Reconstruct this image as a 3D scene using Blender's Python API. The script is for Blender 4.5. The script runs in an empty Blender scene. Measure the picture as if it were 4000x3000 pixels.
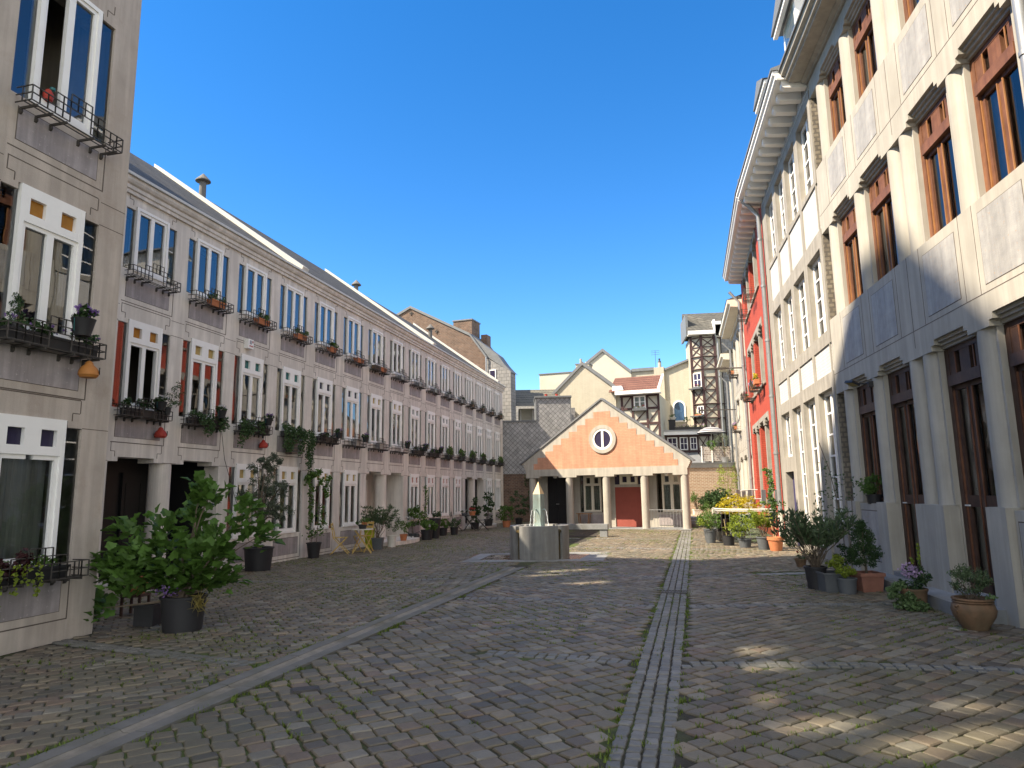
import bpy, math, random
import numpy as np
from mathutils import Vector, Matrix
R = math.radians
rng = np.random.default_rng(7)
random.seed(7)
scene = bpy.context.scene
col = scene.collection

# ------------------------------------------------------------------ camera, sky, sun, exposure
PITCH, ROLL, FPX, EYE = 0.158, -0.015, 2658.0, 1.6
cam_d = bpy.data.cameras.new('camera')
cam_d.sensor_width = 36.0
cam_d.lens = 36.0 * FPX / 4000.0
cam_d.clip_start, cam_d.clip_end = 0.05, 2000
cam = bpy.data.objects.new('camera', cam_d)
cr, sr, cp, sp = math.cos(ROLL), math.sin(ROLL), math.cos(PITCH), math.sin(PITCH)
_right, _up, _fw = Vector((1, 0, 0)), Vector((0, -sp, cp)), Vector((0, cp, sp))
_r2, _u2 = cr * _right + sr * _up, -sr * _right + cr * _up
cm = Matrix((( _r2.x, _u2.x, -_fw.x, 0), (_r2.y, _u2.y, -_fw.y, 0), (_r2.z, _u2.z, -_fw.z, EYE), (0, 0, 0, 1)))
cam.matrix_world = cm
col.objects.link(cam)
scene.camera = cam

world = bpy.data.worlds.new('World')
scene.world = world
world.use_nodes = True
wn, wl = world.node_tree.nodes, world.node_tree.links
sky = wn.new('ShaderNodeTexSky')
sky.sky_type = 'NISHITA'
sky.sun_disc = False
SUN = Vector((-0.90, -0.28, 1.0)).normalized()          # towards the sun
sky.sun_elevation = math.asin(SUN.z)
sky.sun_rotation = math.atan2(SUN.x, SUN.y) % (2 * math.pi)
sky.altitude = 0
sky.air_density = 0.8
sky.dust_density = 0.0
sky.ozone_density = 3.0
hs = wn.new('ShaderNodeHueSaturation')
hs.inputs['Saturation'].default_value = 1.35
wl.new(sky.outputs[0], hs.inputs['Color'])
hs.inputs['Hue'].default_value = 0.505
hs.inputs['Value'].default_value = 1.02
hz = wn.new('ShaderNodeHueSaturation')                 # sky paled and brightened overhead and behind the viewer, to fill the shade
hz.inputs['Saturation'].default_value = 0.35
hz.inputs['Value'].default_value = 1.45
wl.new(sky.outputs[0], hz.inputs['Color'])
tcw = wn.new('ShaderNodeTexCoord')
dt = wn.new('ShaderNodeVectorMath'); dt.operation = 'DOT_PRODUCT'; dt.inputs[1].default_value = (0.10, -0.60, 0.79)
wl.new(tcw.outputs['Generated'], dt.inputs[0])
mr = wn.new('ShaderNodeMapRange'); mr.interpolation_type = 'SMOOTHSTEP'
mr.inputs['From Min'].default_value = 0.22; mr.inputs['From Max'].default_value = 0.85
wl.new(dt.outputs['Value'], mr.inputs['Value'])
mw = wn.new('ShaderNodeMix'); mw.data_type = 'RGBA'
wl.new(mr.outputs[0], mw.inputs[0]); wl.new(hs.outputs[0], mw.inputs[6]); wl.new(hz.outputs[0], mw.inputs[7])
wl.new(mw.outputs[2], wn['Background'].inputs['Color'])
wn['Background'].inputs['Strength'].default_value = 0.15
sun_d = bpy.data.lights.new('sun', 'SUN')
sun_d.energy = 5.0
sun_d.angle = R(0.53)
sun_d.color = (1.0, 0.93, 0.82)
sun = bpy.data.objects.new('sun', sun_d)
sun.rotation_euler = SUN.to_track_quat('Z', 'Y').to_euler()
sun.location = (0, 0, 40)
col.objects.link(sun)
vs = scene.view_settings
vs.view_transform = 'Standard'
vs.look = 'None'
vs.gamma = 1
vs.exposure = 1.22
vs.use_white_balance = True
vs.white_balance_temperature = 7600

# ------------------------------------------------------------------ materials
def new_mat(name):
    m = bpy.data.materials.new(name)
    m.use_nodes = True
    return m, m.node_tree.nodes, m.node_tree.links, m.node_tree.nodes['Principled BSDF']

def rgb(c): return (c[0], c[1], c[2], 1)

def noise(n, l, vec, scale, detail=5, rough=0.6, stretch=None):
    if stretch:
        mp = n.new('ShaderNodeMapping'); mp.inputs['Scale'].default_value = stretch
        l.new(vec, mp.inputs['Vector']); vec = mp.outputs[0]
    t = n.new('ShaderNodeTexNoise')
    t.inputs['Scale'].default_value = scale
    t.inputs['Detail'].default_value = detail
    t.inputs['Roughness'].default_value = rough
    l.new(vec, t.inputs['Vector'])
    return t.outputs['Fac']

def ramp(n, l, fac, stops):
    r = n.new('ShaderNodeValToRGB')
    e = r.color_ramp.elements
    while len(e) < len(stops): e.new(0.5)
    for i, (p, c) in enumerate(stops):
        e[i].position = p
        e[i].color = rgb(c) if not isinstance(c, (int, float)) else (c, c, c, 1)
    l.new(fac, r.inputs[0])
    return r.outputs[0]

def mixc(n, l, a, b, fac, mode='MIX'):
    m = n.new('ShaderNodeMix'); m.data_type = 'RGBA'; m.blend_type = mode
    for sock, v in ((m.inputs[0], fac), (m.inputs[6], a), (m.inputs[7], b)):
        if isinstance(v, (int, float)): sock.default_value = v
        elif isinstance(v, tuple): sock.default_value = rgb(v)
        else: l.new(v, sock)
    return m.outputs[2]

def surf(name, c1, c2=None, scale=3.0, rough=0.85, bump=0.15, bscale=60, streak=0.0, island=0.0,
         metal=0.0, stain=None, spec=0.3, palette=None, speck=None, trans=0.0):
    m, n, l, p = new_mat(name)
    tc = n.new('ShaderNodeTexCoord').outputs['Object']
    c2 = c2 or tuple(v * 0.8 for v in c1)
    f = noise(n, l, tc, scale)
    c = ramp(n, l, f, [(0.3, c2), (0.7, c1)])
    if palette:
        g = n.new('ShaderNodeNewGeometry').outputs['Random Per Island']
        k = len(palette)
        pc = ramp(n, l, g, [((i + 0.0) / k, q) for i, q in enumerate(palette)])
        pc_node = pc.node; pc_node.color_ramp.interpolation = 'CONSTANT'
        c = mixc(n, l, pc, c, 0.35)
    if streak:
        s = noise(n, l, tc, 4.0, 4, 0.6, (1.6, 1.6, 0.12))
        s = ramp(n, l, s, [(0.42, 1 - streak), (0.62, 1.0)])
        c = mixc(n, l, c, s, 1.0, 'MULTIPLY')
    if stain:
        s = noise(n, l, tc, 1.1, 6, 0.7)
        s = ramp(n, l, s, [(0.5, 0.0), (0.68, 1.0)])
        c = mixc(n, l, c, stain, s)
    if speck:
        s = noise(n, l, tc, 22, 3, 0.7)
        s = ramp(n, l, s, [(0.62, 0.0), (0.72, 0.8)])
        c = mixc(n, l, c, speck, s)
    if island:
        g = n.new('ShaderNodeNewGeometry').outputs['Random Per Island']
        s = ramp(n, l, g, [(0.0, 1 - island), (1.0, 1.0)])
        c = mixc(n, l, c, s, 1.0, 'MULTIPLY')
    l.new(c, p.inputs['Base Color'])
    p.inputs['Roughness'].default_value = rough
    p.inputs['Metallic'].default_value = metal
    p.inputs['Specular IOR Level'].default_value = spec
    if bump:
        b = n.new('ShaderNodeBump'); b.inputs['Strength'].default_value = bump; b.inputs['Distance'].default_value = 0.01
        l.new(noise(n, l, tc, bscale, 6, 0.65), b.inputs['Height'])
        l.new(b.outputs[0], p.inputs['Normal'])
    if trans:
        tr = n.new('ShaderNodeBsdfTranslucent'); l.new(c, tr.inputs['Color'])
        mx = n.new('ShaderNodeMixShader'); mx.inputs[0].default_value = trans
        l.new(p.outputs[0], mx.inputs[1]); l.new(tr.outputs[0], mx.inputs[2])
        l.new(mx.outputs[0], n['Material Output'].inputs['Surface'])
    return m

def brick(name, c1, c2, mortar, w=0.22, h=0.07, ms=0.012, diamond=False, rough=0.85, bump=0.5, offset=0.5, var=0.25, smooth=0.1, top=False, streak=0.08):
    m, n, l, p = new_mat(name)
    tc = n.new('ShaderNodeTexCoord').outputs['Object']
    s = n.new('ShaderNodeSeparateXYZ'); l.new(tc, s.inputs[0])
    def mth(op, a, b):
        q = n.new('ShaderNodeMath'); q.operation = op
        for i, v in enumerate((a, b)):
            if isinstance(v, (int, float)): q.inputs[i].default_value = v
            else: l.new(v, q.inputs[i])
        return q.outputs[0]
    X = s.outputs['X'] if top else mth('ADD', s.outputs['X'], s.outputs['Y'])
    Z = s.outputs['Y'] if top else s.outputs['Z']
    wob = noise(n, l, tc, 2.5, 2)
    wob = mth('MULTIPLY', mth('SUBTRACT', wob, 0.5), 0.03)
    Z = mth('ADD', Z, wob)
    if diamond: X, Z = mth('ADD', X, Z), mth('SUBTRACT', X, Z)
    cb = n.new('ShaderNodeCombineXYZ'); l.new(X, cb.inputs[0]); l.new(Z, cb.inputs[1])
    t = n.new('ShaderNodeTexBrick')
    t.offset = offset
    t.inputs['Scale'].default_value = 1.0
    t.inputs['Brick Width'].default_value = w
    t.inputs['Row Height'].default_value = h
    t.inputs['Mortar Size'].default_value = ms
    t.inputs['Mortar Smooth'].default_value = smooth
    t.inputs['Bias'].default_value = 0.0
    t.inputs['Color1'].default_value = rgb(c1)
    t.inputs['Color2'].default_value = rgb(c2)
    t.inputs['Mortar'].default_value = rgb(mortar)
    l.new(cb.outputs[0], t.inputs['Vector'])
    v = ramp(n, l, noise(n, l, tc, 1.7, 6, 0.7), [(0.3, 1 - var), (0.7, 1.0)])
    c = mixc(n, l, t.outputs['Color'], v, 1.0, 'MULTIPLY')
    sk = ramp(n, l, noise(n, l, tc, 4.0, 4, 0.6, (1.6, 1.6, 0.15)), [(0.40, 1 - streak), (0.62, 1.0)])
    c = mixc(n, l, c, sk, 1.0, 'MULTIPLY')
    l.new(c, p.inputs['Base Color'])
    p.inputs['Roughness'].default_value = rough
    p.inputs['Specular IOR Level'].default_value = 0.3
    h_ = mth('ADD', mth('MULTIPLY', t.outputs['Fac'], -1.0), mth('MULTIPLY', noise(n, l, tc, 35, 5), 0.5))
    b = n.new('ShaderNodeBump'); b.inputs['Strength'].default_value = bump; b.inputs['Distance'].default_value = 0.012
    l.new(h_, b.inputs['Height']); l.new(b.outputs[0], p.inputs['Normal'])
    return m

def glass(name, tint=(0.8, 0.85, 0.85), ior=1.75, rough=0.0, wav=0.02):
    m, n, l, p = new_mat(name)
    n.remove(p)
    fr = n.new('ShaderNodeFresnel'); fr.inputs['IOR'].default_value = ior
    tr = n.new('ShaderNodeBsdfTransparent'); tr.inputs[0].default_value = rgb(tint)
    gl = n.new('ShaderNodeBsdfGlossy'); gl.inputs['Roughness'].default_value = rough
    gl.inputs['Color'].default_value = (0.95, 0.97, 1, 1)
    tc = n.new('ShaderNodeTexCoord').outputs['Object']
    b = n.new('ShaderNodeBump'); b.inputs['Strength'].default_value = wav; b.inputs['Distance'].default_value = 0.05
    l.new(noise(n, l, tc, 2.2, 1), b.inputs['Height']); l.new(b.outputs[0], gl.inputs['Normal'])
    mx = n.new('ShaderNodeMixShader')
    l.new(fr.outputs[0], mx.inputs[0]); l.new(tr.outputs[0], mx.inputs[1]); l.new(gl.outputs[0], mx.inputs[2])
    l.new(mx.outputs[0], n['Material Output'].inputs['Surface'])
    return m

M = {}
M['conc'] = surf('facade concrete', (0.76, 0.71, 0.65), (0.66, 0.61, 0.56), 1.6, streak=0.2, bump=0.25, bscale=70, stain=(0.56, 0.52, 0.475))
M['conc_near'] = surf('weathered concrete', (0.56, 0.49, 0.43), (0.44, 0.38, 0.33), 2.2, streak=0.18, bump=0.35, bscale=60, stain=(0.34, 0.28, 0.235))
M['joint'] = surf('dark joint', (0.13, 0.105, 0.09), None, 5, bump=0)
M['panel'] = surf('purple stone panel', (0.40, 0.36, 0.36), (0.29, 0.26, 0.265), 3.5, rough=0.6, streak=0.25, speck=(0.45, 0.42, 0.40), bump=0.2)
M['rconc'] = surf('cream concrete', (0.455, 0.43, 0.38), (0.37, 0.35, 0.31), 1.4, streak=0.15, bump=0.2, bscale=80)
M['rpanel'] = surf('blue grey stone panel', (0.42, 0.41, 0.39), (0.31, 0.305, 0.30), 6, streak=0.2, rough=0.6, bump=0.3, speck=(0.42, 0.27, 0.17))
M['white'] = surf('white paint', (0.86, 0.85, 0.83), (0.80, 0.79, 0.77), 4, rough=0.5, bump=0.05)
M['offwhite'] = surf('cream paint', (0.70, 0.66, 0.55), (0.62, 0.58, 0.49), 4, rough=0.55, bump=0.05)
M['wood'] = surf('red brown wood', (0.25, 0.11, 0.058), (0.15, 0.06, 0.035), 5, rough=0.55, streak=0.35, bump=0.25, bscale=30)
M['wood_light'] = surf('orange varnished wood', (0.40, 0.19, 0.075), (0.28, 0.125, 0.05), 6, rough=0.5, streak=0.2, bump=0.1)
M['wood_dark'] = surf('dark and shaded wood', (0.10, 0.055, 0.04), (0.055, 0.03, 0.024), 5, rough=0.5, streak=0.3, bump=0.2)
M['iron'] = surf('dark iron', (0.075, 0.068, 0.062), (0.05, 0.045, 0.042), 8, rough=0.6, bump=0.05)
M['zinc'] = surf('zinc', (0.36, 0.37, 0.38), (0.28, 0.29, 0.30), 3, rough=0.45, metal=0.5, bump=0.05)
M['coping'] = surf('pale metal coping', (0.60, 0.60, 0.57), (0.52, 0.52, 0.50), 2, rough=0.5, bump=0.05)
M['black'] = surf('black door', (0.018, 0.018, 0.02), None, 5, rough=0.4, bump=0)
M['room'] = surf('dark room', (0.09, 0.08, 0.07), None, 1, bump=0)
M['curtain'] = surf('white curtain', (0.62, 0.61, 0.57), (0.5, 0.49, 0.46), 2, bump=0.0, streak=0.25)
M['curtain_grey'] = surf('grey curtain', (0.32, 0.31, 0.30), (0.24, 0.23, 0.22), 2, bump=0.0, streak=0.25)
M['curtain_warm'] = surf('ochre curtain', (0.42, 0.33, 0.20), (0.34, 0.26, 0.16), 2, bump=0.0, streak=0.25)
M['gutter_stone'] = surf('pale gutter stone', (0.27, 0.245, 0.205), (0.17, 0.155, 0.13), 6, rough=0.8, bump=0.4, stain=(0.12, 0.11, 0.08))
M['kerb'] = surf('kerb stone', (0.175, 0.17, 0.16), (0.12, 0.118, 0.11), 4, rough=0.8, bump=0.4, stain=(0.12, 0.12, 0.09))
M['curtain_dark'] = surf('dark blind', (0.10, 0.09, 0.08), None, 2, bump=0.0)
M['glass'] = glass('window glass', ior=2.1)
M['glass_r'] = glass('dusty glass', (0.75, 0.78, 0.75), 1.6)
M['amber'] = surf('amber glass', (0.42, 0.20, 0.04), (0.30, 0.12, 0.02), 4, rough=0.12, bump=0)
M['teal'] = surf('teal glass', (0.03, 0.16, 0.16), None, 4, rough=0.12, bump=0)
M['ochre'] = surf('ochre glass', (0.45, 0.33, 0.13), None, 4, rough=0.15, bump=0)
M['indigo'] = surf('indigo glass', (0.04, 0.035, 0.07), None, 4, rough=0.08, bump=0)
M['redpane'] = surf('red lit curtain', (0.42, 0.075, 0.045), None, 4, rough=0.4, bump=0)  # even red for one curtain and some transom panes
M['slate'] = brick('roof slate', (0.105, 0.105, 0.10), (0.15, 0.145, 0.13), (0.035, 0.035, 0.035), 0.28, 0.16, 0.012, rough=0.6, bump=0.8)
M['slate'].node_tree.nodes['Principled BSDF'].inputs['Specular IOR Level'].default_value = 0.04
M['slate_d'] = brick('diamond slate', (0.31, 0.315, 0.325), (0.42, 0.42, 0.425), (0.09, 0.09, 0.095), 0.27, 0.27, 0.012, diamond=True, rough=0.55, bump=0.8, offset=0.0, var=0.4)
M['slate_s'] = brick('grey shingle', (0.25, 0.25, 0.25), (0.32, 0.31, 0.30), (0.12, 0.12, 0.12), 0.3, 0.22, 0.01, rough=0.7, bump=0.6)
M['slate_trim'] = surf('slate verge', (0.17, 0.18, 0.19), (0.13, 0.14, 0.15), 5, rough=0.6)
M['tile'] = brick('red roof tile', (0.26, 0.125, 0.095), (0.20, 0.09, 0.07), (0.07, 0.035, 0.03), 0.16, 0.19, 0.02, rough=0.8, bump=1.0, offset=0.0)
M['tile_grey'] = brick('grey roof tile', (0.22, 0.21, 0.17), (0.17, 0.165, 0.14), (0.06, 0.06, 0.05), 0.2, 0.22, 0.02, rough=0.8, bump=1.0, offset=0.0)
M['brick_or'] = brick('orange painted brick', (0.66, 0.345, 0.23), (0.61, 0.31, 0.205), (0.56, 0.285, 0.19), 0.22, 0.07, 0.006, bump=0.6, var=0.22, streak=0.14)
M['brick_red'] = brick('red painted brick', (0.50, 0.085, 0.052), (0.44, 0.07, 0.045), (0.36, 0.06, 0.04), 0.22, 0.07, 0.008, bump=0.9, var=0.15)
M['brick_cream'] = brick('cream painted brick', (0.51, 0.475, 0.385), (0.48, 0.445, 0.36), (0.42, 0.39, 0.315), 0.22, 0.07, 0.008, bump=0.6, var=0.1)
M['brick_white'] = brick('white painted brick', (0.58, 0.575, 0.56), (0.55, 0.545, 0.53), (0.47, 0.465, 0.45), 0.22, 0.07, 0.008, bump=0.6, var=0.06)
M['brick_tan'] = brick('tan brick', (0.43, 0.29, 0.20), (0.38, 0.245, 0.17), (0.62, 0.55, 0.44), 0.22, 0.08, 0.012, bump=0.6, var=0.2)
M['brick_brown'] = brick('brown rubble brick', (0.23, 0.135, 0.095), (0.14, 0.085, 0.065), (0.24, 0.19, 0.155), 0.2, 0.085, 0.014, bump=0.9, var=0.4)
M['door_red'] = surf('red brick infill', (0.30, 0.075, 0.058), (0.26, 0.065, 0.05), 3, rough=0.8, bump=0.2)
M['plaster'] = surf('cream plaster', (0.51, 0.485, 0.41), (0.44, 0.42, 0.355), 1.2, bump=0.2, bscale=25)
M['timber'] = surf('dark red timber', (0.085, 0.045, 0.045), (0.055, 0.03, 0.03), 5, rough=0.7, bump=0.2)
M['stone'] = surf('grey stone post', (0.39, 0.365, 0.32), (0.28, 0.26, 0.23), 2.6, streak=0.2, bump=0.5, bscale=35, stain=(0.30, 0.28, 0.245))
M['rubble'] = brick('rubble stone', (0.30, 0.26, 0.20), (0.22, 0.19, 0.15), (0.16, 0.14, 0.12), 0.14, 0.1, 0.02, bump=1.0, var=0.4)
M['blue_stone'] = surf('blue stone', (0.27, 0.28, 0.29), (0.19, 0.20, 0.205), 3, rough=0.7, bump=0.3, stain=(0.15, 0.15, 0.14))
M['soil'] = surf('soil', (0.05, 0.035, 0.025), None, 20, bump=0.4)
M['terracotta'] = surf('terracotta', (0.50, 0.19, 0.09), (0.40, 0.14, 0.065), 6, rough=0.8, bump=0.15)
M['terra_old'] = surf('old terracotta', (0.22, 0.12, 0.07), (0.10, 0.075, 0.045), 5, rough=0.75, bump=0.3, stain=(0.20, 0.15, 0.09))
M['terra_pink'] = surf('pink terracotta', (0.34, 0.155, 0.11), (0.24, 0.11, 0.08), 6, rough=0.8, bump=0.2)
M['pot_black'] = surf('black plastic', (0.03, 0.03, 0.033), None, 5, rough=0.5, bump=0.05)
M['pot_grey'] = surf('grey plastic', (0.105, 0.115, 0.125), None, 5, rough=0.5, bump=0.05)
M['pot_white'] = surf('white pot', (0.65, 0.62, 0.56), None, 5, rough=0.5, bump=0.05)
M['feeder_red'] = surf('red clay', (0.40, 0.045, 0.03), None, 6, rough=0.6, bump=0.1)
M['feeder_or'] = surf('orange clay', (0.47, 0.19, 0.05), None, 6, rough=0.6, bump=0.1)
M['yellow'] = surf('yellow paint', (0.58, 0.40, 0.13), (0.48, 0.33, 0.11), 5, rough=0.5, bump=0.05)
M['lime'] = surf('lime plastic', (0.42, 0.50, 0.03), None, 5, rough=0.4, bump=0)
M['bark'] = surf('bark', (0.17, 0.13, 0.095), (0.10, 0.08, 0.06), 12, bump=0.5)
M['cane'] = surf('bamboo cane', (0.50, 0.38, 0.20), None, 10, bump=0.1)
def leaf(name, c, t=0.3, isl=0.5, rough=0.55):
    return surf(name, c, tuple(v * 0.75 for v in c), 3, rough=rough, bump=0, island=isl, trans=t, spec=0.4)
M['leaf_fig'] = leaf('fig leaf', (0.115, 0.24, 0.045), 0.35)
M['leaf_dark'] = leaf('dark leaf', (0.06, 0.125, 0.04))
M['leaf_olive'] = leaf('olive leaf', (0.15, 0.19, 0.125), 0.2)
M['leaf_ole'] = leaf('oleander leaf', (0.12, 0.185, 0.085), 0.25)
M['leaf_mid'] = leaf('green leaf', (0.13, 0.25, 0.05), 0.35)
M['leaf_lime'] = leaf('lime leaf', (0.32, 0.42, 0.05), 0.4)
M['leaf_yellow'] = leaf('yellow leaf', (0.62, 0.52, 0.03), 0.4, 0.35)
M['leaf_ivy'] = leaf('ivy leaf', (0.075, 0.15, 0.05), 0.25)
M['leaf_ivyv'] = leaf('variegated ivy leaf', (0.16, 0.26, 0.10), 0.25)
M['leaf_red'] = leaf('dark red leaf', (0.07, 0.02, 0.022), 0.2)
M['leaf_dry'] = leaf('dry grass', (0.40, 0.33, 0.10), 0.3)
M['fl_purple'] = leaf('purple petals', (0.30, 0.17, 0.46), 0.3, 0.3)
M['fl_lilac'] = leaf('lilac petals', (0.62, 0.45, 0.68), 0.3, 0.3)
M['fl_white'] = leaf('white petals', (0.78, 0.76, 0.75), 0.3, 0.2)
M['fl_red'] = leaf('red petals', (0.60, 0.06, 0.06), 0.3, 0.3)
M['fl_yellow'] = leaf('yellow petals', (0.80, 0.66, 0.05), 0.3, 0.2)
M['water'] = glass('water', (0.9, 0.95, 0.95), 1.33, 0.02, 0.6)
M['spray'] = surf('falling water', (0.75, 0.80, 0.85), None, 20, rough=0.1, bump=0.4, spec=0.8)
M['verdigris'] = surf('verdigris stone', (0.30, 0.42, 0.42), (0.22, 0.25, 0.22), 3, rough=0.5, streak=0.45, bump=0.2, stain=(0.30, 0.24, 0.12))
M['tip'] = surf('gold stone tip', (0.62, 0.46, 0.26), (0.5, 0.38, 0.22), 6, rough=0.4, bump=0.1)
M['fount'] = surf('fountain stone', (0.30, 0.30, 0.295), (0.19, 0.19, 0.185), 2.2, rough=0.75, streak=0.32, bump=0.4, stain=(0.16, 0.15, 0.13))
M['slime'] = surf('algae stain', (0.035, 0.035, 0.025), (0.12, 0.08, 0.03), 7, rough=0.5, bump=0.2)
M['basin'] = surf('wet basin', (0.30, 0.16, 0.12), (0.14, 0.10, 0.09), 4, rough=0.25, bump=0.2)

# ------------------------------------------------------------------ mesh helpers
class MB:
    def __init__(s, T=None): s.v, s.f, s.T, s.mi, s.cur = [], [], T, [], 0
    def add(s, vs, fs):
        k = len(s.v)
        if s.T is not None: vs = [tuple(s.T @ Vector(p)) for p in vs]
        s.v += [tuple(p) for p in vs]; s.f += [tuple(i + k for i in f) for f in fs]; s.mi += [s.cur] * len(fs)
        return s
    def box(s, x0, x1, y0, y1, z0, z1):
        return s.add([(x0, y0, z0), (x1, y0, z0), (x1, y1, z0), (x0, y1, z0), (x0, y0, z1), (x1, y0, z1), (x1, y1, z1), (x0, y1, z1)],
                     [(0, 3, 2, 1), (4, 5, 6, 7), (0, 1, 5, 4), (1, 2, 6, 5), (2, 3, 7, 6), (3, 0, 4, 7)])
    def prism(s, pts, a, b, axis='y'):
        # pts: polygon in (x,z) for axis y, (y,z) for axis x, (x,y) for axis z
        n = len(pts)
        f = {'y': lambda p, t: (p[0], t, p[1]), 'x': lambda p, t: (t, p[0], p[1]), 'z': lambda p, t: (p[0], p[1], t)}[axis]
        vs = [f(p, a) for p in pts] + [f(p, b) for p in pts]
        return s.add(vs, [tuple(range(n)), tuple(range(2 * n - 1, n - 1, -1))] + [(i, i + n, (i + 1) % n + n, (i + 1) % n) for i in range(n)])
    def bar(s, p, q, w, d=None, up=(0, 0, 1)):
        d = d or w
        p, q = Vector(p), Vector(q); t = (q - p).normalized(); u = Vector(up)
        if abs(t.dot(u)) > 0.97: u = Vector((0, 1, 0))
        a = t.cross(u).normalized() * (w / 2); b = a.cross(t).normalized() * (d / 2)
        vs = [p - a - b, p + a - b, p + a + b, p - a + b, q - a - b, q + a - b, q + a + b, q - a + b]
        return s.add(vs, [(0, 1, 2, 3), (7, 6, 5, 4), (0, 4, 5, 1), (1, 5, 6, 2), (2, 6, 7, 3), (3, 7, 4, 0)])
    def tube(s, pts, r, n=6):
        pts = [Vector(p) for p in pts]; rs = r if isinstance(r, (list, tuple)) else [r] * len(pts)
        vs, fs = [], []
        for i, p in enumerate(pts):
            t = (pts[min(i + 1, len(pts) - 1)] - pts[max(i - 1, 0)]).normalized()
            u = Vector((0, 0, 1)) if abs(t.z) < 0.9 else Vector((0, 1, 0))
            a = t.cross(u).normalized(); b = a.cross(t)
            for k in range(n):
                w = 2 * math.pi * k / n
                vs.append(p + (a * math.cos(w) + b * math.sin(w)) * rs[i])
        for i in range(len(pts) - 1):
            for k in range(n):
                k2 = (k + 1) % n
                fs.append((i * n + k, i * n + k2, (i + 1) * n + k2, (i + 1) * n + k))
        fs.append(tuple(range(n - 1, -1, -1))); fs.append(tuple(range((len(pts) - 1) * n, len(pts) * n)))
        return s.add(vs, fs)
    def lathe(s, prof, c=(0, 0), n=20, a0=0.0, a1=2 * math.pi, caps=True):
        full = abs(a1 - a0 - 2 * math.pi) < 1e-6
        m = n if full else n + 1
        vs, fs = [], []
        for r, z in prof:
            for k in range(m):
                w = a0 + (a1 - a0) * k / n
                vs.append((c[0] + r * math.cos(w), c[1] + r * math.sin(w), z))
        for i in range(len(prof) - 1):
            for k in range(m if full else m - 1):
                k2 = (k + 1) % m
                fs.append((i * m + k, i * m + k2, (i + 1) * m + k2, (i + 1) * m + k))
        if caps and full:
            fs.append(tuple(range(m - 1, -1, -1))); fs.append(tuple(range((len(prof) - 1) * m, len(prof) * m)))
        return s.add(vs, fs)
    def mesh(s, name, mat, smooth=False):
        me = bpy.data.meshes.new(name)
        me.from_pydata(s.v, [], s.f); me.update()
        for mm in (mat if isinstance(mat, tuple) else (mat,)): me.materials.append(M[mm])
        if isinstance(mat, tuple): me.polygons.foreach_set('material_index', s.mi)
        if smooth:
            me.polygons.foreach_set('use_smooth', [True] * len(me.polygons))
            try: me.set_sharp_from_angle(angle=R(40))
            except Exception: pass
        return me
    def build(s, name, mat, parent=None, loc=(0, 0, 0), rz=0, smooth=False):
        return put(name, s.mesh(name, mat, smooth), parent, loc, rz)

def put(name, me, parent=None, loc=(0, 0, 0), rz=0):
    o = bpy.data.objects.new(name, me); col.objects.link(o)
    o.location = loc; o.rotation_euler = (0, 0, rz)
    if parent is not None: o.parent = parent
    return o

def thing(name, label, cat, loc=(0, 0, 0), rz=0, group=None):
    o = bpy.data.objects.new(name, None); col.objects.link(o)
    o.location = loc; o.rotation_euler = (0, 0, rz); o.empty_display_size = 0.2
    o['label'] = label; o['category'] = cat
    if group: o['group'] = group
    return o

def tag(o, label=None, cat=None, group=None, kind=None):
    if label: o['label'] = label
    if cat: o['category'] = cat
    if group: o['group'] = group
    if kind: o['kind'] = kind
    return o

def fast_mesh(name, verts, polys, mat, smooth=False):
    """verts (N,3); polys: list of int arrays shaped (m,k)"""
    me = bpy.data.meshes.new(name)
    me.vertices.add(len(verts)); me.vertices.foreach_set('co', np.asarray(verts, dtype=np.float32).ravel())
    loops = np.concatenate([p.ravel() for p in polys]).astype(np.int32)
    tot = np.concatenate([np.full(len(p), p.shape[1], dtype=np.int32) for p in polys])
    start = np.concatenate([[0], np.cumsum(tot)[:-1]]).astype(np.int32)
    me.loops.add(len(loops)); me.loops.foreach_set('vertex_index', loops)
    me.polygons.add(len(tot)); me.polygons.foreach_set('loop_start', start); me.polygons.foreach_set('loop_total', tot)
    me.polygons.foreach_set('use_smooth', np.full(len(tot), smooth, dtype=bool))
    me.update(calc_edges=True); me.validate()
    me.materials.append(M[mat] if isinstance(mat, str) else mat)
    return me

# frames: local x runs to the right as one faces the front, y goes into the wall
A_L, A_R, A_B, A_C, A_D, A_G = 0.244, 0.1545, 0.195, 0.25, 0.24, R(117)
def dirv(az): return np.array([math.sin(az), math.cos(az), 0.0])
def nrm(az): return np.array([math.cos(az), -math.sin(az), 0.0])
RZ_L = math.pi / 2 - A_L
def rz_right(az): return -(math.pi / 2 + az)
RZ_G = math.pi / 2 - A_G

def fr(o, rz, x, y, z=0.0):
    c, s = math.cos(rz), math.sin(rz)
    return (o[0] + c * x - s * y, o[1] + s * x + c * y, z)

# ------------------------------------------------------------------ foliage
def rand_dirs(n):
    v = rng.normal(size=(n, 3)); return v / np.linalg.norm(v, axis=1)[:, None]

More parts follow.
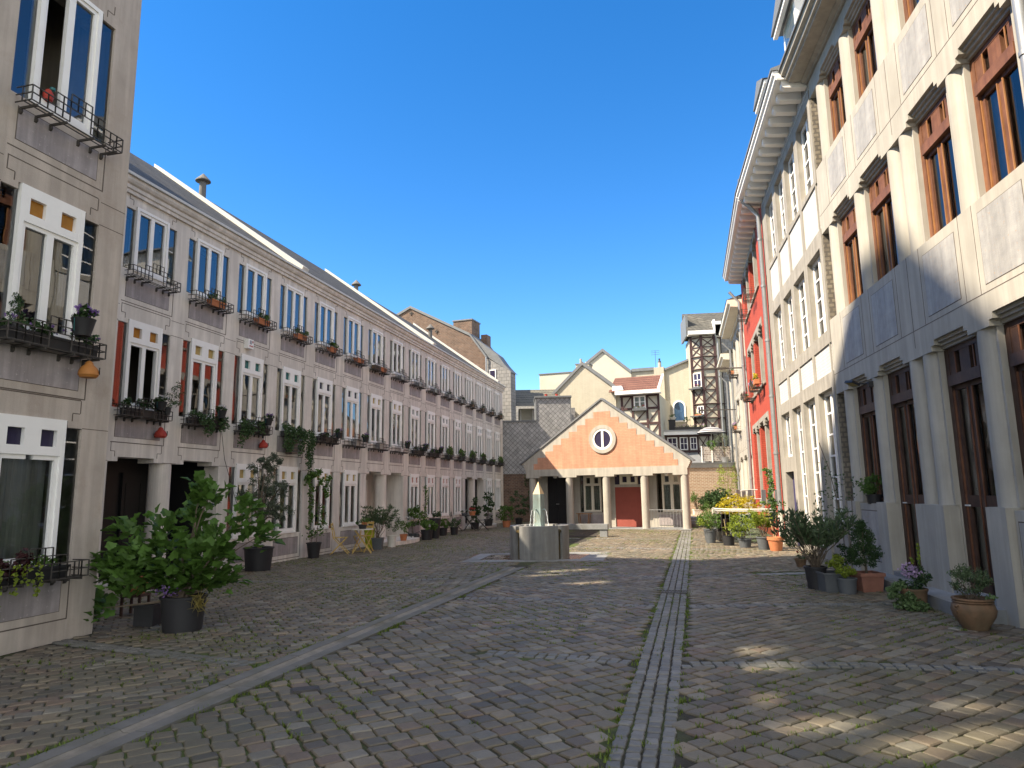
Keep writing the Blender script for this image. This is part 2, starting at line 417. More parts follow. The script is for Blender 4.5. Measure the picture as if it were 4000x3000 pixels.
def leaves(cent, size, aspect=0.5, up=0.3, droop=0.0, jit=0.35, out=None):
    """one folded leaf per centre: arrays of verts and quads (two tris folded on the midrib)"""
    n = len(cent); cent = np.asarray(cent, float)
    d = rand_dirs(n) if out is None else out + rand_dirs(n) * 0.7
    d[:, 2] += up - droop
    d /= np.linalg.norm(d, axis=1)[:, None]
    r = rand_dirs(n); s = np.cross(d, r); s /= np.linalg.norm(s, axis=1)[:, None] + 1e-9
    nn = np.cross(s, d)
    L = size * (1 + rng.uniform(-jit, jit, n))[:, None]
    W = L * aspect * 0.5
    base = cent - d * L * 0.5; tip = cent + d * L * 0.5
    v = np.stack([base, cent + s * W + nn * W * 0.35, tip, cent - s * W + nn * W * 0.35], axis=1).reshape(-1, 3)
    i = np.arange(n)[:, None] * 4
    return v, [np.concatenate([i + np.array([[0, 1, 2]]), i + np.array([[0, 2, 3]])])]

def blob(n, c, r, shell=0.45):
    """points in an ellipsoid, biased to its outside"""
    d = rand_dirs(n); t = rng.uniform(shell, 1.0, n) ** 0.8
    return np.array(c) + d * t[:, None] * np.array(r)

def cloud(blobs, per, shell=0.35):
    return np.concatenate([blob(int(per * b[2]), b[0], b[1], shell) for b in blobs])

def leaf_obj(name, pts, size, mat, parent, aspect=0.5, up=0.3, droop=0.0, out=None):
    v, p = leaves(pts, size, aspect, up, droop, out=out)
    return put(name, fast_mesh(name, v, p, mat), parent)

def sphere_blobs(c, r, k, br, squash=1.0):
    """k small blobs scattered over an ellipsoid (uneven crown)"""
    out = []
    for q in blob(k, c, r, 0.45): out.append((tuple(q), (br * random.uniform(0.7, 1.25), br * random.uniform(0.7, 1.25), br * squash * random.uniform(0.6, 1.1)), 1.0))
    return out

def fig_leaf_mesh(name, cent, outd, size, mat):
    """lobed leaves (five lobes) for the fig"""
    ang = np.radians([-90, -55, -38, -8, 12, 48, 62, 90, 118, 132, 168, 188, 218, 235])
    rad = np.array([0.25, 0.55, 0.66, 0.56, 0.80, 0.60, 0.72, 0.98, 0.72, 0.60, 0.80, 0.56, 0.66, 0.55])
    k = len(ang); V, F = [], []
    lx, ly = rad * np.cos(ang) * 0.62, rad * np.sin(ang) * 0.62
    n = len(cent)
    d = outd + rand_dirs(n) * 0.55; d[:, 2] -= 0.15
    d /= np.linalg.norm(d, axis=1)[:, None]
    upv = np.array([0, 0, 1.0]) + rand_dirs(n) * 0.45
    s = np.cross(d, upv); s /= np.linalg.norm(s, axis=1)[:, None]
    nn = np.cross(s, d)
    L = size * rng.uniform(0.6, 1.25, n)
    fold = 0.28 * np.abs(lx) - 0.25 * ly ** 2
    v = cent[:, None, :] + L[:, None, None] * (s[:, None, :] * lx[None, :, None] + d[:, None, :] * ly[None, :, None] + nn[:, None, :] * fold[None, :, None])
    ctr = cent[:, None, :]
    v = np.concatenate([ctr, v], axis=1).reshape(-1, 3)
    i = np.arange(n)[:, None] * (k + 1)
    tri = np.concatenate([i + np.array([[0, 1 + a, 1 + (a + 1) % k]]) for a in range(k)])
    return fast_mesh(name, v, [tri], mat, smooth=False)
# ------------------------------------------------------------------ ground and paving
def ground_mat():
    m, n, l, p = new_mat('mossy joints')
    tc = n.new('ShaderNodeTexCoord').outputs['Object']
    soil = ramp(n, l, noise(n, l, tc, 9, 6), [(0.3, (0.022, 0.02, 0.016)), (0.7, (0.05, 0.045, 0.035))])
    moss = ramp(n, l, noise(n, l, tc, 14, 5), [(0.3, (0.04, 0.065, 0.012)), (0.7, (0.09, 0.12, 0.025))])
    f = ramp(n, l, noise(n, l, tc, 0.55, 4, 0.6), [(0.44, 0.0), (0.60, 1.0)])
    l.new(mixc(n, l, soil, moss, f), p.inputs['Base Color'])
    p.inputs['Roughness'].default_value = 0.95
    b = n.new('ShaderNodeBump'); b.inputs['Strength'].default_value = 0.8; b.inputs['Distance'].default_value = 0.02
    l.new(noise(n, l, tc, 60, 5), b.inputs['Height']); l.new(b.outputs[0], p.inputs['Normal'])
    return m
M['joints'] = ground_mat()

def cobble_mat(name, pal, dark=0.75):
    m, n, l, p = new_mat(name)
    tc = n.new('ShaderNodeTexCoord').outputs['Object']
    g = n.new('ShaderNodeNewGeometry').outputs['Random Per Island']
    c = ramp(n, l, g, [(i / (len(pal) - 1), q) for i, q in enumerate(pal)])
    v = ramp(n, l, noise(n, l, tc, 12, 6, 0.7), [(0.3, dark), (0.7, 1.05)])
    c = mixc(n, l, c, v, 1.0, 'MULTIPLY')
    big = ramp(n, l, noise(n, l, tc, 0.5, 4), [(0.42, 0.0), (0.62, 0.45)])
    c = mixc(n, l, c, (0.085, 0.085, 0.05), big)
    l.new(c, p.inputs['Base Color'])
    p.inputs['Roughness'].default_value = 0.6
    p.inputs['Specular IOR Level'].default_value = 0.5
    b = n.new('ShaderNodeBump'); b.inputs['Strength'].default_value = 0.55; b.inputs['Distance'].default_value = 0.012
    l.new(noise(n, l, tc, 28, 7, 0.7), b.inputs['Height']); l.new(b.outputs[0], p.inputs['Normal'])
    return m
M['cobble'] = cobble_mat('sandstone cobbles', [(0.19, 0.15, 0.10), (0.105, 0.09, 0.068), (0.185, 0.158, 0.115), (0.082, 0.072, 0.057), (0.185, 0.13, 0.092), (0.14, 0.12, 0.088), (0.25, 0.198, 0.132), (0.10, 0.092, 0.078), (0.245, 0.22, 0.175), (0.135, 0.11, 0.078)])
M['granite'] = cobble_mat('granite setts', [(0.16, 0.158, 0.15), (0.215, 0.212, 0.20), (0.13, 0.13, 0.125), (0.185, 0.182, 0.172)])

def tag_s(o): o['kind'] = 'structure'; return o
g = MB().add([(-60, -30, -0.006), (60, -30, -0.006), (60, 110, -0.006), (-60, 110, -0.006)], [(0, 1, 2, 3)])
tag_s(g.build('ground', 'joints'))

CH0, CHS = -2.855, 0.2722            # channel centre x at y=4.4 and its slope
ST0, STS = 0.71, 0.263               # sett strip centre x at y=4.28 and its slope
def ch_x(y): return CH0 + CHS * (y - 4.4)
def st_x(y): return ST0 + STS * (y - 4.28)
bands = [[(-0.3, 7.22), (0.6, 6.95), (1.3, 6.62), (2.2, 6.6), (3.2, 6.5), (4.6, 6.2), (5.4, 5.9)],
         [(-1.2, 10.9), (-0.1, 10.75), (0.9, 10.35), (2.1, 9.72), (3.6, 9.85), (5.1, 9.75), (5.7, 9.6)],
         [(0.9, 13.9), (1.56, 13.62), (2.8, 12.95), (3.4, 13.05), (4.5, 13.25)],
         [(1.5, 20.5), (3.2, 19.6), (4.8, 18.9), (6.3, 18.6)],
         [(1.8, 24.2), (4.0, 23.2), (6.0, 22.6), (7.6, 22.4)],
         [(-7.5, 8.9), (-5.2, 8.1), (-3.7, 7.4), (-2.6, 6.9)],
         [(-8.5, 14.5), (-6.0, 13.4), (-3.0, 13.0), (-1.2, 13.3)]]
def seg_dist(P, a, b):
    a, b = np.array(a), np.array(b); d = b - a
    t = np.clip(((P - a) @ d) / (d @ d), 0, 1)
    return np.linalg.norm(P - (a + t[:, None] * d), axis=1)
FC = np.array([0.62, 17.2])          # fountain centre
def keep_general(P):
    x, y = P[:, 0], P[:, 1]
    k = (y > 1.2) & (y < 38.5)
    offL = x * math.cos(A_L) - y * math.sin(A_L)
    alongL = x * math.sin(A_L) + y * math.cos(A_L)
    k &= (offL > -9.68) & ~((offL < -6.95) & (alongL < 7.1))
    offR = x * math.cos(A_R) - y * math.sin(A_R)
    k &= (offR < 4.5) | (y > 13.5)
    k &= ~((y > 13.5) & (x > 6.75 + (y - 13.5) * 0.23))
    # gable house footprint
    gx, gy = x - 4.36, y - 29.5
    lx = gx * math.cos(RZ_G) + gy * math.sin(RZ_G); ly = -gx * math.sin(RZ_G) + gy * math.cos(RZ_G)
    k &= ~((lx > -4.35) & (lx < 3.15) & (ly > -0.2))
    for bnd in bands:
        for a, b in zip(bnd[:-1], bnd[1:]):
            k &= seg_dist(P, a, b) > 0.115
    k &= np.linalg.norm((P - FC) / np.array([1.0, 1.0]), axis=1) > 1.05
    # shallow basins beside the fountain
    k &= ~((y > 16.3) & (y < 18.5) & (x > -1.1) & (x < 2.2))
    return k
def region(angle, w, h, box, cond, shift=0.42):
    c, s = math.cos(angle), math.sin(angle)
    x0, x1, y0, y1 = box
    cx, cy = (x0 + x1) / 2, (y0 + y1) / 2
    rad = math.hypot(x1 - x0, y1 - y0) / 2 + 1
    u, v = np.meshgrid(np.arange(-rad, rad, w), np.arange(-rad, rad, h))
    u = u + ((np.arange(u.shape[0]) % 2) * shift * w)[:, None] + 0.05 * np.sin(v * 1.3)
    v = v + 0.05 * np.sin(u * 0.9 + 1)
    u, v = u.ravel(), v.ravel()
    P = np.stack([cx + c * u - s * v, cy + s * u + c * v], axis=1)
    k = (P[:, 0] > x0) & (P[:, 0] < x1) & (P[:, 1] > y0) & (P[:, 1] < y1)
    P = P[k]
    k = keep_general(P) & cond(P)
    # only what the camera's side steps could see
    k &= np.abs(P[:, 0]) < P[:, 1] * 0.95 + 2.5
    return P[k], np.full(k.sum(), angle), w, h
def stones(sets, gap=0.0068, jit=0.05, near=14.0):
    V, P8, P4, base = [], [], [], 0
    quads = {}
    allv, polys4, polys8 = [], [], []
    k0 = 0
    for P, ang, w, h in sets:
        for nearflag in (True, False):
            sel = (P[:, 1] < near) == nearflag
            Q, A = P[sel], ang[sel] if isinstance(ang, np.ndarray) else None
            n = len(Q)
            if n == 0: continue
            hw = (w / 2 - gap) * (1 + rng.uniform(-jit, jit * 0.6, n)); hh = (h / 2 - gap) * (1 + rng.uniform(-jit, jit * 0.6, n))
            A = A + rng.normal(0, 0.05, n)
            if nearflag:
                q = 0.15
                ring = np.array([(-1, -1 + q), (-1 + q, -1), (1 - q, -1), (1, -1 + q), (1, 1 - q), (1 - q, 1), (-1 + q, 1), (-1, 1 - q)])
            else:
                ring = np.array([(-1, -1), (1, -1), (1, 1), (-1, 1)])
            m = len(ring)
            rg = ring[None] + rng.normal(0, 0.065, (n, m, 2))
            top = rng.uniform(0.0, 0.007, n); tx = rng.normal(0, 0.03, n); ty = rng.normal(0, 0.03, n)
            levels = [(1.0, -0.03), (1.0, -0.002), (0.90, 0.0065), (0.6, 0.0085)]
            vs = []
            for sc, z in levels:
                x = rg[:, :, 0] * hw[:, None] * sc; y = rg[:, :, 1] * hh[:, None] * sc
                zz = z + top[:, None] + (tx[:, None] * x + ty[:, None] * y)
                X = Q[:, 0, None] + np.cos(A)[:, None] * x - np.sin(A)[:, None] * y
                Y = Q[:, 1, None] + np.sin(A)[:, None] * x + np.cos(A)[:, None] * y
                vs.append(np.stack([X, Y, zz], axis=2))
            vv = np.stack(vs, axis=1)                       # n, levels, m, 3
            allv.append(vv.reshape(-1, 3))
            st = k0 + np.arange(n)[:, None] * (len(levels) * m)
            for a in range(len(levels) - 1):
                for b in range(m):
                    b2 = (b + 1) % m
                    polys4.append(st + np.array([[a * m + b, a * m + b2, (a + 1) * m + b2, (a + 1) * m + b]]))
            cap = st + (len(levels) - 1) * m + np.arange(m)[None]
            (polys8 if m == 8 else polys4).append(cap)
            k0 += n * len(levels) * m
    pl = [np.concatenate(polys4)]
    if polys8: pl.append(np.concatenate(polys8))
    return np.concatenate(allv), pl
left_c = lambda P: P[:, 0] < ch_x(P[:, 1]) - 0.245
mid_c = lambda P: (P[:, 0] > ch_x(P[:, 1]) + 0.235) & (P[:, 0] < st_x(P[:, 1]) - 0.245)
right_c = lambda P: (P[:, 0] > st_x(P[:, 1]) + 0.245) & ~((P[:, 0] > 4.5) & (P[:, 0] < 5.9) & (P[:, 1] > 13.0) & (P[:, 1] < 13.65))
sets = [region(R(30), 0.18, 0.128, (-13, ch_x(30), 1.2, 16.8), left_c),
        region(R(5), 0.165, 0.112, (-9, 1.5, 16.8, 38), lambda P: left_c(P) | ((P[:, 1] > 18.4) & (P[:, 0] < 0.6))),
        region(R(30), 0.162, 0.148, (-4, 3.5, 1.2, 16.4), mid_c, 0.12),
        region(R(12), 0.15, 0.125, (0.6, 8, 16.4, 30), mid_c),
        region(R(33), 0.165, 0.148, (-1, 9, 1.2, 17.5), right_c, 0.12),
        region(R(14), 0.15, 0.125, (3, 12.5, 17.5, 38), right_c)]
v, pl = stones(sets)
tag_s(put('paving', fast_mesh('paving', v, pl, 'cobble')))
# granite setts: the strip of four rows, and the curved bands two setts wide
gs = []
ys = np.arange(1.4, 27.3, 0.103)
for j in range(4):
    y = ys + (j % 2) * 0.04 + rng.uniform(-0.008, 0.008, len(ys))
    o = (j - 1.5) * 0.098
    P = np.stack([st_x(y) + o, y - o * STS], axis=1)
    gs.append((P, np.full(len(P), -math.atan(STS)), 0.098, 0.103))
for bnd in bands:
    for a, b in zip(bnd[:-1], bnd[1:]):
        a, b = np.array(a), np.array(b); d = b - a; L = np.linalg.norm(d); d /= L; nn = np.array([-d[1], d[0]])
        t = np.arange(0.05, L, 0.105)
        for o in (-0.052, 0.052):
            P = a + t[:, None] * d + nn * o
            k = (np.abs(P[:, 0] - st_x(P[:, 1])) > 0.24) & (np.abs(P[:, 0] - ch_x(P[:, 1])) > 0.26)
            P = P[k]
            gs.append((P, np.full(len(P), math.atan2(d[1], d[0])), 0.105, 0.10))
v, pl = stones(gs, gap=0.0055, near=12)
tag_s(put('paving_band', fast_mesh('paving_band', v, pl, 'granite')))
# stone slabs in the paving by the right wall
sl = MB(); x = 4.62
for k in range(5):
    y = 13.22 + 0.03 * k
    sl.prism([(x, y - 0.11), (x + 0.22, y - 0.10), (x + 0.20, y + 0.15), (x - 0.03, y + 0.14)], -0.02, 0.008, 'z'); x += 0.26
tag_s(sl.build('paving_slab', 'blue_stone'))
# channel: two kerb stones and a hollow between them, in lengths with open joints
k1 = MB(); y = 1.0
ca, sa = math.cos(math.atan(CHS)), math.sin(math.atan(CHS))
def chp(y, o, z): return (ch_x(y) + o * ca, y - o * sa, z)
while y < 15.05:
    L = random.uniform(0.9, 1.25); y2 = min(y + L, 15.1) - 0.008
    for cur_, o0, o1, z0, z1 in ((0, -0.195, -0.07, 0.019, 0.017), (1, -0.07, -0.045, 0.012, -0.001), (1, -0.045, 0.03, -0.001, -0.002), (1, 0.03, 0.055, -0.002, 0.010), (0, 0.055, 0.185, 0.016, 0.018)):
        k1.cur = cur_
        a, b, c, d = chp(y, o0, z0), chp(y, o1, z1), chp(y2, o1, z1), chp(y2, o0, z0)
        lo = [(p[0], p[1], -0.06) for p in (a, b, c, d)]
        k1.add([a, b, c, d] + lo, [(0, 1, 2, 3), (0, 4, 5, 1), (1, 5, 6, 2), (2, 6, 7, 3), (3, 7, 4, 0)])
    y = y2 + 0.008
tag_s(k1.build('drain_channel', ('kerb', 'gutter_stone')))
# drain grate in the strip, small cover near the channel
gt = MB(Matrix.Translation((st_x(11.1), 11.1, 0)) @ Matrix.Rotation(-math.atan(STS), 4, 'Z'))
gt.box(-0.20, 0.20, -0.14, -0.11, -0.01, 0.024); gt.box(-0.20, 0.20, 0.11, 0.14, -0.01, 0.024)
for i in range(9):
    x = -0.195 + i * 0.0465
    gt.box(x, x + 0.018, -0.11, 0.11, -0.01, 0.022)
gt = gt.build('drain_grate', 'iron'); tag(gt, 'iron slotted drain grate set in the strip of small grey setts', 'drain grate')
mh = MB(Matrix.Translation((-1.75, 5.95, 0)) @ Matrix.Rotation(R(20), 4, 'Z'))
mh.box(-0.1, 0.1, -0.06, 0.06, -0.01, 0.026); mh.box(-0.115, 0.115, -0.075, 0.075, -0.01, 0.018)
tag(mh.build('service_cover', 'iron'), 'small dark rectangular cover among the cobbles right of the stone channel', 'service cover')

# grass and moss in the joints
def tufts(P, n_blade, h, spread):
    n = len(P); c = np.repeat(P, n_blade, axis=0) + rng.normal(0, spread, (n * n_blade, 2))
    m = len(c); a = rng.uniform(0, 2 * np.pi, m); hh = h * rng.uniform(0.4, 1.2, m); w = hh * 0.22
    lean = rng.uniform(0.2, 0.9, m) * hh
    bx, by = np.cos(a), np.sin(a)
    z0 = -0.006
    v = np.stack([np.stack([c[:, 0] - by * w, c[:, 1] + bx * w, np.full(m, z0)], 1),
                  np.stack([c[:, 0] + by * w, c[:, 1] - bx * w, np.full(m, z0)], 1),
                  np.stack([c[:, 0] + bx * lean, c[:, 1] + by * lean, z0 + hh], 1)], axis=1).reshape(-1, 3)
    return v, [np.arange(m * 3).reshape(-1, 3)]
pts = []
for y in np.arange(1.8, 14.8, 0.045):
    for o in (-0.215, 0.205):
        dens = 0.5 + 0.5 * math.sin(y * 2.1 + o * 9) + 0.3 * math.sin(y * 5.3)
        if rng.random() < 0.55 * max(dens, 0.05) * (1.2 if o < 0 else 0.7): pts.append((ch_x(y) + o + rng.normal(0, 0.02), y))
for y in np.arange(1.8, 26, 0.05):
    for o in (-0.215, 0.215, 0.0, 0.1):
        if rng.random() < (0.28 if abs(o) > 0.2 else 0.06): pts.append((st_x(y) + o + rng.normal(0, 0.012), y))
# along the stone joints: pick stone corners where a slow noise says moss
for P, ang, w, h in sets:
    off = np.stack([np.cos(ang) * w / 2 - np.sin(ang) * h / 2, np.sin(ang) * w / 2 + np.cos(ang) * h / 2], 1)
    Q = P + off
    f = np.sin(Q[:, 0] * 1.7 + 1.3 * np.sin(Q[:, 1] * 0.9)) + np.sin(Q[:, 1] * 1.3 + 2.1 * np.sin(Q[:, 0] * 0.7 + 1)) + rng.normal(0, 0.6, len(Q))
    pts += [tuple(q) for q in Q[(f > np.where(Q[:, 0] < ch_x(Q[:, 1]), 0.1, 0.75)) & (rng.random(len(Q)) < 0.6)]]
for (cx, cy, sx, sy, k) in ((1.9, 15.7, 0.35, 0.12, 60), (1.55, 15.2, 0.2, 0.1, 40), (2.35, 17.9, 0.12, 0.1, 15), (5.0, 8.3, 0.3, 0.25, 40), (5.6, 9.0, 0.15, 0.2, 25), (-5.0, 17.0, 0.7, 0.6, 120), (-3.6, 14.2, 0.9, 0.5, 110), (4.6, 11.6, 0.4, 0.3, 40)):
    pts += [tuple(p) for p in np.array([cx, cy]) + rng.normal(0, 1, (k, 2)) * (sx, sy)]
pts = np.array(pts)
v, pl = tufts(pts, 18, 0.034, 0.026)
M['grass'] = leaf('joint grass', (0.17, 0.25, 0.035), 0.3, 0.5)
tag(put('grass', fast_mesh('grass', v, pl, 'grass')), 'short green moss and grass growing in the paving joints', 'grass', kind='stuff')

M['vent'] = surf('dull vent', (0.16, 0.155, 0.15), (0.11, 0.108, 0.105), 4, rough=0.7, bump=0.05)
# ------------------------------------------------------------------ left terrace (long, low) and near left house
BX = [10.45, 12.10] + [13.75 + 1.675 * i for i in range(0, 14)]      # bay centres along the facade
HW, HM = 0.645, 0.415                                                # half opening, half middle light
def window_mesh(kind, zb, zt, nomull=False):
    """boxed middle light standing forward between recessed side lights; kinds: up, mid, low"""
    f = MB(); yb = 0.12
    f.box(-HM, -HM + 0.055, -0.022, yb, zb, zt); f.box(HM - 0.055, HM, -0.022, yb, zb, zt)
    f.box(-HM + 0.055, HM - 0.055, -0.020, yb, zt - 0.055, zt); f.box(-HM + 0.055, HM - 0.055, -0.020, yb, zb, zb + 0.06)
    zi = zt - 0.055
    if kind != 'up':
        t0 = zt - 0.42
        f.box(-HM + 0.055, HM - 0.055, -0.02, 0.05, t0, t0 + 0.10)
        f.box(-HM + 0.055, HM - 0.055, -0.02, 0.05, zt - 0.13, zt - 0.055)
        for a, b in ((-HM + 0.055, -0.30), (-0.10, 0.10), (0.30, HM - 0.055)): f.box(a, b, -0.02, 0.05, t0 + 0.10, zt - 0.13)
        zi = t0
    z0 = zb + 0.06
    for a, b in ((-HM + 0.055, -HM + 0.10), (HM - 0.10, HM - 0.055)) + (() if nomull else ((-0.045, 0.045),)): f.box(a, b, 0.0, 0.06, z0, zi)
    f.box(-HM + 0.10, -0.045, 0.0, 0.06, z0, z0 + 0.06); f.box(0.045, HM - 0.10, 0.0, 0.06, z0, z0 + 0.06)
    f.box(-HM + 0.10, -0.045, 0.0, 0.06, zi - 0.05, zi); f.box(0.045, HM - 0.10, 0.0, 0.06, zi - 0.05, zi)
    return f
def pane_mesh(kind, zb, zt, skip=''):
    g = MB(); zi = zt - 0.055 if kind == 'up' else zt - 0.42
    if not skip: return g.add([(-HW, 0.035, zb), (HW, 0.035, zb), (HW, 0.035, zt - 0.075), (-HW, 0.035, zt - 0.075)], [(0, 1, 2, 3)])
    for a, b in ((-HM + 0.10, -0.045), (0.045, HM - 0.10)):
        if skip == 'both' or (skip == 'left' and a < 0): continue
        g.add([(a, 0.03, zb + 0.12), (b, 0.03, zb + 0.12), (b, 0.03, zi - 0.05), (a, 0.03, zi - 0.05)], [(0, 1, 2, 3)])
    zs = zt - 0.075
    for a, b in ((-HW, -HM), (HM, HW)): g.add([(a, 0.035, zb), (b, 0.035, zb), (b, 0.035, zs), (a, 0.035, zs)], [(0, 1, 2, 3)])
    return g
def small_pane(zt):
    g = MB()
    g.add([(-0.31, 0.03, zt - 0.33), (0.31, 0.03, zt - 0.33), (0.31, 0.03, zt - 0.12), (-0.31, 0.03, zt - 0.12)], [(0, 1, 2, 3)])
    return g
def curtain_mesh(zb, zt, w=HM - 0.06, full=True):
    g = MB(); n = 30; segs = ((-w, w),) if full else ((-w, -w * 0.45), (w * 0.5, w))
    for a, b in segs:
        vs = []
        for i in range(n + 1):
            x = a + (b - a) * i / n; y = 0.15 + 0.018 * math.sin(i * 1.9) + 0.008 * math.sin(i * 0.7)
            vs += [(x, y, zb), (x, y, zt)]
        g.add(vs, [(2 * i, 2 * i + 2, 2 * i + 3, 2 * i + 1) for i in range(n)])
    return g
def rack_mesh(w=1.2, depth=0.22):
    """iron grille of small squares stepping down from the middle, on scrolled brackets"""
    f = MB(); c = w / 13; h = 0.0875; b = 0.011
    tops = [2, 2, 2, 3, 3, 4, 4, 3, 3, 3, 2, 2, 2]; bots = [0] * 13
    bots[5] = bots[6] = bots[7] = 2; tops[5] = tops[6] = tops[7] = 4; bots[7] = 2; bots[4] = 0; bots[8] = 0
    y = -depth
    for i in range(13):
        x = -w / 2 + i * c
        for j in range(bots[i], tops[i] + 1): f.box(x, x + c, y - b / 2, y + b / 2, j * h - b / 2, j * h + b / 2)
        f.box(x - b / 2, x + b / 2, y - b / 1.9, y + b / 1.9, bots[i] * h, tops[i] * h)
        nx = tops[i]
        f.box(x + c - b / 2, x + c + b / 2, y - b / 1.9, y + b / 1.9, bots[i] * h, nx * h)
    for s in (-1, 1):
        for j in range(3): f.box(s * w / 2 - b / 2, s * w / 2 + b / 2, y, -0.03, j * h - b / 2, j * h + b / 2)
        f.box(s * w / 2 - b / 2, s * w / 2 + b / 2, y * 0.5, y * 0.5 + b, 0, 2 * h)
    for yy in (-depth + 0.05, -depth + 0.11): f.box(-w / 2, w / 2, yy, yy + b, -b / 2, b / 2)
    for x in (-0.52, -0.34, -0.16, 0.2, 0.37, 0.53):
        x *= w / 1.2
        f.box(x - 0.009, x + 0.009, -depth + 0.01, 0.0, -0.035, -0.008)
        f.prism([( -0.005 + 0.032 * math.cos(t), -0.055 + 0.036 * math.sin(t)) for t in np.linspace(0, 2 * math.pi, 10)[:-1]], x - 0.014, x + 0.014, 'x')
    return f
meshes = {}
def shared(key, fn, mat, smooth=False):
    if key not in meshes: meshes[key] = fn().mesh(key[0], mat, smooth)
    return meshes[key]

ROWS_T = dict(up=(5.76, 7.0), mid=(3.2, 4.84), low=(0.68, 2.33))
def add_window(parent, kind, x, rows, tint='ochre', curtain='white', label=None, sc=1.0, skip=''):
    zb, zt = rows[kind]
    k = (round(zb, 2), round(zt, 2))
    w = put('window', shared(('window', kind, k), lambda: window_mesh(kind, zb, zt, kind == 'low' and zb > 0.8), 'white'), parent, (x, 0, 0))
    if sc != 1: w.scale = (sc, 1, 1)
    put('pane', shared(('pane', kind, k, skip), lambda: pane_mesh(kind, zb, zt, skip), 'glass'), w)
    if kind != 'up': put('transom_pane', shared(('transom_pane', tint, k), lambda: small_pane(zt), tint), w)
    zi = zt - (0.08 if kind == 'up' else 0.44)
    if curtain == 'white': put('curtain', shared(('curtain', k), lambda: curtain_mesh(zb + 0.04, zi), 'curtain'), w)
    elif curtain == 'split': put('curtain', shared(('curtain', k, 's'), lambda: curtain_mesh(zb + 0.04, zi, full=False), 'curtain'), w)
    elif curtain in ('grey', 'warm'): put('curtain', shared(('curtain', k, curtain), lambda: curtain_mesh(zb + 0.04, zi), 'curtain_' + curtain), w)
    elif curtain in ('half', 'low'):
        z0_, z1_ = (zb + (zi - zb) * 0.45, zi) if curtain == 'half' else (zb + 0.04, zb + (zi - zb) * 0.4)
        put('blind', shared(('blind', k, curtain), lambda: curtain_mesh(z0_, z1_), 'curtain'), w)
    elif curtain == 'dark': put('blind', shared(('blind', k), lambda: curtain_mesh(zb + 0.04, zi), 'curtain_dark'), w)
    elif curtain == 'red': put('curtain', shared(('curtain', k, 'r'), lambda: curtain_mesh(zb + 0.04, zi), 'redpane'), w)
    if label: w['label'] = label
    return w
def terrace_bays(parent, bays, rows, kinds_ground, conc, x_start, x_end, ztop, thick=0.36):
    wall, joint = MB(), MB()
    order = ('low', 'mid', 'up')
    edges = [x_start]
    for c in bays: edges += [c - HW, c + HW]
    edges.append(x_end)
    # piers (ground floor piers stop at the porches' heads)
    for i in range(0, len(edges), 2):
        a, b = edges[i], edges[i + 1]
        wall.box(a, b, 0, thick, 2.25, ztop)
    for i in range(0, len(edges), 2):
        a, b = edges[i], edges[i + 1]
        li, ri = i // 2 - 1, i // 2
        inner = 0 <= li < len(bays) and ri < len(bays) and kinds_ground[li] == 'porch' and kinds_ground[ri] == 'porch' and (li % 2 == PORCH_PAR)
        if inner:
            wall.lathe([(0.20, 0.0), (0.20, 2.25)], ((a + b) / 2, 0.2), 28)
        else: wall.box(a, b, 0, thick if True else 1, 0, 2.25)
    for i, c in enumerate(bays):
        a, b = c - HW, c + HW
        segs = []
        zs = [(0.0, rows['low'][0]), (rows['low'][1] - 0.08, rows['mid'][0]), (rows['mid'][1] - 0.08, rows['up'][0]), (rows['up'][1] - 0.08, ztop)]
        for j, (z0, z1) in enumerate(zs):
            if j == 0 and kinds_ground[i] != 'window': continue
            if j == 0: wall.box(a, b, 0, thick, z0, z1)
            else:
                wall.box(a, c - HM - 0.012, 0, thick, z0, z1); wall.box(c + HM + 0.012, b, 0, thick, z0, z1)
                wall.box(c - HM - 0.012, c + HM + 0.012, 0, thick, z0 + 0.08, z1)
            # panel with its dark joints
            if j < 3:
                p0, p1 = (z1 - 0.52, z1 - 0.12) if j == 0 else (z1 - 0.52, z1 - 0.14)
                jt = 0.014
                joint.box(c - 0.545, c + 0.545, -0.002, 0.01, p0 - 0.006, p1 + 0.012)
                put('stone_panel', shared(('stone_panel', round(p1 - p0, 3)), lambda: MB().box(-0.535, 0.535, -0.006, 0.006, 0, p1 - p0), 'panel'), parent, (c, 0, p0))
                q0 = p0 - 0.09
                joint.box(c - 0.62, c + 0.655, -0.002, 0.01, q0 - jt, q0)
                joint.box(c + 0.64, c + 0.655, -0.0025, 0.01, q0, z1 - 0.03)
            # stepped joints over the head
            if j > 0:
                h = z0 + 0.08
                top = h + 0.25 if j < 3 else h + 0.22
                for s in (-1, 1):
                    x1, x2 = c + s * 0.60, c + s * 0.50
                    joint.box(min(x1, x1 + .012), max(x1, x1 + .012), -0.002, 0.01, h + 0.10, top)
                    joint.box(min(x1, x2), max(x1, x2), -0.0025, 0.01, h + 0.09, h + 0.10)
                    joint.box(x2 - .006, x2 + .006, -0.002, 0.01, h - 0.0, h + 0.09)
                if j < 3: joint.box(c - 0.60, c + 0.60, -0.0025, 0.01, top, top + 0.012)
        # horizontal joints across the piers
    for i in range(0, len(edges), 2):
        a, b = edges[i], edges[i + 1]
        if b - a > 0.2:
            for z in (rows['mid'][1] - 0.075, rows['low'][1] - 0.08, rows['mid'][1] + 0.22): joint.box(a, b, -0.0015, 0.01, z, z + 0.009)
    # floors behind the beams
    for z0, z1 in ((2.5, 2.62), (5.05, 5.17)): wall.box(x_start, x_end, thick, 1.3, z0, z1)
    wall.cur = 1; wall.add(joint.v, joint.f); wall.build('wall', (conc, 'joint'), parent)
PORCH_PAR = 0

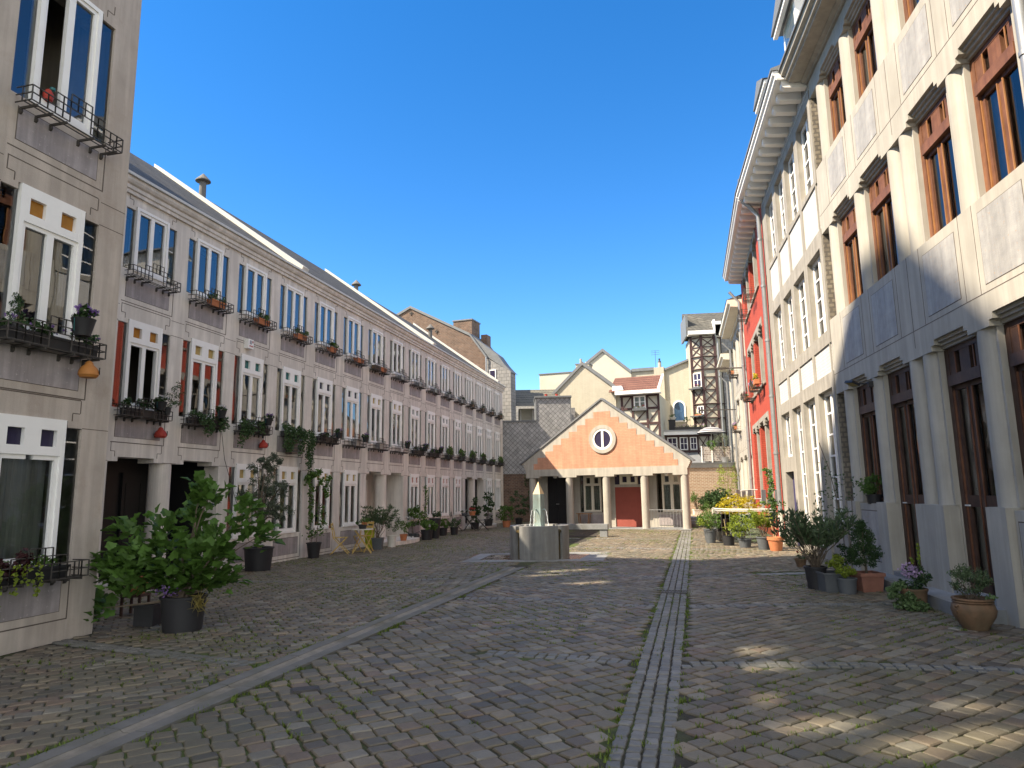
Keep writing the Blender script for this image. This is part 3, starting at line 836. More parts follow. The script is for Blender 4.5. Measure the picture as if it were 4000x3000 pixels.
o = nrm(A_L) * -9.7
terr = thing('terraced_house', 'long three-storey grey concrete terrace with white framed windows along the left side of the court', 'terraced house', (o[0], o[1], 0), RZ_L)
kinds = ['porch', 'porch', 'window', 'window', 'window', 'window', 'porch', 'porch', 'window', 'window', 'window', 'window', 'porch', 'porch', 'window', 'window']
terrace_bays(terr, BX, ROWS_T, kinds, 'conc', 7.2, 36.65, 7.18)
MB().box(7.2, 36.65, 1.3, 9.4, 0.0, 7.35).build('interior_wall', 'room', terr)
cprof = [(0, 7.17), (-0.05, 7.172), (-0.05, 7.235), (-0.08, 7.25), (-0.08, 7.32), (-0.12, 7.34), (-0.15, 7.385), (-0.15, 7.45), (0.4, 7.45), (0.4, 7.17)]
MB().prism(cprof, 7.15, 36.75, 'x').build('cornice', 'conc', terr)
MB().prism([(-0.20, 7.453), (-0.20, 7.505), (-0.185, 7.505), (-0.17, 7.47), (0.0, 7.47), (0.0, 7.453)], 7.1, 36.8, 'x').build('gutter', 'coping', terr)
roof = MB()
roof.prism([(-0.14, 7.49), (4.75, 11.08), (4.75, 10.96), (0.0, 7.471)], 7.15, 36.6, 'x'); roof.prism([(4.75, 11.08), (9.5, 7.6), (9.4, 7.55), (4.75, 10.96)], 7.15, 36.6, 'x')
roof = roof.build('roof', 'slate', terr)
for u in (15.5, 25.3, 35.2):
    MB().prism([(-0.12, 7.50), (4.8, 11.09), (4.8, 11.22), (-0.18, 7.62)], u, u + 0.30, 'x').build('coping', 'coping', terr)
for (u, y, z) in ((17.2, 4.5, 10.9), (28.4, 4.9, 10.9), (33.2, 3.0, 9.75)):
    vp_ = MB(); vp_.lathe([(0.11, z - 0.3), (0.10, z + 0.5)], (u, y), 14)
    vp_.lathe([(0.05, z + 0.46), (0.23, z + 0.50), (0.23, z + 0.53), (0.02, z + 0.76), (0.0, z + 0.76)], (u, y), 16)
    vp_.build('roof_vent', 'vent', terr)
# windows
tints = {0: 'amber', 1: 'ochre', 2: 'teal', 3: 'teal', 4: 'indigo', 5: 'indigo'}
for i, c in enumerate(BX):
    add_window(terr, 'up', c, ROWS_T, curtain=['dark', 'none', 'dark', 'half', 'none', 'dark', 'grey', 'none', 'white', 'split', 'grey', 'white', 'half', 'white', 'split', 'white'][i])
    cur = 'none' if i in (0,) else 'red' if i == 4 else ['', 'dark', 'split', 'grey', '', 'none', 'low', 'split'][i % 8]
    add_window(terr, 'mid', c, ROWS_T, tint=tints.get(i, 'ochre' if i in (6, 7) else 'indigo'), curtain=cur if i < 8 else ['white', 'dark', 'split', 'half', 'white', 'grey', 'white', 'split'][i - 8], skip='both' if i == 0 else '', label='open window with no panes showing a dark room' if i == 0 else None)
    if kinds[i] == 'window': add_window(terr, 'low', c, ROWS_T, tint='ochre' if i < 6 else 'redpane', curtain=['', '', 'low', 'split', 'grey', 'white', '', '', 'white', 'split', 'low', 'white', '', '', 'half', 'white'][i])
    put('window_grille', shared(('window_grille', 'l'), rack_mesh, 'iron'), terr, (c - 0.02, 0, ROWS_T['up'][0] - 0.15))
    if i != 3: put('window_grille', shared(('window_grille', 'l'), rack_mesh, 'iron'), terr, (c - 0.02, 0, ROWS_T['mid'][0] - 0.15))
# porches: side and back walls, doors
def porch(i0, dark):
    a, b = BX[i0] - HW, BX[i0 + 1] + HW
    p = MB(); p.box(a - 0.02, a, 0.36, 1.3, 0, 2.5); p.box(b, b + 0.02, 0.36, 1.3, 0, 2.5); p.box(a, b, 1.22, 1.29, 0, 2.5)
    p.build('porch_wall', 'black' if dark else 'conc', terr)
    m = (a + b) / 2
    for s, dm in ((-1, 'black'), (1, 'black' if dark else 'white')):
        x0 = m + (0.12 if s > 0 else -0.98); d = MB()
        if dm == 'white':
            d.box(x0, x0 + 0.09, 1.15, 1.22, 0.02, 2.1); d.box(x0 + 0.77, x0 + 0.86, 1.15, 1.22, 0.02, 2.1)
            for z in (0.02, 0.45, 0.85, 1.25, 1.65, 2.02): d.box(x0 + 0.09, x0 + 0.77, 1.155, 1.22, z, z + 0.08)
            d = d.build('door', 'white', terr)
            MB().box(x0 + 0.09, x0 + 0.77, 1.18, 1.2, 0.1, 2.02).build('pane', 'indigo', d)
        else:
            d.box(x0, x0 + 0.86, 1.16, 1.22, 0.02, 2.1); d.box(x0 + 0.08, x0 + 0.40, 1.15, 1.17, 0.3, 1.9); d.box(x0 + 0.46, x0 + 0.78, 1.15, 1.17, 0.3, 1.9)
            d = d.build('door', 'black' if dark else 'offwhite', terr)
            MB().box(x0 + 0.03, x0 + 0.06, 1.10, 1.16, 0.95, 1.1).build('handle', 'zinc', d)
    return a, b
porch(0, True); porch(6, False); porch(12, True)
# rounded entrance steps
for i0, w in ((0, 1.35), (6, 1.55), (12, 1.3)):
    m = (BX[i0] + BX[i0 + 1]) / 2
    s = MB(); pts = [(m - w, 1.2), (m - w, 0.0)] + [(m + w * math.sin(t), -0.95 * math.cos(t) ** 0.55) for t in np.linspace(-1.45, 1.45, 17)] + [(m + w, 0.0), (m + w, 1.2)]
    s.prism(pts, 0.0, 0.13, 'z')
    s.build('entrance_step', 'conc', terr)
# alarm box, house number plates, small dark fittings on the cornice
ab = MB(); ab.box(13.42, 13.62, -0.11, 0.0, 4.98, 5.20); ab = ab.build('alarm_box', 'white', terr)
ag = MB(); ag.box(13.47, 13.54, -0.113, -0.10, 5.08, 5.17); ag.build('alarm_grille', 'zinc', ab)
ar = MB(); ar.box(13.565, 13.60, -0.114, -0.10, 5.12, 5.17)
for k in range(7): ar.box(13.46 + k * 0.021, 13.473 + k * 0.021, -0.113, -0.10, 5.02 + (k % 2) * 0.006, 5.05 + (k % 3) * 0.004)
ar.build('alarm_lettering', 'fl_red', ab)

# near left house
o = nrm(A_L) * -7.0
near = thing('townhouse', 'tall weathered concrete house at the left edge with large white windows, closest to the viewer', 'townhouse', (o[0], o[1], 0), RZ_L)
ROWS_N = dict(up=(6.08, 7.82), mid=(3.40, 5.09), low=(0.86, 2.51))
NB = [2.62, 4.32, 6.02]
_hm = HM; HM = 0.435
PORCH_PAR = 9
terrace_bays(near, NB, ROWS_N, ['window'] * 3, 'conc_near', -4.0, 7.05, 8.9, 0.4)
HM = 0.415
nw = MB(); nw.box(-4, 7.05, 0, 9, 8.9, 9.05); nw.box(6.65, 7.05, 0.4, 9, 0, 8.9); nw.box(-4, -3.6, 0.4, 9, 0, 8.9); nw.box(-4, 7.05, 8.6, 9, 0, 8.9)
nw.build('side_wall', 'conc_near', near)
MB().box(-3.6, 6.65, 1.3, 8.6, 0.0, 8.9).build('interior_wall', 'room', near)
MB().prism([(-0.15, 9.05), (4.5, 10.6), (9.2, 9.05)], -4.1, 7.15, 'x').build('roof', 'slate', near)
for i, c in enumerate(NB):
    s = 1.0
    add_window(near, 'up', c, ROWS_N, tint='indigo', curtain='none', sc=s, skip='left' if i == 2 else '')
    add_window(near, 'mid', c, ROWS_N, tint='amber', curtain='split', sc=s)
    add_window(near, 'low', c, ROWS_N, tint='indigo', curtain='white', sc=s)
    for kz in ('up', 'mid', 'low'):
        put('window_grille', shared(('window_grille', 'n'), lambda: rack_mesh(1.25, 0.26), 'iron'), near, (c + 0.02, 0, ROWS_N[kz][0] - 0.13))

LIGHT = [(1.07, 14.29, 1.2, 0.28), (0.6, 13.6, 0.9, 0.2), (1.12, 12.32, 1.2, 0.28), (0.7, 11.9, 0.6, 0.2), (1.3, 10.9, 0.9, 0.24), (2.3, 7.1, 0.7, 0.24), (2.29, 6.5, 0.6, 0.2), (2.11, 4.95, 0.7, 0.22), (2.78, 4.6, 1.2, 0.24), (3.6, 4.3, 0.9, 0.2), (1.75, 5.5, 0.5, 0.18), (3.3, 5.3, 0.5, 0.18)]
# unseen blocker added behind the near left houses to throw the big court shadow
tall = thing('shadow_blocker', 'unseen gabled slab added behind the near left facade to cast the court shadow', 'house', (0, 0, 0), 0)
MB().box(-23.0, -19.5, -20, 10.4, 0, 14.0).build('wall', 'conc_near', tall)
top = MB(); top.prism([(-20, 14.0), (-20, 30.8), (-7, 30.8), (-7, 14.0)], -19.6, -19.5, 'x')
top.prism([(-7, 30.8), (-0.8, 30.8), (3.0, 34.8), (8.1, 31.1), (8.15, 30.8)], -19.6, -19.5, 'x')
top.prism([(8.1, 31.1), (8.6, 29.0), (8.6, 26.4), (10.4, 23.9), (10.4, 14.0), (8.1, 14.0)], -19.6, -19.5, 'x')
# narrow slots cut in the blocker to shape added sun patches on the paving
slots = []
for (gx, gy, L, w_) in LIGHT:
    D_ = (gx + 19.55) / 0.9
    slots.append((gy - 0.28 * D_ - w_ / 2, gy - 0.28 * D_ + w_ / 2, D_ - L * 0.53, D_ + L * 0.53))
ysl = sorted({-7.0, 8.1} | {e for q in slots for e in q[:2]}); zsl = sorted({14.0, 30.8} | {e for q in slots for e in q[2:]})
for i in range(len(ysl) - 1):
    run = None
    for j in range(len(zsl) - 1):
        ym, zm_ = (ysl[i] + ysl[i + 1]) / 2, (zsl[j] + zsl[j + 1]) / 2
        hole = any(q[0] < ym < q[1] and q[2] < zm_ < q[3] for q in slots)
        if not hole and run is None: run = zsl[j]
        if hole and run is not None: top.box(-19.6, -19.5, ysl[i], ysl[i + 1], run, zsl[j]); run = None
    if run is not None: top.box(-19.6, -19.5, ysl[i], ysl[i + 1], run, 30.8)
top.build('slotted_blocker', 'conc_near', tall)
# ------------------------------------------------------------------ right side: concrete house with round columns
def wood_window(zb, zt, w, door=False):
    """dark frame, transom board with two square panes, two tall lights"""
    f = MB(); h = w / 2; t0 = zt - 0.62
    f.box(-h, -h + 0.10, 0, 0.10, zb, zt); f.box(h - 0.10, h, 0, 0.10, zb, zt)
    f.box(-h + 0.10, h - 0.10, 0.005, 0.10, zt - 0.16, zt); f.box(-h + 0.10, h - 0.10, -0.035, 0.10, t0, t0 + 0.15)
    iw = h - 0.10; pw = iw * 0.52
    for a, b in ((-iw, -pw - 0.06), (-0.13, 0.13), (pw + 0.06, iw)): f.box(a, b, 0.01, 0.09, t0 + 0.15, zt - 0.16)
    f.box(-iw, iw, 0.03, 0.08, zb, zb + (0.12 if door else 0.06)); f.box(-iw, iw, 0.03, 0.08, t0 - 0.06, t0)
    for a, b in ((-iw, -iw + 0.08), (-0.05, 0.05), (iw - 0.08, iw)): f.box(a, b, 0.03, 0.08, zb, t0)
    if door: f.box(-iw, iw, 0.025, 0.085, zb + 1.10, zb + 1.25)
    return f
def wood_pane(zb, zt, w):
    g = MB(); h = w / 2 - 0.09; t0 = zt - 0.62
    g.add([(-h, 0.06, zb + 0.05), (h, 0.06, zb + 0.05), (h, 0.06, zt - 0.1), (-h, 0.06, zt - 0.1)], [(0, 1, 2, 3)])
    return g
def drape(zb, zt, w, segs, y=0.16):
    g = MB(); n = 14
    for a, b in segs:
        vs = []
        for i in range(n + 1):
            x = a * w + (b - a) * w * i / n
            vs += [(x, y + 0.02 * math.sin(i * 1.7), zb), (x, y + 0.02 * math.sin(i * 1.7), zt)]
        g.add(vs, [(2 * i, 2 * i + 2, 2 * i + 3, 2 * i + 1) for i in range(n)])
    return g
def column_house(par, bays, cols_, pairs, lv, conc, panelm, x0, x1, r=0.21, ped=True, doors=(), frame='wood'):
    """bays: (a,b) openings; lv: list of (sill, head) per storey; beams with stepped corbels over each column"""
    wall, jo = MB(), MB()
    D = 0.52
    edges = sorted([x0, x1] + [e for b in bays for e in b])
    ztop = lv[-1][1]
    for s, (sill, head) in enumerate(lv):
        nxt = lv[s + 1][0] if s + 1 < len(lv) else head + 0.42
        # piers behind the columns with ribs at both sides
        for i in range(0, len(edges), 2):
            a, b = edges[i], edges[i + 1]
            if b - a < 0.02: continue
            wall.box(a, b, 0.145, D + 0.12, sill - (0.0 if s else sill), head)
            if i > 0: wall.box(a - 0.0, a + 0.045, 0.09, 0.145, sill, head)
            if i + 2 < len(edges): wall.box(b - 0.045, b, 0.09, 0.145, sill, head)
        for c in cols_:
            wall.lathe([(r, sill), (r, head)], (c, r + 0.003), 26)
        # beam and corbel steps
        wall.box(x0, x1, 0.0, D + 0.12, head + 0.15, nxt - 0.0 if s + 1 < len(lv) else nxt)
        for i in range(0, len(edges), 2):
            a, b = edges[i], edges[i + 1]
            a1, b1 = (a if i == 0 else a - 0.02), (b if i + 2 >= len(edges) else b + 0.02)
            wall.box(a1, b1, 0.0, D + 0.12, head, head + 0.075)
            wall.box(a1 - (0.09 if i else 0), b1 + (0.09 if i + 2 < len(edges) else 0), 0.0, D + 0.12, head + 0.075, head + 0.15)
        for a, b in bays:
            for q, (y0_, dz) in enumerate(((0.05, 0.045), (0.09, 0.09), (0.13, 0.135))):
                wall.box(a, b, y0_, D + 0.1, head + 0.15 - dz, head + 0.151 - dz + 0.045)
        # joints
        jo.box(x0, x1, -0.002, 0.01, head + 0.40, head + 0.41)
        # spandrel panels above this beam
        if s + 1 < len(lv):
            for a, b in bays:
                m = (a + b) / 2; p0, p1 = head + 0.50, nxt - 0.16
                jo.box(m - 0.475, m + 0.475, -0.002, 0.01, p0 - 0.008, p1 + 0.008)
                put('stone_panel', shared(('stone_panel', panelm, round(p1 - p0, 3)), lambda: MB().box(-0.465, 0.465, -0.005, 0.006, 0, p1 - p0), panelm), par, (m, 0, p0))
                for q in (-0.60, 0.59): jo.box(m + q, m + q + 0.01, -0.002, 0.01, p0 - 0.09, nxt)
            for p in pairs: jo.box(p - 0.006, p + 0.006, -0.002, 0.01, head + 0.15, nxt)
    if ped:
        for c in ped:
            wall.box(c[0], c[1], -0.06, 0.2, -0.25, lv[0][0])
    for i, (a, b) in enumerate(bays):
        if i not in doors:
            wall.box(a, b, 0.02, D, -0.25, lv[0][0] - 0.03)
            m = (a + b) / 2
            jo.box(m - 0.47, m + 0.47, 0.015, 0.03, 0.30, lv[0][0] - 0.15); put('stone_panel', MB().box(m - 0.455, m + 0.455, 0.012, 0.03, 0.315, lv[0][0] - 0.165).mesh('stone_panel', panelm), par)
        else: wall.box(a, b, 0.1, D, -0.25, 0.22)
    wall.cur = 1; wall.add(jo.v, jo.f); wall.build('wall', (conc, 'joint'), par, smooth=True)
    for s, (sill, head) in enumerate(lv):
        for i, (a, b) in enumerate(bays):
            dr = s == 0 and i in doors
            zb = 0.22 if dr else sill; w = b - a; zt = head + 0.10
            key = (round(zb, 2), round(zt, 2), round(w, 2), dr, frame)
            nm = 'door' if dr else 'window'
            o_ = put(nm, shared((nm,) + key, lambda: wood_window(zb, zt, w, dr), 'wood_dark' if (s == 0 and frame == 'wood') else frame), par, ((a + b) / 2, 0.165, 0))  # ground floor frames get darker wood, the shade there put into the colour
            put('pane', shared(('pane', 'w') + key, lambda: wood_pane(zb, zt, w), 'glass_r'), o_)
            put('curtain', shared(('curtain', 'w') + key, lambda: drape(zb + 0.05, zt - 0.64, w, ((-0.42, -0.02), (0.18, 0.42)), 0.14), 'curtain'), o_)
            if frame == 'wood':
                iw = w / 2 - 0.1; q = MB(); t0 = zt - 0.62
                for xx in (-iw, -0.05 - 0.02, iw - 0.02, 0.05): q.box(xx, xx + 0.02, 0.015, 0.03, zb + 0.12, t0 - 0.06)
                for xx in (-0.26, 0.24): q.box(xx * 1.0, xx + 0.02, 0.0, 0.01, t0 + 0.15, zt - 0.16)
                q.build('inner_bead', 'wood_light' if s else 'wood', o_)  # lit upper beads more orange, shaded ground floor ones darker by colour
            if dr:
                q = MB(); q.bar((-0.36 * w, -0.02, zb + 1.12), (-0.30 * w + 0.06, -0.02, zb + 1.12), 0.02); q.bar((-0.36 * w, -0.02, zb + 1.12), (-0.36 * w, 0.04, zb + 1.12), 0.018)
                q.build('handle', 'coping', o_)

U0 = 14.62
oA = dirv(A_R) * U0 + nrm(A_R) * 4.42
hA = thing('column_house', 'cream concrete house with round columns and red brown wooden windows, nearest on the right', 'house', (oA[0], oA[1], 0), rz_right(A_R))
X = lambda u: U0 - u
cols_u = [14.13, 12.58, 10.99, 10.52, 8.97, 7.42, 6.95, 5.4, 3.85]
bays_u = [(13.89, 12.82), (12.34, 11.24), (10.27, 9.21), (8.73, 7.66), (6.71, 5.64), (5.16, 4.09)]
bays_x = [(X(a), X(b)) for a, b in bays_u]
peds = [(X(14.36), X(13.90)), (X(12.80), X(12.36)), (X(11.21), X(10.30)), (X(9.19), X(8.75)), (X(7.64), X(6.73)), (X(5.62), X(5.18)), (X(4.07), X(3.63))]
LV_A = [(1.34, 3.48), (5.03, 6.90), (8.35, 10.02)]
column_house(hA, bays_x, [X(u) for u in cols_u], [X(10.755), X(7.185)], LV_A, 'rconc', 'rpanel', 0.0, X(3.3), doors=(1, 2), ped=peds)
MB().box(0.02, X(3.3), 1.3, 9, -0.1, 10.4).build('interior_wall', 'room', hA)
fl = MB(); fl.box(0.0, X(3.3), 0.64, 1.3, 3.7, 3.85); fl.box(0, X(3.3), 0.64, 1.3, 7.1, 7.25); fl.box(0, 0.02, 0.3, 9, 0, 10.4); fl.build('side_wall', 'rubble', hA)
cz = 10.40
MB().prism([(0.3, cz), (-0.06, cz), (-0.06, cz + 0.03), (-0.14, cz + 0.05), (-0.14, cz + 0.08), (-0.40, cz + 0.10), (-0.40, cz + 0.14), (-0.46, cz + 0.16), (-0.46, cz + 0.24), (-0.54, cz + 0.27), (-0.56, cz + 0.36), (0.3, cz + 0.36)], -0.05, X(3.3), 'x').build('cornice', 'rconc', hA)
MB().prism([(-0.60, cz + 0.363), (-0.60, cz + 0.41), (0.3, cz + 0.5), (0.3, cz + 0.363)], -0.1, X(3.3), 'x').build('gutter', 'slate_trim', hA)
MB().prism([(-0.5, cz + 0.40), (4.5, cz + 2.0), (9.3, cz + 0.4)], 0.0, X(3.3), 'x').build('roof', 'slate', hA)
st = MB()
for a, b in ((12.9, 11.1), (10.9, 9.0)): st.box(X(a), X(b), -0.42, -0.05, -0.05, 0.17); st.box(X(a) + 0.15, X(b) - 0.05, -0.05, 0.1, 0.0, 0.24)
st.build('door_step', 'blue_stone', hA)
pp = MB(); pp.tube([(X(7.2), -0.09, -0.1), (X(7.2), -0.09, 10.4)], 0.055, 12)
for z in (2.4, 4.6, 6.0, 8.0): pp.lathe([(0.066, z), (0.066, z + 0.05)], (X(7.2), -0.09), 12)
pp.build('downpipe', 'zinc', hA, smooth=True)
# flood lamp on the beam above the first door
fl = thing('flood_lamp', 'small black flood lamp under the beam above the farther glazed door of the column house', 'lamp', fr(oA, rz_right(A_R), X(12.75), -0.05, 3.38), rz_right(A_R))
f = MB(); f.bar((0.12, 0.05, 0.0), (-0.05, -0.10, 0.05), 0.03); f.box(0.08, 0.18, -0.02, 0.08, -0.05, 0.05); f.build('bracket', 'pot_black', fl)
f = MB(Matrix.Translation((-0.14, -0.18, 0.06)) @ Matrix.Rotation(R(-25), 4, 'X') @ Matrix.Rotation(R(15), 4, 'Z')); f.box(-0.12, 0.12, -0.09, 0.07, -0.02, 0.025); f.build('lamp_head', 'pot_black', fl)
f = MB(Matrix.Translation((-0.14, -0.18, 0.06)) @ Matrix.Rotation(R(-25), 4, 'X') @ Matrix.Rotation(R(15), 4, 'Z')); f.box(-0.10, 0.10, -0.07, 0.05, -0.024, -0.019); f.build('lamp_lens', 'leaf_dry', fl)

# ------------------------------------------------------------------ stone framed house with white brick panels
oB0 = np.array([6.61, 13.80, 0]); WB = 6.5
oB = oB0 + dirv(A_B) * WB
hB = thing('stone_frame_house', 'tall house with grey stone posts, white brick panels and white windows beyond the columns', 'house', (oB[0], oB[1], 0), rz_right(A_B))
XB = lambda u: WB - u
ob = [(0.2, 1.4), (1.74, 2.94), (3.25, 4.3), (4.70, 5.84)]
rowsB = [(0.25, 3.67), (4.87, 6.69), (8.2, 10.0)]
w_ = MB(); wp = MB(); pz = [(3.98, 4.58), (7.05, 8.08)]
w_.box(0, WB, 0, 0.42, 3.67, 3.98); w_.box(0, WB, 0, 0.42, 4.58, 4.87); w_.box(0, WB, 0, 0.42, 6.69, 7.05); w_.box(0, WB, 0, 0.42, 8.08, 8.2); w_.box(0, WB, 0, 0.42, 10.0, 10.55)
be = [WB] + [e for o_ in ob for e in (XB(o_[0]), XB(o_[1]))] + [0]
for i in range(0, len(be), 2):
    a, b = be[i + 1], be[i]
    for z0, z1 in ((-0.3, 3.67), (4.87, 6.69), (8.2, 10.0)): w_.box(a, b, 0, 0.42, z0, z1)
    for z0, z1 in pz: w_.box(a + 0.08, b - 0.08, 0.0, 0.42, z0, z1)
for a_, b_ in ob[:3]: w_.box(XB(b_), XB(a_), 0.05, 0.42, -0.3, 0.25 if a_ > 1 else 0.9)
w_.box(XB(5.84), XB(4.7), 0.0, 0.42, 2.05, 2.45)
w_.build('wall', 'stone', hB)
for z0, z1 in pz: wp.box(0.05, WB - 0.02, 0.03, 0.40, z0, z1)
wp.build('brick_panel', 'brick_white', hB)
MB().box(0.02, WB, 1.3, 9, -0.1, 10.5).build('interior_wall', 'room', hB)
def mull_window(zb, zt, w, bars):
    f = MB(); h = w / 2
    f.box(-h, -h + 0.07, 0, 0.07, zb, zt); f.box(h - 0.07, h, 0, 0.07, zb, zt); f.box(-h + 0.07, h - 0.07, 0, 0.07, zt - 0.07, zt); f.box(-h + 0.07, h - 0.07, 0, 0.07, zb, zb + 0.08)
    f.box(-0.05, 0.05, -0.01, 0.06, zb + 0.08, zt - 0.07)
    for k in range(1, bars + 1):
        z = zb + (zt - zb) * k / (bars + 1); f.box(-h + 0.07, h - 0.07, 0.012, 0.058, z - 0.02, z + 0.02)
    return f
for s, (zb, zt) in enumerate(rowsB):
    for i, (a, b) in enumerate(ob):
        z0 = zb
        if s == 0: z0 = 0.9 if i == 0 else 0.25
        if s == 0 and i == 3: z0 = 2.45
        w = b - a
        q = put('window', shared(('window', 'B', z0, zt, round(w, 2)), lambda: mull_window(z0, zt, w, 3 if s else (5 if z0 < 1 else 1)), 'white'), hB, (XB((a + b) / 2), 0.12, 0))
        put('pane', shared(('pane', 'B', z0, zt, round(w, 2)), lambda: MB().add([(-w / 2 + 0.05, 0.03, z0 + 0.05), (w / 2 - 0.05, 0.03, z0 + 0.05), (w / 2 - 0.05, 0.03, zt - 0.05), (-w / 2 + 0.05, 0.03, zt - 0.05)], [(0, 1, 2, 3)]), 'glass_r'), q)
        put('curtain', shared(('curtain', 'B', z0, zt, round(w, 2)), lambda: drape(z0 + 0.1, zt - 0.1, w, ((-0.45, -0.1), (0.1, 0.45)), 0.12), 'curtain'), q)
d = MB(); d.box(XB(5.84), XB(4.7), 0.18, 0.24, -0.1, 2.05); d.box(XB(5.7), XB(5.35), 0.165, 0.182, 0.3, 1.85); d.box(XB(5.2), XB(4.85), 0.165, 0.182, 0.3, 1.85)
M['door_blue'] = surf('dark blue door', (0.035, 0.03, 0.12), None, 5, rough=0.4, bump=0)
d = d.build('door', 'door_blue', hB)
MB().box(XB(5.28), XB(5.25), 0.12, 0.18, 0.95, 1.08).build('handle', 'zinc', d)
MB().box(-0.15, 0.03, 0, 0.4, -0.3, 10.5).build('rubble_strip', 'rubble', hB, (WB + 0.02, 0.03, 0))

def cornice_beams(par, x0, x1, z, soff='white', n=13, proj=0.62):
    b = MB()
    b.box(x0, x1, 0.0, 0.4, z, z + 0.34)
    for i in range(n):
        x = x0 + 0.12 + (x1 - x0 - 0.35) * i / (n - 1)
        b.prism([(0.0, z + 0.12), (-proj + 0.16, z + 0.17), (-proj + 0.10, z + 0.21), (-proj + 0.10, z + 0.335), (0.0, z + 0.335)], x, x + 0.17, 'x')
    b.box(x0, x1, -proj, 0.4, z + 0.34, z + 0.38)
    b.prism([(-proj, z + 0.335), (-proj - 0.04, z + 0.36), (-proj - 0.04, z + 0.44), (-proj - 0.09, z + 0.47), (-proj - 0.09, z + 0.56), (-proj + 0.1, z + 0.56), (-proj + 0.1, z + 0.38)], x0, x1, 'x')
    b.build('cornice', soff, par)
    MB().prism([(-proj - 0.12, z + 0.563), (-proj - 0.12, z + 0.62), (0.4, z + 0.95), (0.4, z + 0.563)], x0 - 0.03, x1 + 0.03, 'x').build('gutter', 'slate_trim', par)
cornice_beams(hB, 0.0, WB, 10.25, n=13)
MB().prism([(-0.6, 10.84), (4.5, 12.9), (9, 10.9)], 0.0, WB, 'x').build('roof', 'slate', hB)
def dormer(par, x, y, z, w=1.3, h=1.5):
    d = MB(); d.box(-w / 2, w / 2, 0, 2.5, 0, h)
    d = d.build('dormer', 'white', par, (x, y, z))
    MB().box(-w / 2 + 0.15, w / 2 - 0.15, -0.01, 0.05, 0.2, h - 0.15).build('pane', 'glass_r', d)
    MB().prism([(-w / 2 - 0.22, h - 0.02), (0, h + 0.42), (w / 2 + 0.22, h - 0.02)], -0.25, 2.4, 'y').build('dormer_roof', 'slate_trim', d)
    MB().prism([(-w / 2 - 0.18, h - 0.05), (-w / 2 - 0.16, h - 0.14), (w / 2 + 0.16, h - 0.14), (w / 2 + 0.18, h - 0.05), (0, h + 0.30)], -0.2, -0.1, 'y').build('pediment', 'white', d)
dormer(hB, XB(0.9), -0.05, 11.35); dormer(hB, XB(4.3), 0.0, 11.3)
dp = MB(); dp.tube([(0.0, -0.55, 10.55), (0.02, -0.35, 10.35), (0.05, -0.11, 10.0), (0.05, -0.11, -0.1)], 0.065, 12)
for z in (0.9, 2.6, 4.3, 6.0, 7.7, 9.2): dp.lathe([(0.08, z), (0.08, z + 0.06)], (0.05, -0.11), 12)
dp.build('downpipe', 'zinc', hB, smooth=True)
MB().tube([(0.05, -0.11, -0.12), (0.05, -0.11, 0.92)], 0.078, 12).build('downpipe_foot', 'pot_white', hB, smooth=True)

# ------------------------------------------------------------------ red brick house
WC = 8.7
oC0 = oB0 + dirv(A_B) * WB
oC = oC0 + dirv(A_C) * WC
hC = thing('red_house', 'narrow red painted brick house with pale stone lintels and iron flower racks', 'house', (oC[0], oC[1], 0), rz_right(A_C))
XC = lambda u: WC - u
oc = [(2.1, 3.3, 4.9), (5.3, 6.3, 7.55)]     # opening: near edge, stone post, far edge
rz_ = [(0.9, 3.75), (5.15, 6.92), (8.45, 9.98)]
wc = MB(); stn = MB()
ce = sorted([0, WC] + [XC(o_[0]) for o_ in oc] + [XC(o_[2]) for o_ in oc])
for i in range(0, len(ce), 2): wc.box(ce[i], ce[i + 1], 0, 0.4, -0.3, 10.6)
for a, p_, b in oc:
    x0, x1 = XC(b), XC(a)
    zz = [(-0.3, rz_[0][0])] + [(rz_[k][1] + 0.3, rz_[k + 1][0]) for k in range(2)] + [(rz_[2][1] + 0.3, 10.6)]
    for z0, z1 in zz: wc.box(x0, x1, 0, 0.4, z0, z1)
    for z0, z1 in rz_:
        xm = XC(p_)
        # lintel with stepped corbels below its ends and middle
        stn.prism([(x0 - 0.12, z1 + 0.04), (x0 - 0.12, z1 + 0.36), (x1 + 0.12, z1 + 0.36), (x1 + 0.12, z1 + 0.04), (x1, z1 + 0.04), (x1, z1 + 0.12), (x1 - 0.10, z1 + 0.12), (x1 - 0.10, z1 + 0.2), (xm + 0.34, z1 + 0.2), (xm + 0.34, z1 + 0.1), (xm + 0.22, z1 + 0.1), (xm + 0.22, z1), (xm - 0.22, z1), (xm - 0.22, z1 + 0.1), (xm - 0.34, z1 + 0.1), (xm - 0.34, z1 + 0.2), (x0 + 0.1, z1 + 0.2), (x0 + 0.1, z1 + 0.12), (x0, z1 + 0.12), (x0, z1 + 0.04)], -0.025, 0.4, 'y')
        stn.box(xm - 0.13, xm + 0.13, 0.0, 0.4, z0, z1)
        stn.box(x0 - 0.08, x1 + 0.08, -0.05, 0.4, z0 - 0.1, z0)
wc.build('wall', 'brick_red', hC); stn.build('stone_lintel', 'stone', hC)
MB().box(0, WC, 1.3, 9, -0.1, 10.5).build('interior_wall', 'room', hC)
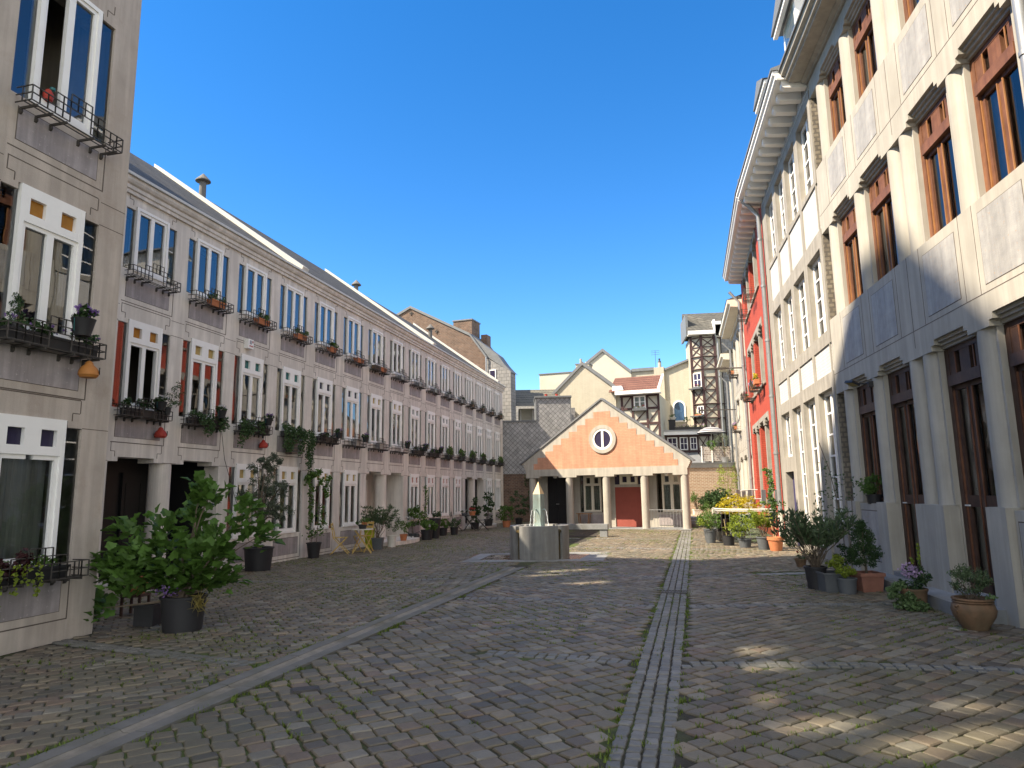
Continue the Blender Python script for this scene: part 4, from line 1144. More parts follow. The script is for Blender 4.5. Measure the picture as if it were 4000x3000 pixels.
for a, p_, b in oc:
    for z0, z1 in rz_:
        for xa, xb in ((XC(b), XC(p_) - 0.13), (XC(p_) + 0.13, XC(a))):
            w = xb - xa
            q = put('window', shared(('window', 'C', z0, round(w, 2)), lambda: mull_window(z0, z1 + 0.2, w, 2), 'stone'), hC, ((xa + xb) / 2, 0.20, 0))
            put('pane', shared(('pane', 'C', z0, round(w, 2)), lambda: MB().add([(-w / 2 + 0.05, 0.03, z0 + 0.05), (w / 2 - 0.05, 0.03, z0 + 0.05), (w / 2 - 0.05, 0.03, z1 + 0.15), (-w / 2 + 0.05, 0.03, z1 + 0.15)], [(0, 1, 2, 3)]), 'glass_r'), q)
cornice_beams(hC, 0.0, WC - 0.02, 10.25, n=16)
MB().prism([(-0.6, 10.84), (4.5, 12.9), (9, 10.9)], 0.0, WC, 'x').build('roof', 'slate', hC)
dormer(hC, XC(4.0), 0.0, 11.3, 1.2, 1.4)
racks_c = []
for (a, p_, b) in oc:
    for z in (8.45, 5.15):
        put('window_grille', shared(('window_grille', 'c'), lambda: rack_mesh(1.3, 0.36), 'iron'), hC, (XC((a + b) / 2), 0, z - 0.1)); racks_c.append((XC((a + b) / 2), z))
dp = MB(); dp.tube([(-0.02, -0.5, 10.1), (0.0, -0.12, 9.6), (0.0, -0.12, -0.1)], 0.065, 12)
for z in (2.0, 3.6, 5.2, 6.8, 8.4): dp.lathe([(0.08, z), (0.08, z + 0.06)], (0.0, -0.12), 12)
dp.build('downpipe', 'zinc', hC, smooth=True)

# ------------------------------------------------------------------ cream concrete houses at the far right
oD0 = oC0 + dirv(A_C) * WC
def far_house(name, label, u0, w, top):
    oo = oD0 + dirv(A_D) * (u0 + w)
    h = thing(name, label, 'house', (oo[0], oo[1], 0), rz_right(A_D))
    nb = 3 if w > 5 else 2
    step = w / nb; by = [(k * step + 0.42, (k + 1) * step - 0.42) for k in range(nb)]
    cs = [k * step + q for k in range(nb) for q in (0.22, step - 0.22)]
    column_house(h, by, cs, [k * step for k in range(1, nb)], [(1.2, 3.0), (4.4, 5.9), (7.2, top - 1.1)] if top > 9 else [(1.0, 2.6), (3.7, 5.0), (6.1, top - 1.1)], 'rconc', 'rconc', 0, w, r=0.17, ped=[(0, 0.4), (w - 0.4, w)], frame='offwhite')
    MB().box(0, w, 1.3, 7, -0.1, top - 0.6).build('interior_wall', 'room', h)
    MB().prism([(0.3, top - 0.7), (-0.08, top - 0.7), (-0.10, top - 0.6), (-0.5, top - 0.55), (-0.5, top - 0.45), (-0.6, top - 0.4), (-0.62, top - 0.25), (0.3, top - 0.25)], -0.1, w, 'x').build('cornice', 'offwhite', h)
    MB().prism([(-0.64, top - 0.247), (4, top + 1.3), (7, top - 0.247)], -0.05, w, 'x').build('roof', 'slate', h)
    d = MB(); d.tube([(0.06, -0.5, top - 0.8), (0.06, -0.12, top - 1.2), (0.06, -0.12, 0)], 0.06, 10); d.build('downpipe', 'zinc', h, smooth=True)
    return h, oo
hD, oD = far_house('cream_house', 'cream concrete house with small stepped lintels between the red house and the far corner', 0.0, 6.6, 10.0)
hE, oE = far_house('cream_house', 'lowest cream concrete house at the far end of the right row beside the timber tower', 6.6, 4.0, 8.9)
rzD = rz_right(A_D)
for (u, z, L, lab) in ((0.2, 6.75, 1.75, 'upper of the two dark street lamps on long arms at the far right'), (6.0, 5.6, 1.9, 'lower of the two dark street lamps on long arms at the far right')):
    p = oD0 + dirv(A_D) * u
    t = thing('wall_lamp', lab, 'wall lamp', (p[0], p[1], z), rzD, 'lamps on wall arms')
    MB().bar((0, -0.05, 0), (0, -L * 0.5, 0.02), 0.05).build('arm', 'iron', t)
    q = MB(); q.bar((0, -L * 0.48, 0.02), (0, -L, 0.03), 0.17, 0.07); q.build('lamp_head', 'iron', t)
    MB().box(-0.05, 0.05, -0.06, 0.0, -0.12, 0.5).build('wall_plate', 'zinc', t)
# ------------------------------------------------------------------ gable house with a columned porch
oG = (4.36, 29.5)
hG = thing('gable_house', 'small gabled house with orange brick stepped gable, round window and cream columns, facing the fountain', 'house', (oG[0], oG[1], 0), RZ_G)
GC = [-4.0, -2.2, -0.47, 1.22, 2.92]
w = MB()
brickpoly = [(-3.85, 2.60), (2.73, 2.60), (2.73, 2.86), (2.54, 2.86), (2.54, 3.12)]
x, z = 2.16, 3.12
for k in range(6):
    brickpoly += [(x, z), (x, z + 0.275)]; z += 0.275; x -= 0.385
brickpoly += [(0.25, 4.77), (-0.12, 4.77), (-0.12, 5.05), (-0.90, 5.05), (-0.90, 4.77), (-1.27, 4.77)]
x, z = -1.27, 4.77
brickpoly = [(-3.85, 2.60), (2.73, 2.60), (2.73, 2.86)]
xr, xl = 2.54, -3.65
zc = 2.86
right, left = [(2.73, 2.86)], [(-3.85, 2.86)]
for k in range(8):
    right += [(xr, zc), (xr, zc + 0.274)]; left += [(xl, zc), (xl, zc + 0.274)]
    zc += 0.274; xr -= 0.38; xl += 0.394
right += [(-0.12, zc)]; left += [(-0.89, zc)]
poly = [(-3.85, 2.60), (2.73, 2.60)] + right + left[::-1]
full = [(-4.24, 2.60), (3.10, 2.60), (3.12, 2.78), (3.27, 2.80), (-0.50, 5.56), (-4.47, 2.86), (-4.24, 2.80)]
w.prism(full, 0.02, 0.35, 'y')
for k in range(4):   # corbelled kneelers at the eaves
    w.box(3.10 - 0.0, 3.14 + 0.035 * k, 0.0, 0.35, 2.50 + 0.07 * k, 2.57 + 0.07 * k); w.box(-4.26 - 0.035 * k, -4.22, 0.0, 0.35, 2.52 + 0.07 * k, 2.59 + 0.07 * k)
w.box(-4.24, 3.10, 0.0, 0.35, 2.30, 2.60)
for c in GC: w.box(c - 0.43 if c > -3.9 else -4.24, c + 0.43 if c < 2.8 else 3.10, 0.0, 0.35, 2.22, 2.30)
w.build('gable_wall', 'offwhite_st' if False else 'rconc', hG)
MB().prism(poly, 0.005, 0.03, 'y').build('brick_gable', 'brick_or', hG)
for c in GC: put('column', shared(('column', 'g'), lambda: MB().lathe([(0.165, 0.02), (0.165, 2.21), (0.12, 2.222)], (0, 0), 28), 'rconc', True), hG, (c + 0.02, 0.17, 0))
# body, porch floor, back wall with openings
b = MB(); PD = 1.25
b.box(-4.24, 2.78, PD, PD + 0.3, 2.3, 2.6)
for a, c in ((-4.24, -3.75), (-2.75, -2.12), (-1.02, -0.45), (0.86, 1.45)): b.box(a, c, PD, PD + 0.3, 0.02, 2.3)
b.box(-4.24, 2.75, 0.35, PD + 0.3, 2.45, 2.6)
b.box(-4.24, -4.05, PD + 0.3, 3.0, 0, 2.7); b.box(1.9, 2.0, PD + 0.3, 3.0, 0, 2.7); b.box(-4.24, 2.0, 3.0, 3.1, 0, 2.7); b.box(-4.24, 2.0, PD, 3.1, 2.7, 2.8)
b.box(-2.12, -1.02, PD, PD + 0.3, 0.02, 0.66); b.box(1.45, 2.75, PD, PD + 0.3, 0.02, 0.66); b.box(-0.45, 0.86, PD, PD + 0.3, 1.76, 1.88)
b.build('porch_wall', 'rconc', hG)
MB().box(-2.1, -1.04, PD - 0.02, PD, 0.12, 0.56).build('stone_panel', 'panel', hG)
MB().box(1.5, 2.7, PD - 0.02, PD, 0.12, 0.56).build('stone_panel', 'panel', hG)
MB().prism([(-4.35, -0.12), (3.15, -0.12), (3.15, 0.4), (2.78, PD), (-4.35, PD)], -0.05, 0.03, 'z').build('porch_floor', 'blue_stone', hG)
MB().box(-4.0, 1.85, PD + 1.2, 2.95, 0, 2.65).build('interior_wall', 'room', hG)
rd = MB(); rd.box(-0.45, 0.86, PD + 0.04, PD + 0.2, 0.03, 1.76); rd.build('brick_infill', 'door_red', hG)
tw = MB(); tw.box(-0.2, 0.62, PD - 0.04, PD + 0.05, 1.88, 1.97); tw.box(-0.2, 0.62, PD - 0.04, PD + 0.05, 2.22, 2.3); tw.box(-0.2, -0.08, PD - 0.04, PD + 0.05, 1.97, 2.22); tw.box(0.5, 0.62, PD - 0.04, PD + 0.05, 1.97, 2.22); tw.box(0.13, 0.29, PD - 0.04, PD + 0.05, 1.97, 2.22)
tw = tw.build('transom_window', 'offwhite', hG); MB().box(-0.45, 0.86, PD + 0.06, PD + 0.08, 1.88, 2.3).build('pane', 'indigo', tw)
for (x0, x1, m) in ((-2.12, -1.02, -1.52), (1.45, 2.75, 2.1)):
    f = MB(); a, c = m - 0.42, m + 0.42
    f.box(a, a + 0.07, PD + 0.0, PD + 0.12, 0.68, 2.3); f.box(c - 0.07, c, PD + 0.0, PD + 0.12, 0.68, 2.3)
    for z0, z1 in ((0.68, 0.76), (1.84, 1.95), (2.2, 2.3)): f.box(a + 0.07, c - 0.07, PD + 0.0, PD + 0.12, z0, z1)
    f.box(m - 0.06, m + 0.06, PD + 0.01, PD + 0.11, 0.76, 1.84); f.box(m - 0.1, m + 0.1, PD + 0.01, PD + 0.11, 1.95, 2.2)
    f.box(a + 0.07, a + 0.13, PD + 0.01, PD + 0.11, 1.95, 2.2); f.box(c - 0.13, c - 0.07, PD + 0.01, PD + 0.11, 1.95, 2.2)
    f = f.build('window', 'offwhite', hG)
    MB().box(x0, x1, PD + 0.08, PD + 0.09, 0.68, 2.3).build('pane', 'glass_r', f)
    g_ = MB()
    for k in range(1, 8): g_.box(a + 0.07 + k * 0.0875, a + 0.074 + k * 0.0875, PD + 0.13, PD + 0.14, 0.76, 1.84)
    for k in range(1, 8): g_.box(a + 0.07, c - 0.07, PD + 0.13, PD + 0.14, 0.76 + k * 0.135, 0.764 + k * 0.135)
    g_.build('leading', 'pot_grey', f)
    drape(0.75, 1.84, 0.84, ((-0.5, -0.05), (0.05, 0.5)), PD + 0.2).build('curtain', 'curtain', f, (m, 0, 0))
dd = MB(); dd.box(-3.75, -2.75, PD + 0.06, PD + 0.12, 0.03, 2.3); dd.box(-3.27, -3.23, PD + 0.04, PD + 0.06, 0.03, 2.2)
for a in (-3.66, -3.15): dd.box(a, a + 0.3, PD + 0.045, PD + 0.06, 0.3, 1.0); dd.box(a, a + 0.3, PD + 0.045, PD + 0.06, 1.15, 2.0)
dd = dd.build('door', 'black', hG); MB().box(-3.32, -3.18, PD + 0.0, PD + 0.045, 1.02, 1.05).build('handle', 'zinc', dd)
# round window: stone ring, white frame with one mullion
rw = MB(); cx_, cz_ = -0.50, 3.84
def ring(mb, r0, r1, y0, y1, n=48):
    vs, fs = [], []
    for k in range(n):
        t = 2 * math.pi * k / n; c, s = math.cos(t), math.sin(t)
        vs += [(cx_ + r0 * c, y0, cz_ + r0 * s), (cx_ + r1 * c, y0, cz_ + r1 * s), (cx_ + r1 * c, y1, cz_ + r1 * s), (cx_ + r0 * c, y1, cz_ + r0 * s)]
    for k in range(n):
        a, b = 4 * k, 4 * ((k + 1) % n)
        fs += [(a, a + 1, b + 1, b), (a + 1, a + 2, b + 2, b + 1), (a + 2, a + 3, b + 3, b + 2), (a + 3, a, b, b + 3)]
    return mb.add(vs, fs)
ring(rw, 0.46, 0.62, -0.05, 0.05); rw = rw.build('round_window', 'rconc', hG, smooth=True)
f = MB(); ring(f, 0.37, 0.463, -0.035, 0.045); f.box(cx_ - 0.05, cx_ - 0.006, -0.03, 0.04, cz_ - 0.38, cz_ + 0.38); f.box(cx_ + 0.006, cx_ + 0.05, -0.03, 0.04, cz_ - 0.38, cz_ + 0.38)
f.build('frame', 'white', rw, smooth=True)
MB().lathe([(0.40, 0), (0.40, 0.01)], (0, 0), 32).build('pane', 'indigo', rw, (cx_, 0, cz_)).rotation_euler = (math.pi / 2, 0, 0)
for o_ in rw.children:
    if o_.name.startswith('pane'): o_.location = (cx_, 0.004, cz_)
rf = MB(); rf.prism([(-4.52, 2.83), (-0.50, 5.58), (-0.50, 5.66), (-4.60, 2.86)], -0.03, 0.40, 'y'); rf.prism([(3.32, 2.78), (3.40, 2.80), (-0.50, 5.66), (-0.50, 5.58)], -0.03, 0.40, 'y')
rf.build('roof', 'slate_trim', hG)
lmp = MB(); lmp.lathe([(0.0, 2.20), (0.09, 2.22), (0.09, 2.30)], (2.05, 0.7), 14, caps=False); lmp.build('porch_lamp', 'white', hG)
lmp = MB(); lmp.lathe([(0.0, 2.20), (0.09, 2.22), (0.09, 2.30)], (-3.1, 0.7), 14, caps=False); lmp.build('porch_lamp', 'white', hG)
rl = thing('railing', 'pale metal railing between the two rightmost porch columns of the gable house', 'railing', fr(oG, RZ_G, 2.1, 0.05, 0), RZ_G)
q = MB(); q.bar((-0.68, 0, 0.80), (0.68, 0, 0.80), 0.03, 0.025); q.bar((-0.66, 0, 0.08), (0.66, 0, 0.08), 0.02); q.build('handrail', 'zinc', rl)
for k in range(10): put('baluster', shared(('baluster', 'g'), lambda: MB().tube([(0, 0, 0.03), (0, 0, 0.80)], 0.008, 6), 'zinc'), rl, (-0.60 + k * 0.133, 0, 0))
# stone bench and little wooden table
bn = thing('stone_bench', 'long grey stone bench in front of the gable house, right of the fountain', 'bench', (0, 0, 0))
bx = MB(Matrix.Translation((3.30, 24.55, 0)) @ Matrix.Rotation(R(-15), 4, 'Z'))
bx.box(-1.75, 0.02, -0.17, 0.17, 0.27, 0.45); bx.build('seat', 'blue_stone', bn)
for x0 in (-0.26, -1.72):
    bx = MB(Matrix.Translation((3.30, 24.55, 0)) @ Matrix.Rotation(R(-15), 4, 'Z')); bx.box(x0, x0 + 0.26, -0.14, 0.14, 0, 0.27); bx.build('leg', 'blue_stone', bn)
tb = thing('wooden_table', 'small wooden side table under the leaded porch window of the gable house', 'table', fr(oG, RZ_G, -1.75, 0.75, 0.03), RZ_G)
MB().box(-0.33, 0.33, -0.16, 0.16, 0.57, 0.60).build('table_top', 'wood_light', tb)
for s in (-1, 1):
    q = MB(); q.bar((s * 0.20, 0.1, 0), (s * 0.25, 0.1, 0.57), 0.03); q.bar((s * 0.20, -0.1, 0), (s * 0.25, -0.1, 0.57), 0.03); q.build('leg', 'wood_light', tb)

# ------------------------------------------------------------------ fountain
fx, fy = 0.62, 17.2
fo = thing('fountain', 'round grey stone fountain of four drum segments with an obelisk spouting water', 'fountain', (fx, fy, 0))
def seg(t0, t1, r0=0.52, r1=0.73, h=0.79):
    q = MB(); n = 14; vs = []; fs = []
    for k in range(n + 1):
        t = t0 + (t1 - t0) * k / n; c, s = math.cos(t), math.sin(t)
        vs += [(r0 * c, r0 * s, 0), (r1 * c, r1 * s, 0), (r1 * c, r1 * s, h), (r0 * c, r0 * s, h)]
    for k in range(n):
        a, b = 4 * k, 4 * (k + 1)
        fs += [(a, b, b + 1, a + 1), (a + 1, b + 1, b + 2, a + 2), (a + 2, b + 2, b + 3, a + 3), (a + 3, b + 3, b, a)]
    fs += [(0, 1, 2, 3), (4 * n + 3, 4 * n + 2, 4 * n + 1, 4 * n)]
    return q.add(vs, fs)
for k in range(4):
    c = -math.pi / 2 - 0.06 + k * math.pi / 2
    seg(c - R(40), c + R(40)).build('basin_segment', 'fount', fo, smooth=True)
    t = c + math.pi / 4
    q = MB(Matrix.Rotation(t, 4, 'Z')); q.box(0.50, 0.66, -0.075, 0.075, 0.0, 0.71); q.box(0.50, 0.715, -0.05, 0.05, 0.64, 0.70)
    q.build('overflow_slot', 'slime', fo)
MB().lathe([(0.52, 0.0), (0.52, 0.73)], (0, 0), 32).build('water', 'basin', fo)
MB().lathe([(0.515, 0.735), (0.515, 0.738)], (0, 0), 32).build('water_surface', 'water', fo)
ob_ = MB(Matrix.Rotation(R(-32), 4, 'Z')); ob_.box(-0.105, 0.105, -0.105, 0.105, 0.5, 1.55); ob_ = ob_.build('obelisk', 'verdigris', fo)
tp_ = MB(Matrix.Rotation(R(-32), 4, 'Z')); a = 0.105
tp_.add([(-a, -a, 1.551), (a, -a, 1.551), (a, a, 1.551), (-a, a, 1.551), (0, 0, 1.86)], [(0, 3, 2, 1), (0, 1, 4), (1, 2, 4), (2, 3, 4), (3, 0, 4)]); tp_.build('tip', 'tip', ob_)
for t in (R(-32) - math.pi, R(-32), R(-122), R(58)):
    c, s = math.cos(t), math.sin(t)
    q = MB(); q.tube([(0.10 * c, 0.10 * s, 1.16), (0.16 * c, 0.16 * s, 1.18), (0.19 * c, 0.19 * s, 1.165)], 0.013, 8); q.build('spout', 'verdigris', fo)
    q = MB(); P_ = []
    for k in range(16):
        u = k / 15; P_.append(((0.19 + 0.075 * u + 0.004 * math.sin(k * 5)) * c + 0.004 * math.sin(k * 3), (0.19 + 0.075 * u) * s + 0.003 * math.sin(k * 7), 1.16 - 0.42 * u ** 1.7))
    q.tube(P_, [0.004 + 0.004 * (k % 3) / 2 for k in range(16)], 6); q.build('water_jet', 'spray', fo, smooth=True)
# sunken basins either side at the fountain's foot: stone rims and wet bottoms
def rim(name, outer, inner, mat):
    n = len(outer); q = MB()
    vs = [(x, y, 0.012) for x, y in outer] + [(x, y, 0.012) for x, y in inner] + [(x, y, -0.12) for x, y in inner] + [(x, y, -0.05) for x, y in outer]
    fs = []
    for k in range(n):
        k2 = (k + 1) % n
        fs += [(k, k2, n + k2, n + k), (n + k, n + k2, 2 * n + k2, 2 * n + k), (3 * n + k2, k2, k, 3 * n + k)]
    q.add(vs, fs); return tag_s(q.build(name, mat))
rim('basin_rim', [(-1.25, 16.35), (2.05, 16.2), (2.55, 18.45), (1.3, 18.5), (-0.9, 18.5)], [(-0.85, 16.75), (1.55, 16.65), (1.95, 18.0), (1.2, 18.2), (-0.6, 18.2)], 'blue_stone')
MB().add([(-1.2, 16.4, -0.004), (2.5, 16.3, -0.004), (2.5, 18.5, -0.004), (-1.2, 18.5, -0.004)], [(0, 1, 2, 3)]).build('basin_floor', 'basin')['kind'] = 'structure'
MB().add([(-0.84, 16.76, 0.001), (-0.1, 16.72, 0.001), (-0.1, 18.18, 0.001), (-0.6, 18.18, 0.001)], [(0, 1, 2, 3)]).build('basin_water', 'water')['kind'] = 'structure'
# ------------------------------------------------------------------ slate hung wall, cream houses and timber tower behind
def verge(par, pts, th, y0, y1, mat='slate_trim', name='verge'):
    q = MB()
    for a, b in zip(pts[:-1], pts[1:]):
        q.prism([a, b, (b[0], b[1] - th), (a[0], a[1] - th)], y0, y1, 'y')
    return q.build(name, mat, par)
# slate wall with brick below (left of the gable house)
sw = thing('slate_house', 'low building hung with dark diamond slates, two red chimney pots on its slate block', 'house', (0, 38.0, 0), 0)
MB().box(-0.75, 4.2, 0.0, 5.0, 2.6, 5.50).build('slate_wall', 'slate_d', sw)
MB().box(-0.75, 4.2, 0.03, 5.0, 0.0, 2.6).build('brick_base', 'brick_brown', sw)
MB().box(-0.8, 1.32, -0.06, 0.3, 5.50, 5.58).build('coping', 'slate_trim', sw)
blk = MB(); blk.box(1.34, 3.26, 0.02, 2.2, 5.50, 6.84); blk = blk.build('stair_block', 'slate_d', sw)
q = MB(); q.box(1.26, 3.34, -0.08, 2.3, 6.84, 6.94); q.box(1.30, 1.36, -0.02, 2.2, 5.55, 6.84); q.box(3.24, 3.30, -0.02, 2.2, 5.5, 6.84); q.build('coping', 'slate_trim', blk)
for x in (1.95, 2.56): MB().lathe([(0.09, 6.94), (0.075, 7.12), (0.09, 7.16)], (x, 0.8), 12).build('chimney_pot', 'feeder_red', blk)
# wall creeper beside the slates
# small tiled house with a glazed recess
sh = thing('small_tiled_house', 'small house with grey tiled roof and pale blue recess above the dark slate wall', 'house', (0, 43.0, 0), 0)
q = MB(); q.box(0.4, 4.6, 1.2, 4, 0, 7.0); q.build('wall', 'plaster', sh)
MB().prism([(-0.3, 7.15), (-0.3, 7.05), (2.6, 8.35), (2.6, 8.45)], -0.6, 3.1, 'x').build('roof', 'tile_grey', sh)
q = MB(); q.box(-0.6, 0.0, -0.1, 4, 0, 7.0); q.box(2.4, 4.0, 0.2, 4, 0, 6.9); q.build('side_wall', 'slate_s', sh)
MB().box(-0.6, 3.1, -0.38, -0.28, 6.98, 7.14).build('gutter', 'slate_trim', sh)
fr_ = MB(); 
for x in (0.5, 1.3, 2.2): fr_.box(x, x + 0.07, 1.1, 1.2, 5.0, 6.9)
fr_.build('window_frame', 'white', sh)
# brown brick house with chimney
bh = thing('brown_brick_house', 'tall brown rubble brick house with slate roof and big chimney behind the terrace roofs', 'house', (-3.0, 42.0, 0), R(-20))
MB().prism([(-6.5, 0), (-6.5, 12.5), (-3.8, 13.60), (0.40, 11.40), (1.46, 9.95), (1.46, 0)], 0, 3, 'y').build('wall', 'brick_brown', bh)
verge(bh, [(-6.6, 12.55), (-3.8, 13.78), (0.42, 11.55), (1.55, 10.0)], 0.17, -0.08, 3)
q = MB(); q.box(-0.92, 0.38, 0.4, 1.7, 11.3, 12.52); q.build('chimney', 'brick_brown', bh)
for c in bh.children:
    if c.name.startswith('chimney'): MB().box(-0.97, 0.43, 0.35, 1.75, 12.52, 12.60).build('chimney_cap', 'slate_trim', c)
MB().box(0.55, 0.95, 1.5, 2.2, 10.6, 11.75).build('chimney', 'brick_brown', bh)
MB().prism([(1.46, 0), (1.46, 9.93), (3.1, 8.9), (3.1, 0)], 0.03, 0.9, 'y').build('shingle_wall', 'slate_s', bh)
MB().prism([(0.42, 11.50), (0.85, 11.12), (1.64, 10.5), (2.2, 10.05), (2.62, 9.45), (3.15, 8.85), (1.52, 9.95)], 0.2, 1.2, 'y').build('slate_roof', 'slate_trim', bh)
f = MB(); f.box(1.70, 2.15, -0.02, 0.1, 8.2, 9.1); f = f.build('window', 'white', bh); MB().box(1.76, 2.09, -0.03, 0.0, 8.26, 9.04).build('pane', 'indigo', f)
MB().tube([(1.55, -0.1, 9.9), (1.55, -0.1, 6.0)], 0.05, 8).build('downpipe', 'zinc', bh)
for (x, z) in ((-3.75, 13.3), (-1.9, 11.9)):
    q = MB(); q.bar((x - 0.12, -0.03, z), (x + 0.12, -0.03, z), 0.05); q.bar((x, -0.03, z - 0.15), (x, -0.03, z + 0.1), 0.05); q.build('wall_anchor', 'iron', bh)

o2 = (4.5, 44.0); RZ2 = R(-20)
# front cream gable with timbered wing
ch = thing('cream_gable_house', 'cream brick house with slate edged gable and timbered wing under a red tiled roof', 'house', (o2[0], o2[1], 0), RZ2)
MB().prism([(2.28, 0), (2.28, 8.12), (0.18, 9.82), (-3.2, 6.75), (-3.2, 0)], 0, 7, 'y').build('gable_wall', 'brick_cream', ch)
verge(ch, [(-3.5, 6.62), (0.16, 10.02), (2.42, 8.18)], 0.24, -0.12, 7)
q = MB(); q.box(-0.72, 0.2, 1.6, 2.6, 8.8, 10.15); q = q.build('chimney', 'brick_cream', ch)
MB().box(-0.76, 0.24, 1.56, 2.64, 10.15, 10.22).build('chimney_cap', 'slate_trim', q); MB().lathe([(0.08, 10.22), (0.08, 10.62)], (-0.45, 2.0), 10).build('chimney_pot', 'rconc', q); MB().lathe([(0.07, 10.22), (0.07, 10.36)], (-0.08, 2.0), 10).build('chimney_pot', 'rconc', q)
MB().box(2.28, 4.98, 0.25, 6, 0, 7.62).build('infill_wall', 'plaster', ch)
t = MB(); ty0, ty1 = 0.19, 0.26
for a in (2.55, 3.22, 4.14, 4.86): t.box(a, a + 0.13, ty0, ty1, 4.0, 7.62)
for z in (7.50, 6.68, 5.72, 4.9): t.box(2.5, 4.98, ty0 + 0.01, ty1, z, z + 0.13)
def brace(x0, z0, x1, z1, w_=0.09): t.bar((x0, ty0 + 0.035, z0), (x1, ty0 + 0.035, z1), 0.05, w_, up=(0, 1, 0))
brace(2.68, 6.81, 3.2, 7.5); brace(2.68, 6.6, 3.22, 5.85); brace(4.27, 7.5, 4.86, 6.81); brace(4.86, 6.6, 4.27, 5.85); brace(3.35, 5.85, 4.14, 6.6); brace(4.27, 4.95, 4.86, 5.7); brace(3.3, 5.0, 2.7, 5.7)
t.build('timber_frame', 'timber', ch)
MB().prism([(-0.32, 7.86), (-0.32, 7.80), (1.9, 9.0), (1.9, 9.08)], 1.9, 5.02, 'x').build('tiled_roof', 'tile', ch)
q = MB(); q.box(2.3, 5.14, -0.42, -0.30, 7.62, 7.84); q.box(2.3, 5.14, -0.30, 0.25, 7.62, 7.66); q.prism([(2.10, 7.9), (2.10, 8.22), (2.7, 8.22), (2.86, 7.84), (2.7, 7.80)], -0.2, 0.3, 'y'); q.build('eaves_board', 'white', ch)
MB().prism([(-0.36, 7.84), (-0.36, 7.92), (1.95, 9.15), (1.95, 9.06)], 4.98, 5.12, 'x').build('verge', 'white', ch)
f = MB(); f.box(3.38, 3.46, 0.16, 0.24, 6.75, 7.55); f.box(4.06, 4.14, 0.16, 0.24, 6.75, 7.55); f.box(3.46, 4.06, 0.16, 0.24, 7.47, 7.55); f.box(3.46, 4.06, 0.16, 0.24, 6.75, 6.85); f.box(3.71, 3.81, 0.15, 0.23, 6.85, 7.47); f.box(3.46, 4.06, 0.17, 0.23, 7.14, 7.18)
f = f.build('window', 'white', ch); MB().box(3.46, 4.06, 0.20, 0.21, 6.85, 7.47).build('pane', 'glass', f)
q = MB(); q.box(3.30, 4.20, -0.1, 0.15, 6.58, 6.72); q.build('window_shelf', 'pot_grey', ch)
# back cream gable, flat cream block, tall cream wall with an arched opening
o3 = (4.5, 50.0)
cb_ = thing('cream_rear_house', 'rear cream rendered house with slate edged gable rising behind the red tiled roof', 'house', (o3[0], o3[1], 0), RZ2)
MB().prism([(-0.5, 0), (-0.5, 9.9), (2.38, 11.80), (4.4, 10.05), (4.4, 0)], 0, 7, 'y').build('wall', 'plaster', cb_)
verge(cb_, [(-0.6, 9.85), (2.38, 11.98), (4.42, 10.2)], 0.24, -0.12, 7)
cb2 = thing('cream_block', 'flat topped cream rendered block left of the cream gables', 'building', (o3[0], o3[1] - 1.0, 0), RZ2)
MB().box(-2.6, -0.2, 0, 5, 0, 10.2).build('wall', 'plaster', cb2); MB().box(-2.66, -0.14, -0.06, 5.06, 10.2, 10.27).build('coping', 'slate_trim', cb2)
MB().box(-7.5, -2.7, 2, 8, 0, 8.6).build('side_wing', 'slate_s', cb2)
MB().prism([(2, 8.6), (5, 9.4), (8, 8.6)], -7.5, -2.7, 'x').build('roof', 'tile', cb2)
cw = thing('cream_wall_house', 'tall cream brick wall with an arched window between the timbered wing and the timber tower', 'building', (o3[0], o3[1], 0), RZ2)
MB().prism([(4.42, 0), (4.42, 10.15), (6.02, 10.15), (6.02, 10.15), (6.76, 10.05), (8.9, 10.75), (8.9, 0)], 0.1, 5, 'y').build('wall', 'brick_cream', cw)
MB().box(6.04, 6.74, -0.15, 0.6, 0, 10.25).build('chimney_breast', 'brick_cream', cw)
q = MB(); q.lathe([(0.13, 10.25), (0.11, 10.65)], (6.42, 0.2), 12); q.build('chimney_pot', 'rconc', cw); q = MB(); q.lathe([(0.12, 10.65), (0.05, 10.85), (0.09, 10.9), (0.02, 10.95)], (6.42, 0.2), 12); q.build('chimney_cowl', 'pot_black', cw)
verge(cw, [(4.42, 10.3), (6.04, 10.3)], 0.22, -0.05, 5); verge(cw, [(6.74, 10.12), (8.95, 10.88)], 0.14, -0.1, 5)
arch = [(7.30, 6.4)] + [(7.64 - 0.34 * math.cos(t), 7.35 + 0.36 * math.sin(t)) for t in np.linspace(0, math.pi, 15)] + [(7.98, 6.4)]
arch_o = [(7.20, 6.3)] + [(7.64 - 0.44 * math.cos(t), 7.35 + 0.47 * math.sin(t)) for t in np.linspace(0, math.pi, 15)] + [(8.08, 6.3)]
f = MB().prism(arch_o, 0.04, 0.12, 'y').build('arched_window', 'white', cw)
M['mirror'] = surf('bright glass', (0.02, 0.03, 0.05), None, 2, rough=0.02, bump=0, spec=1.0, metal=0.0)
M['sky_painted_glass'] = surf('glass painted sky blue', (0.25, 0.45, 0.75), None, 2, rough=0.05, bump=0, spec=1.0, metal=0.9)  # blue of a reflected sky put into the base colour
MB().prism(arch, 0.03, 0.045, 'y').build('pane', 'sky_painted_glass', f)

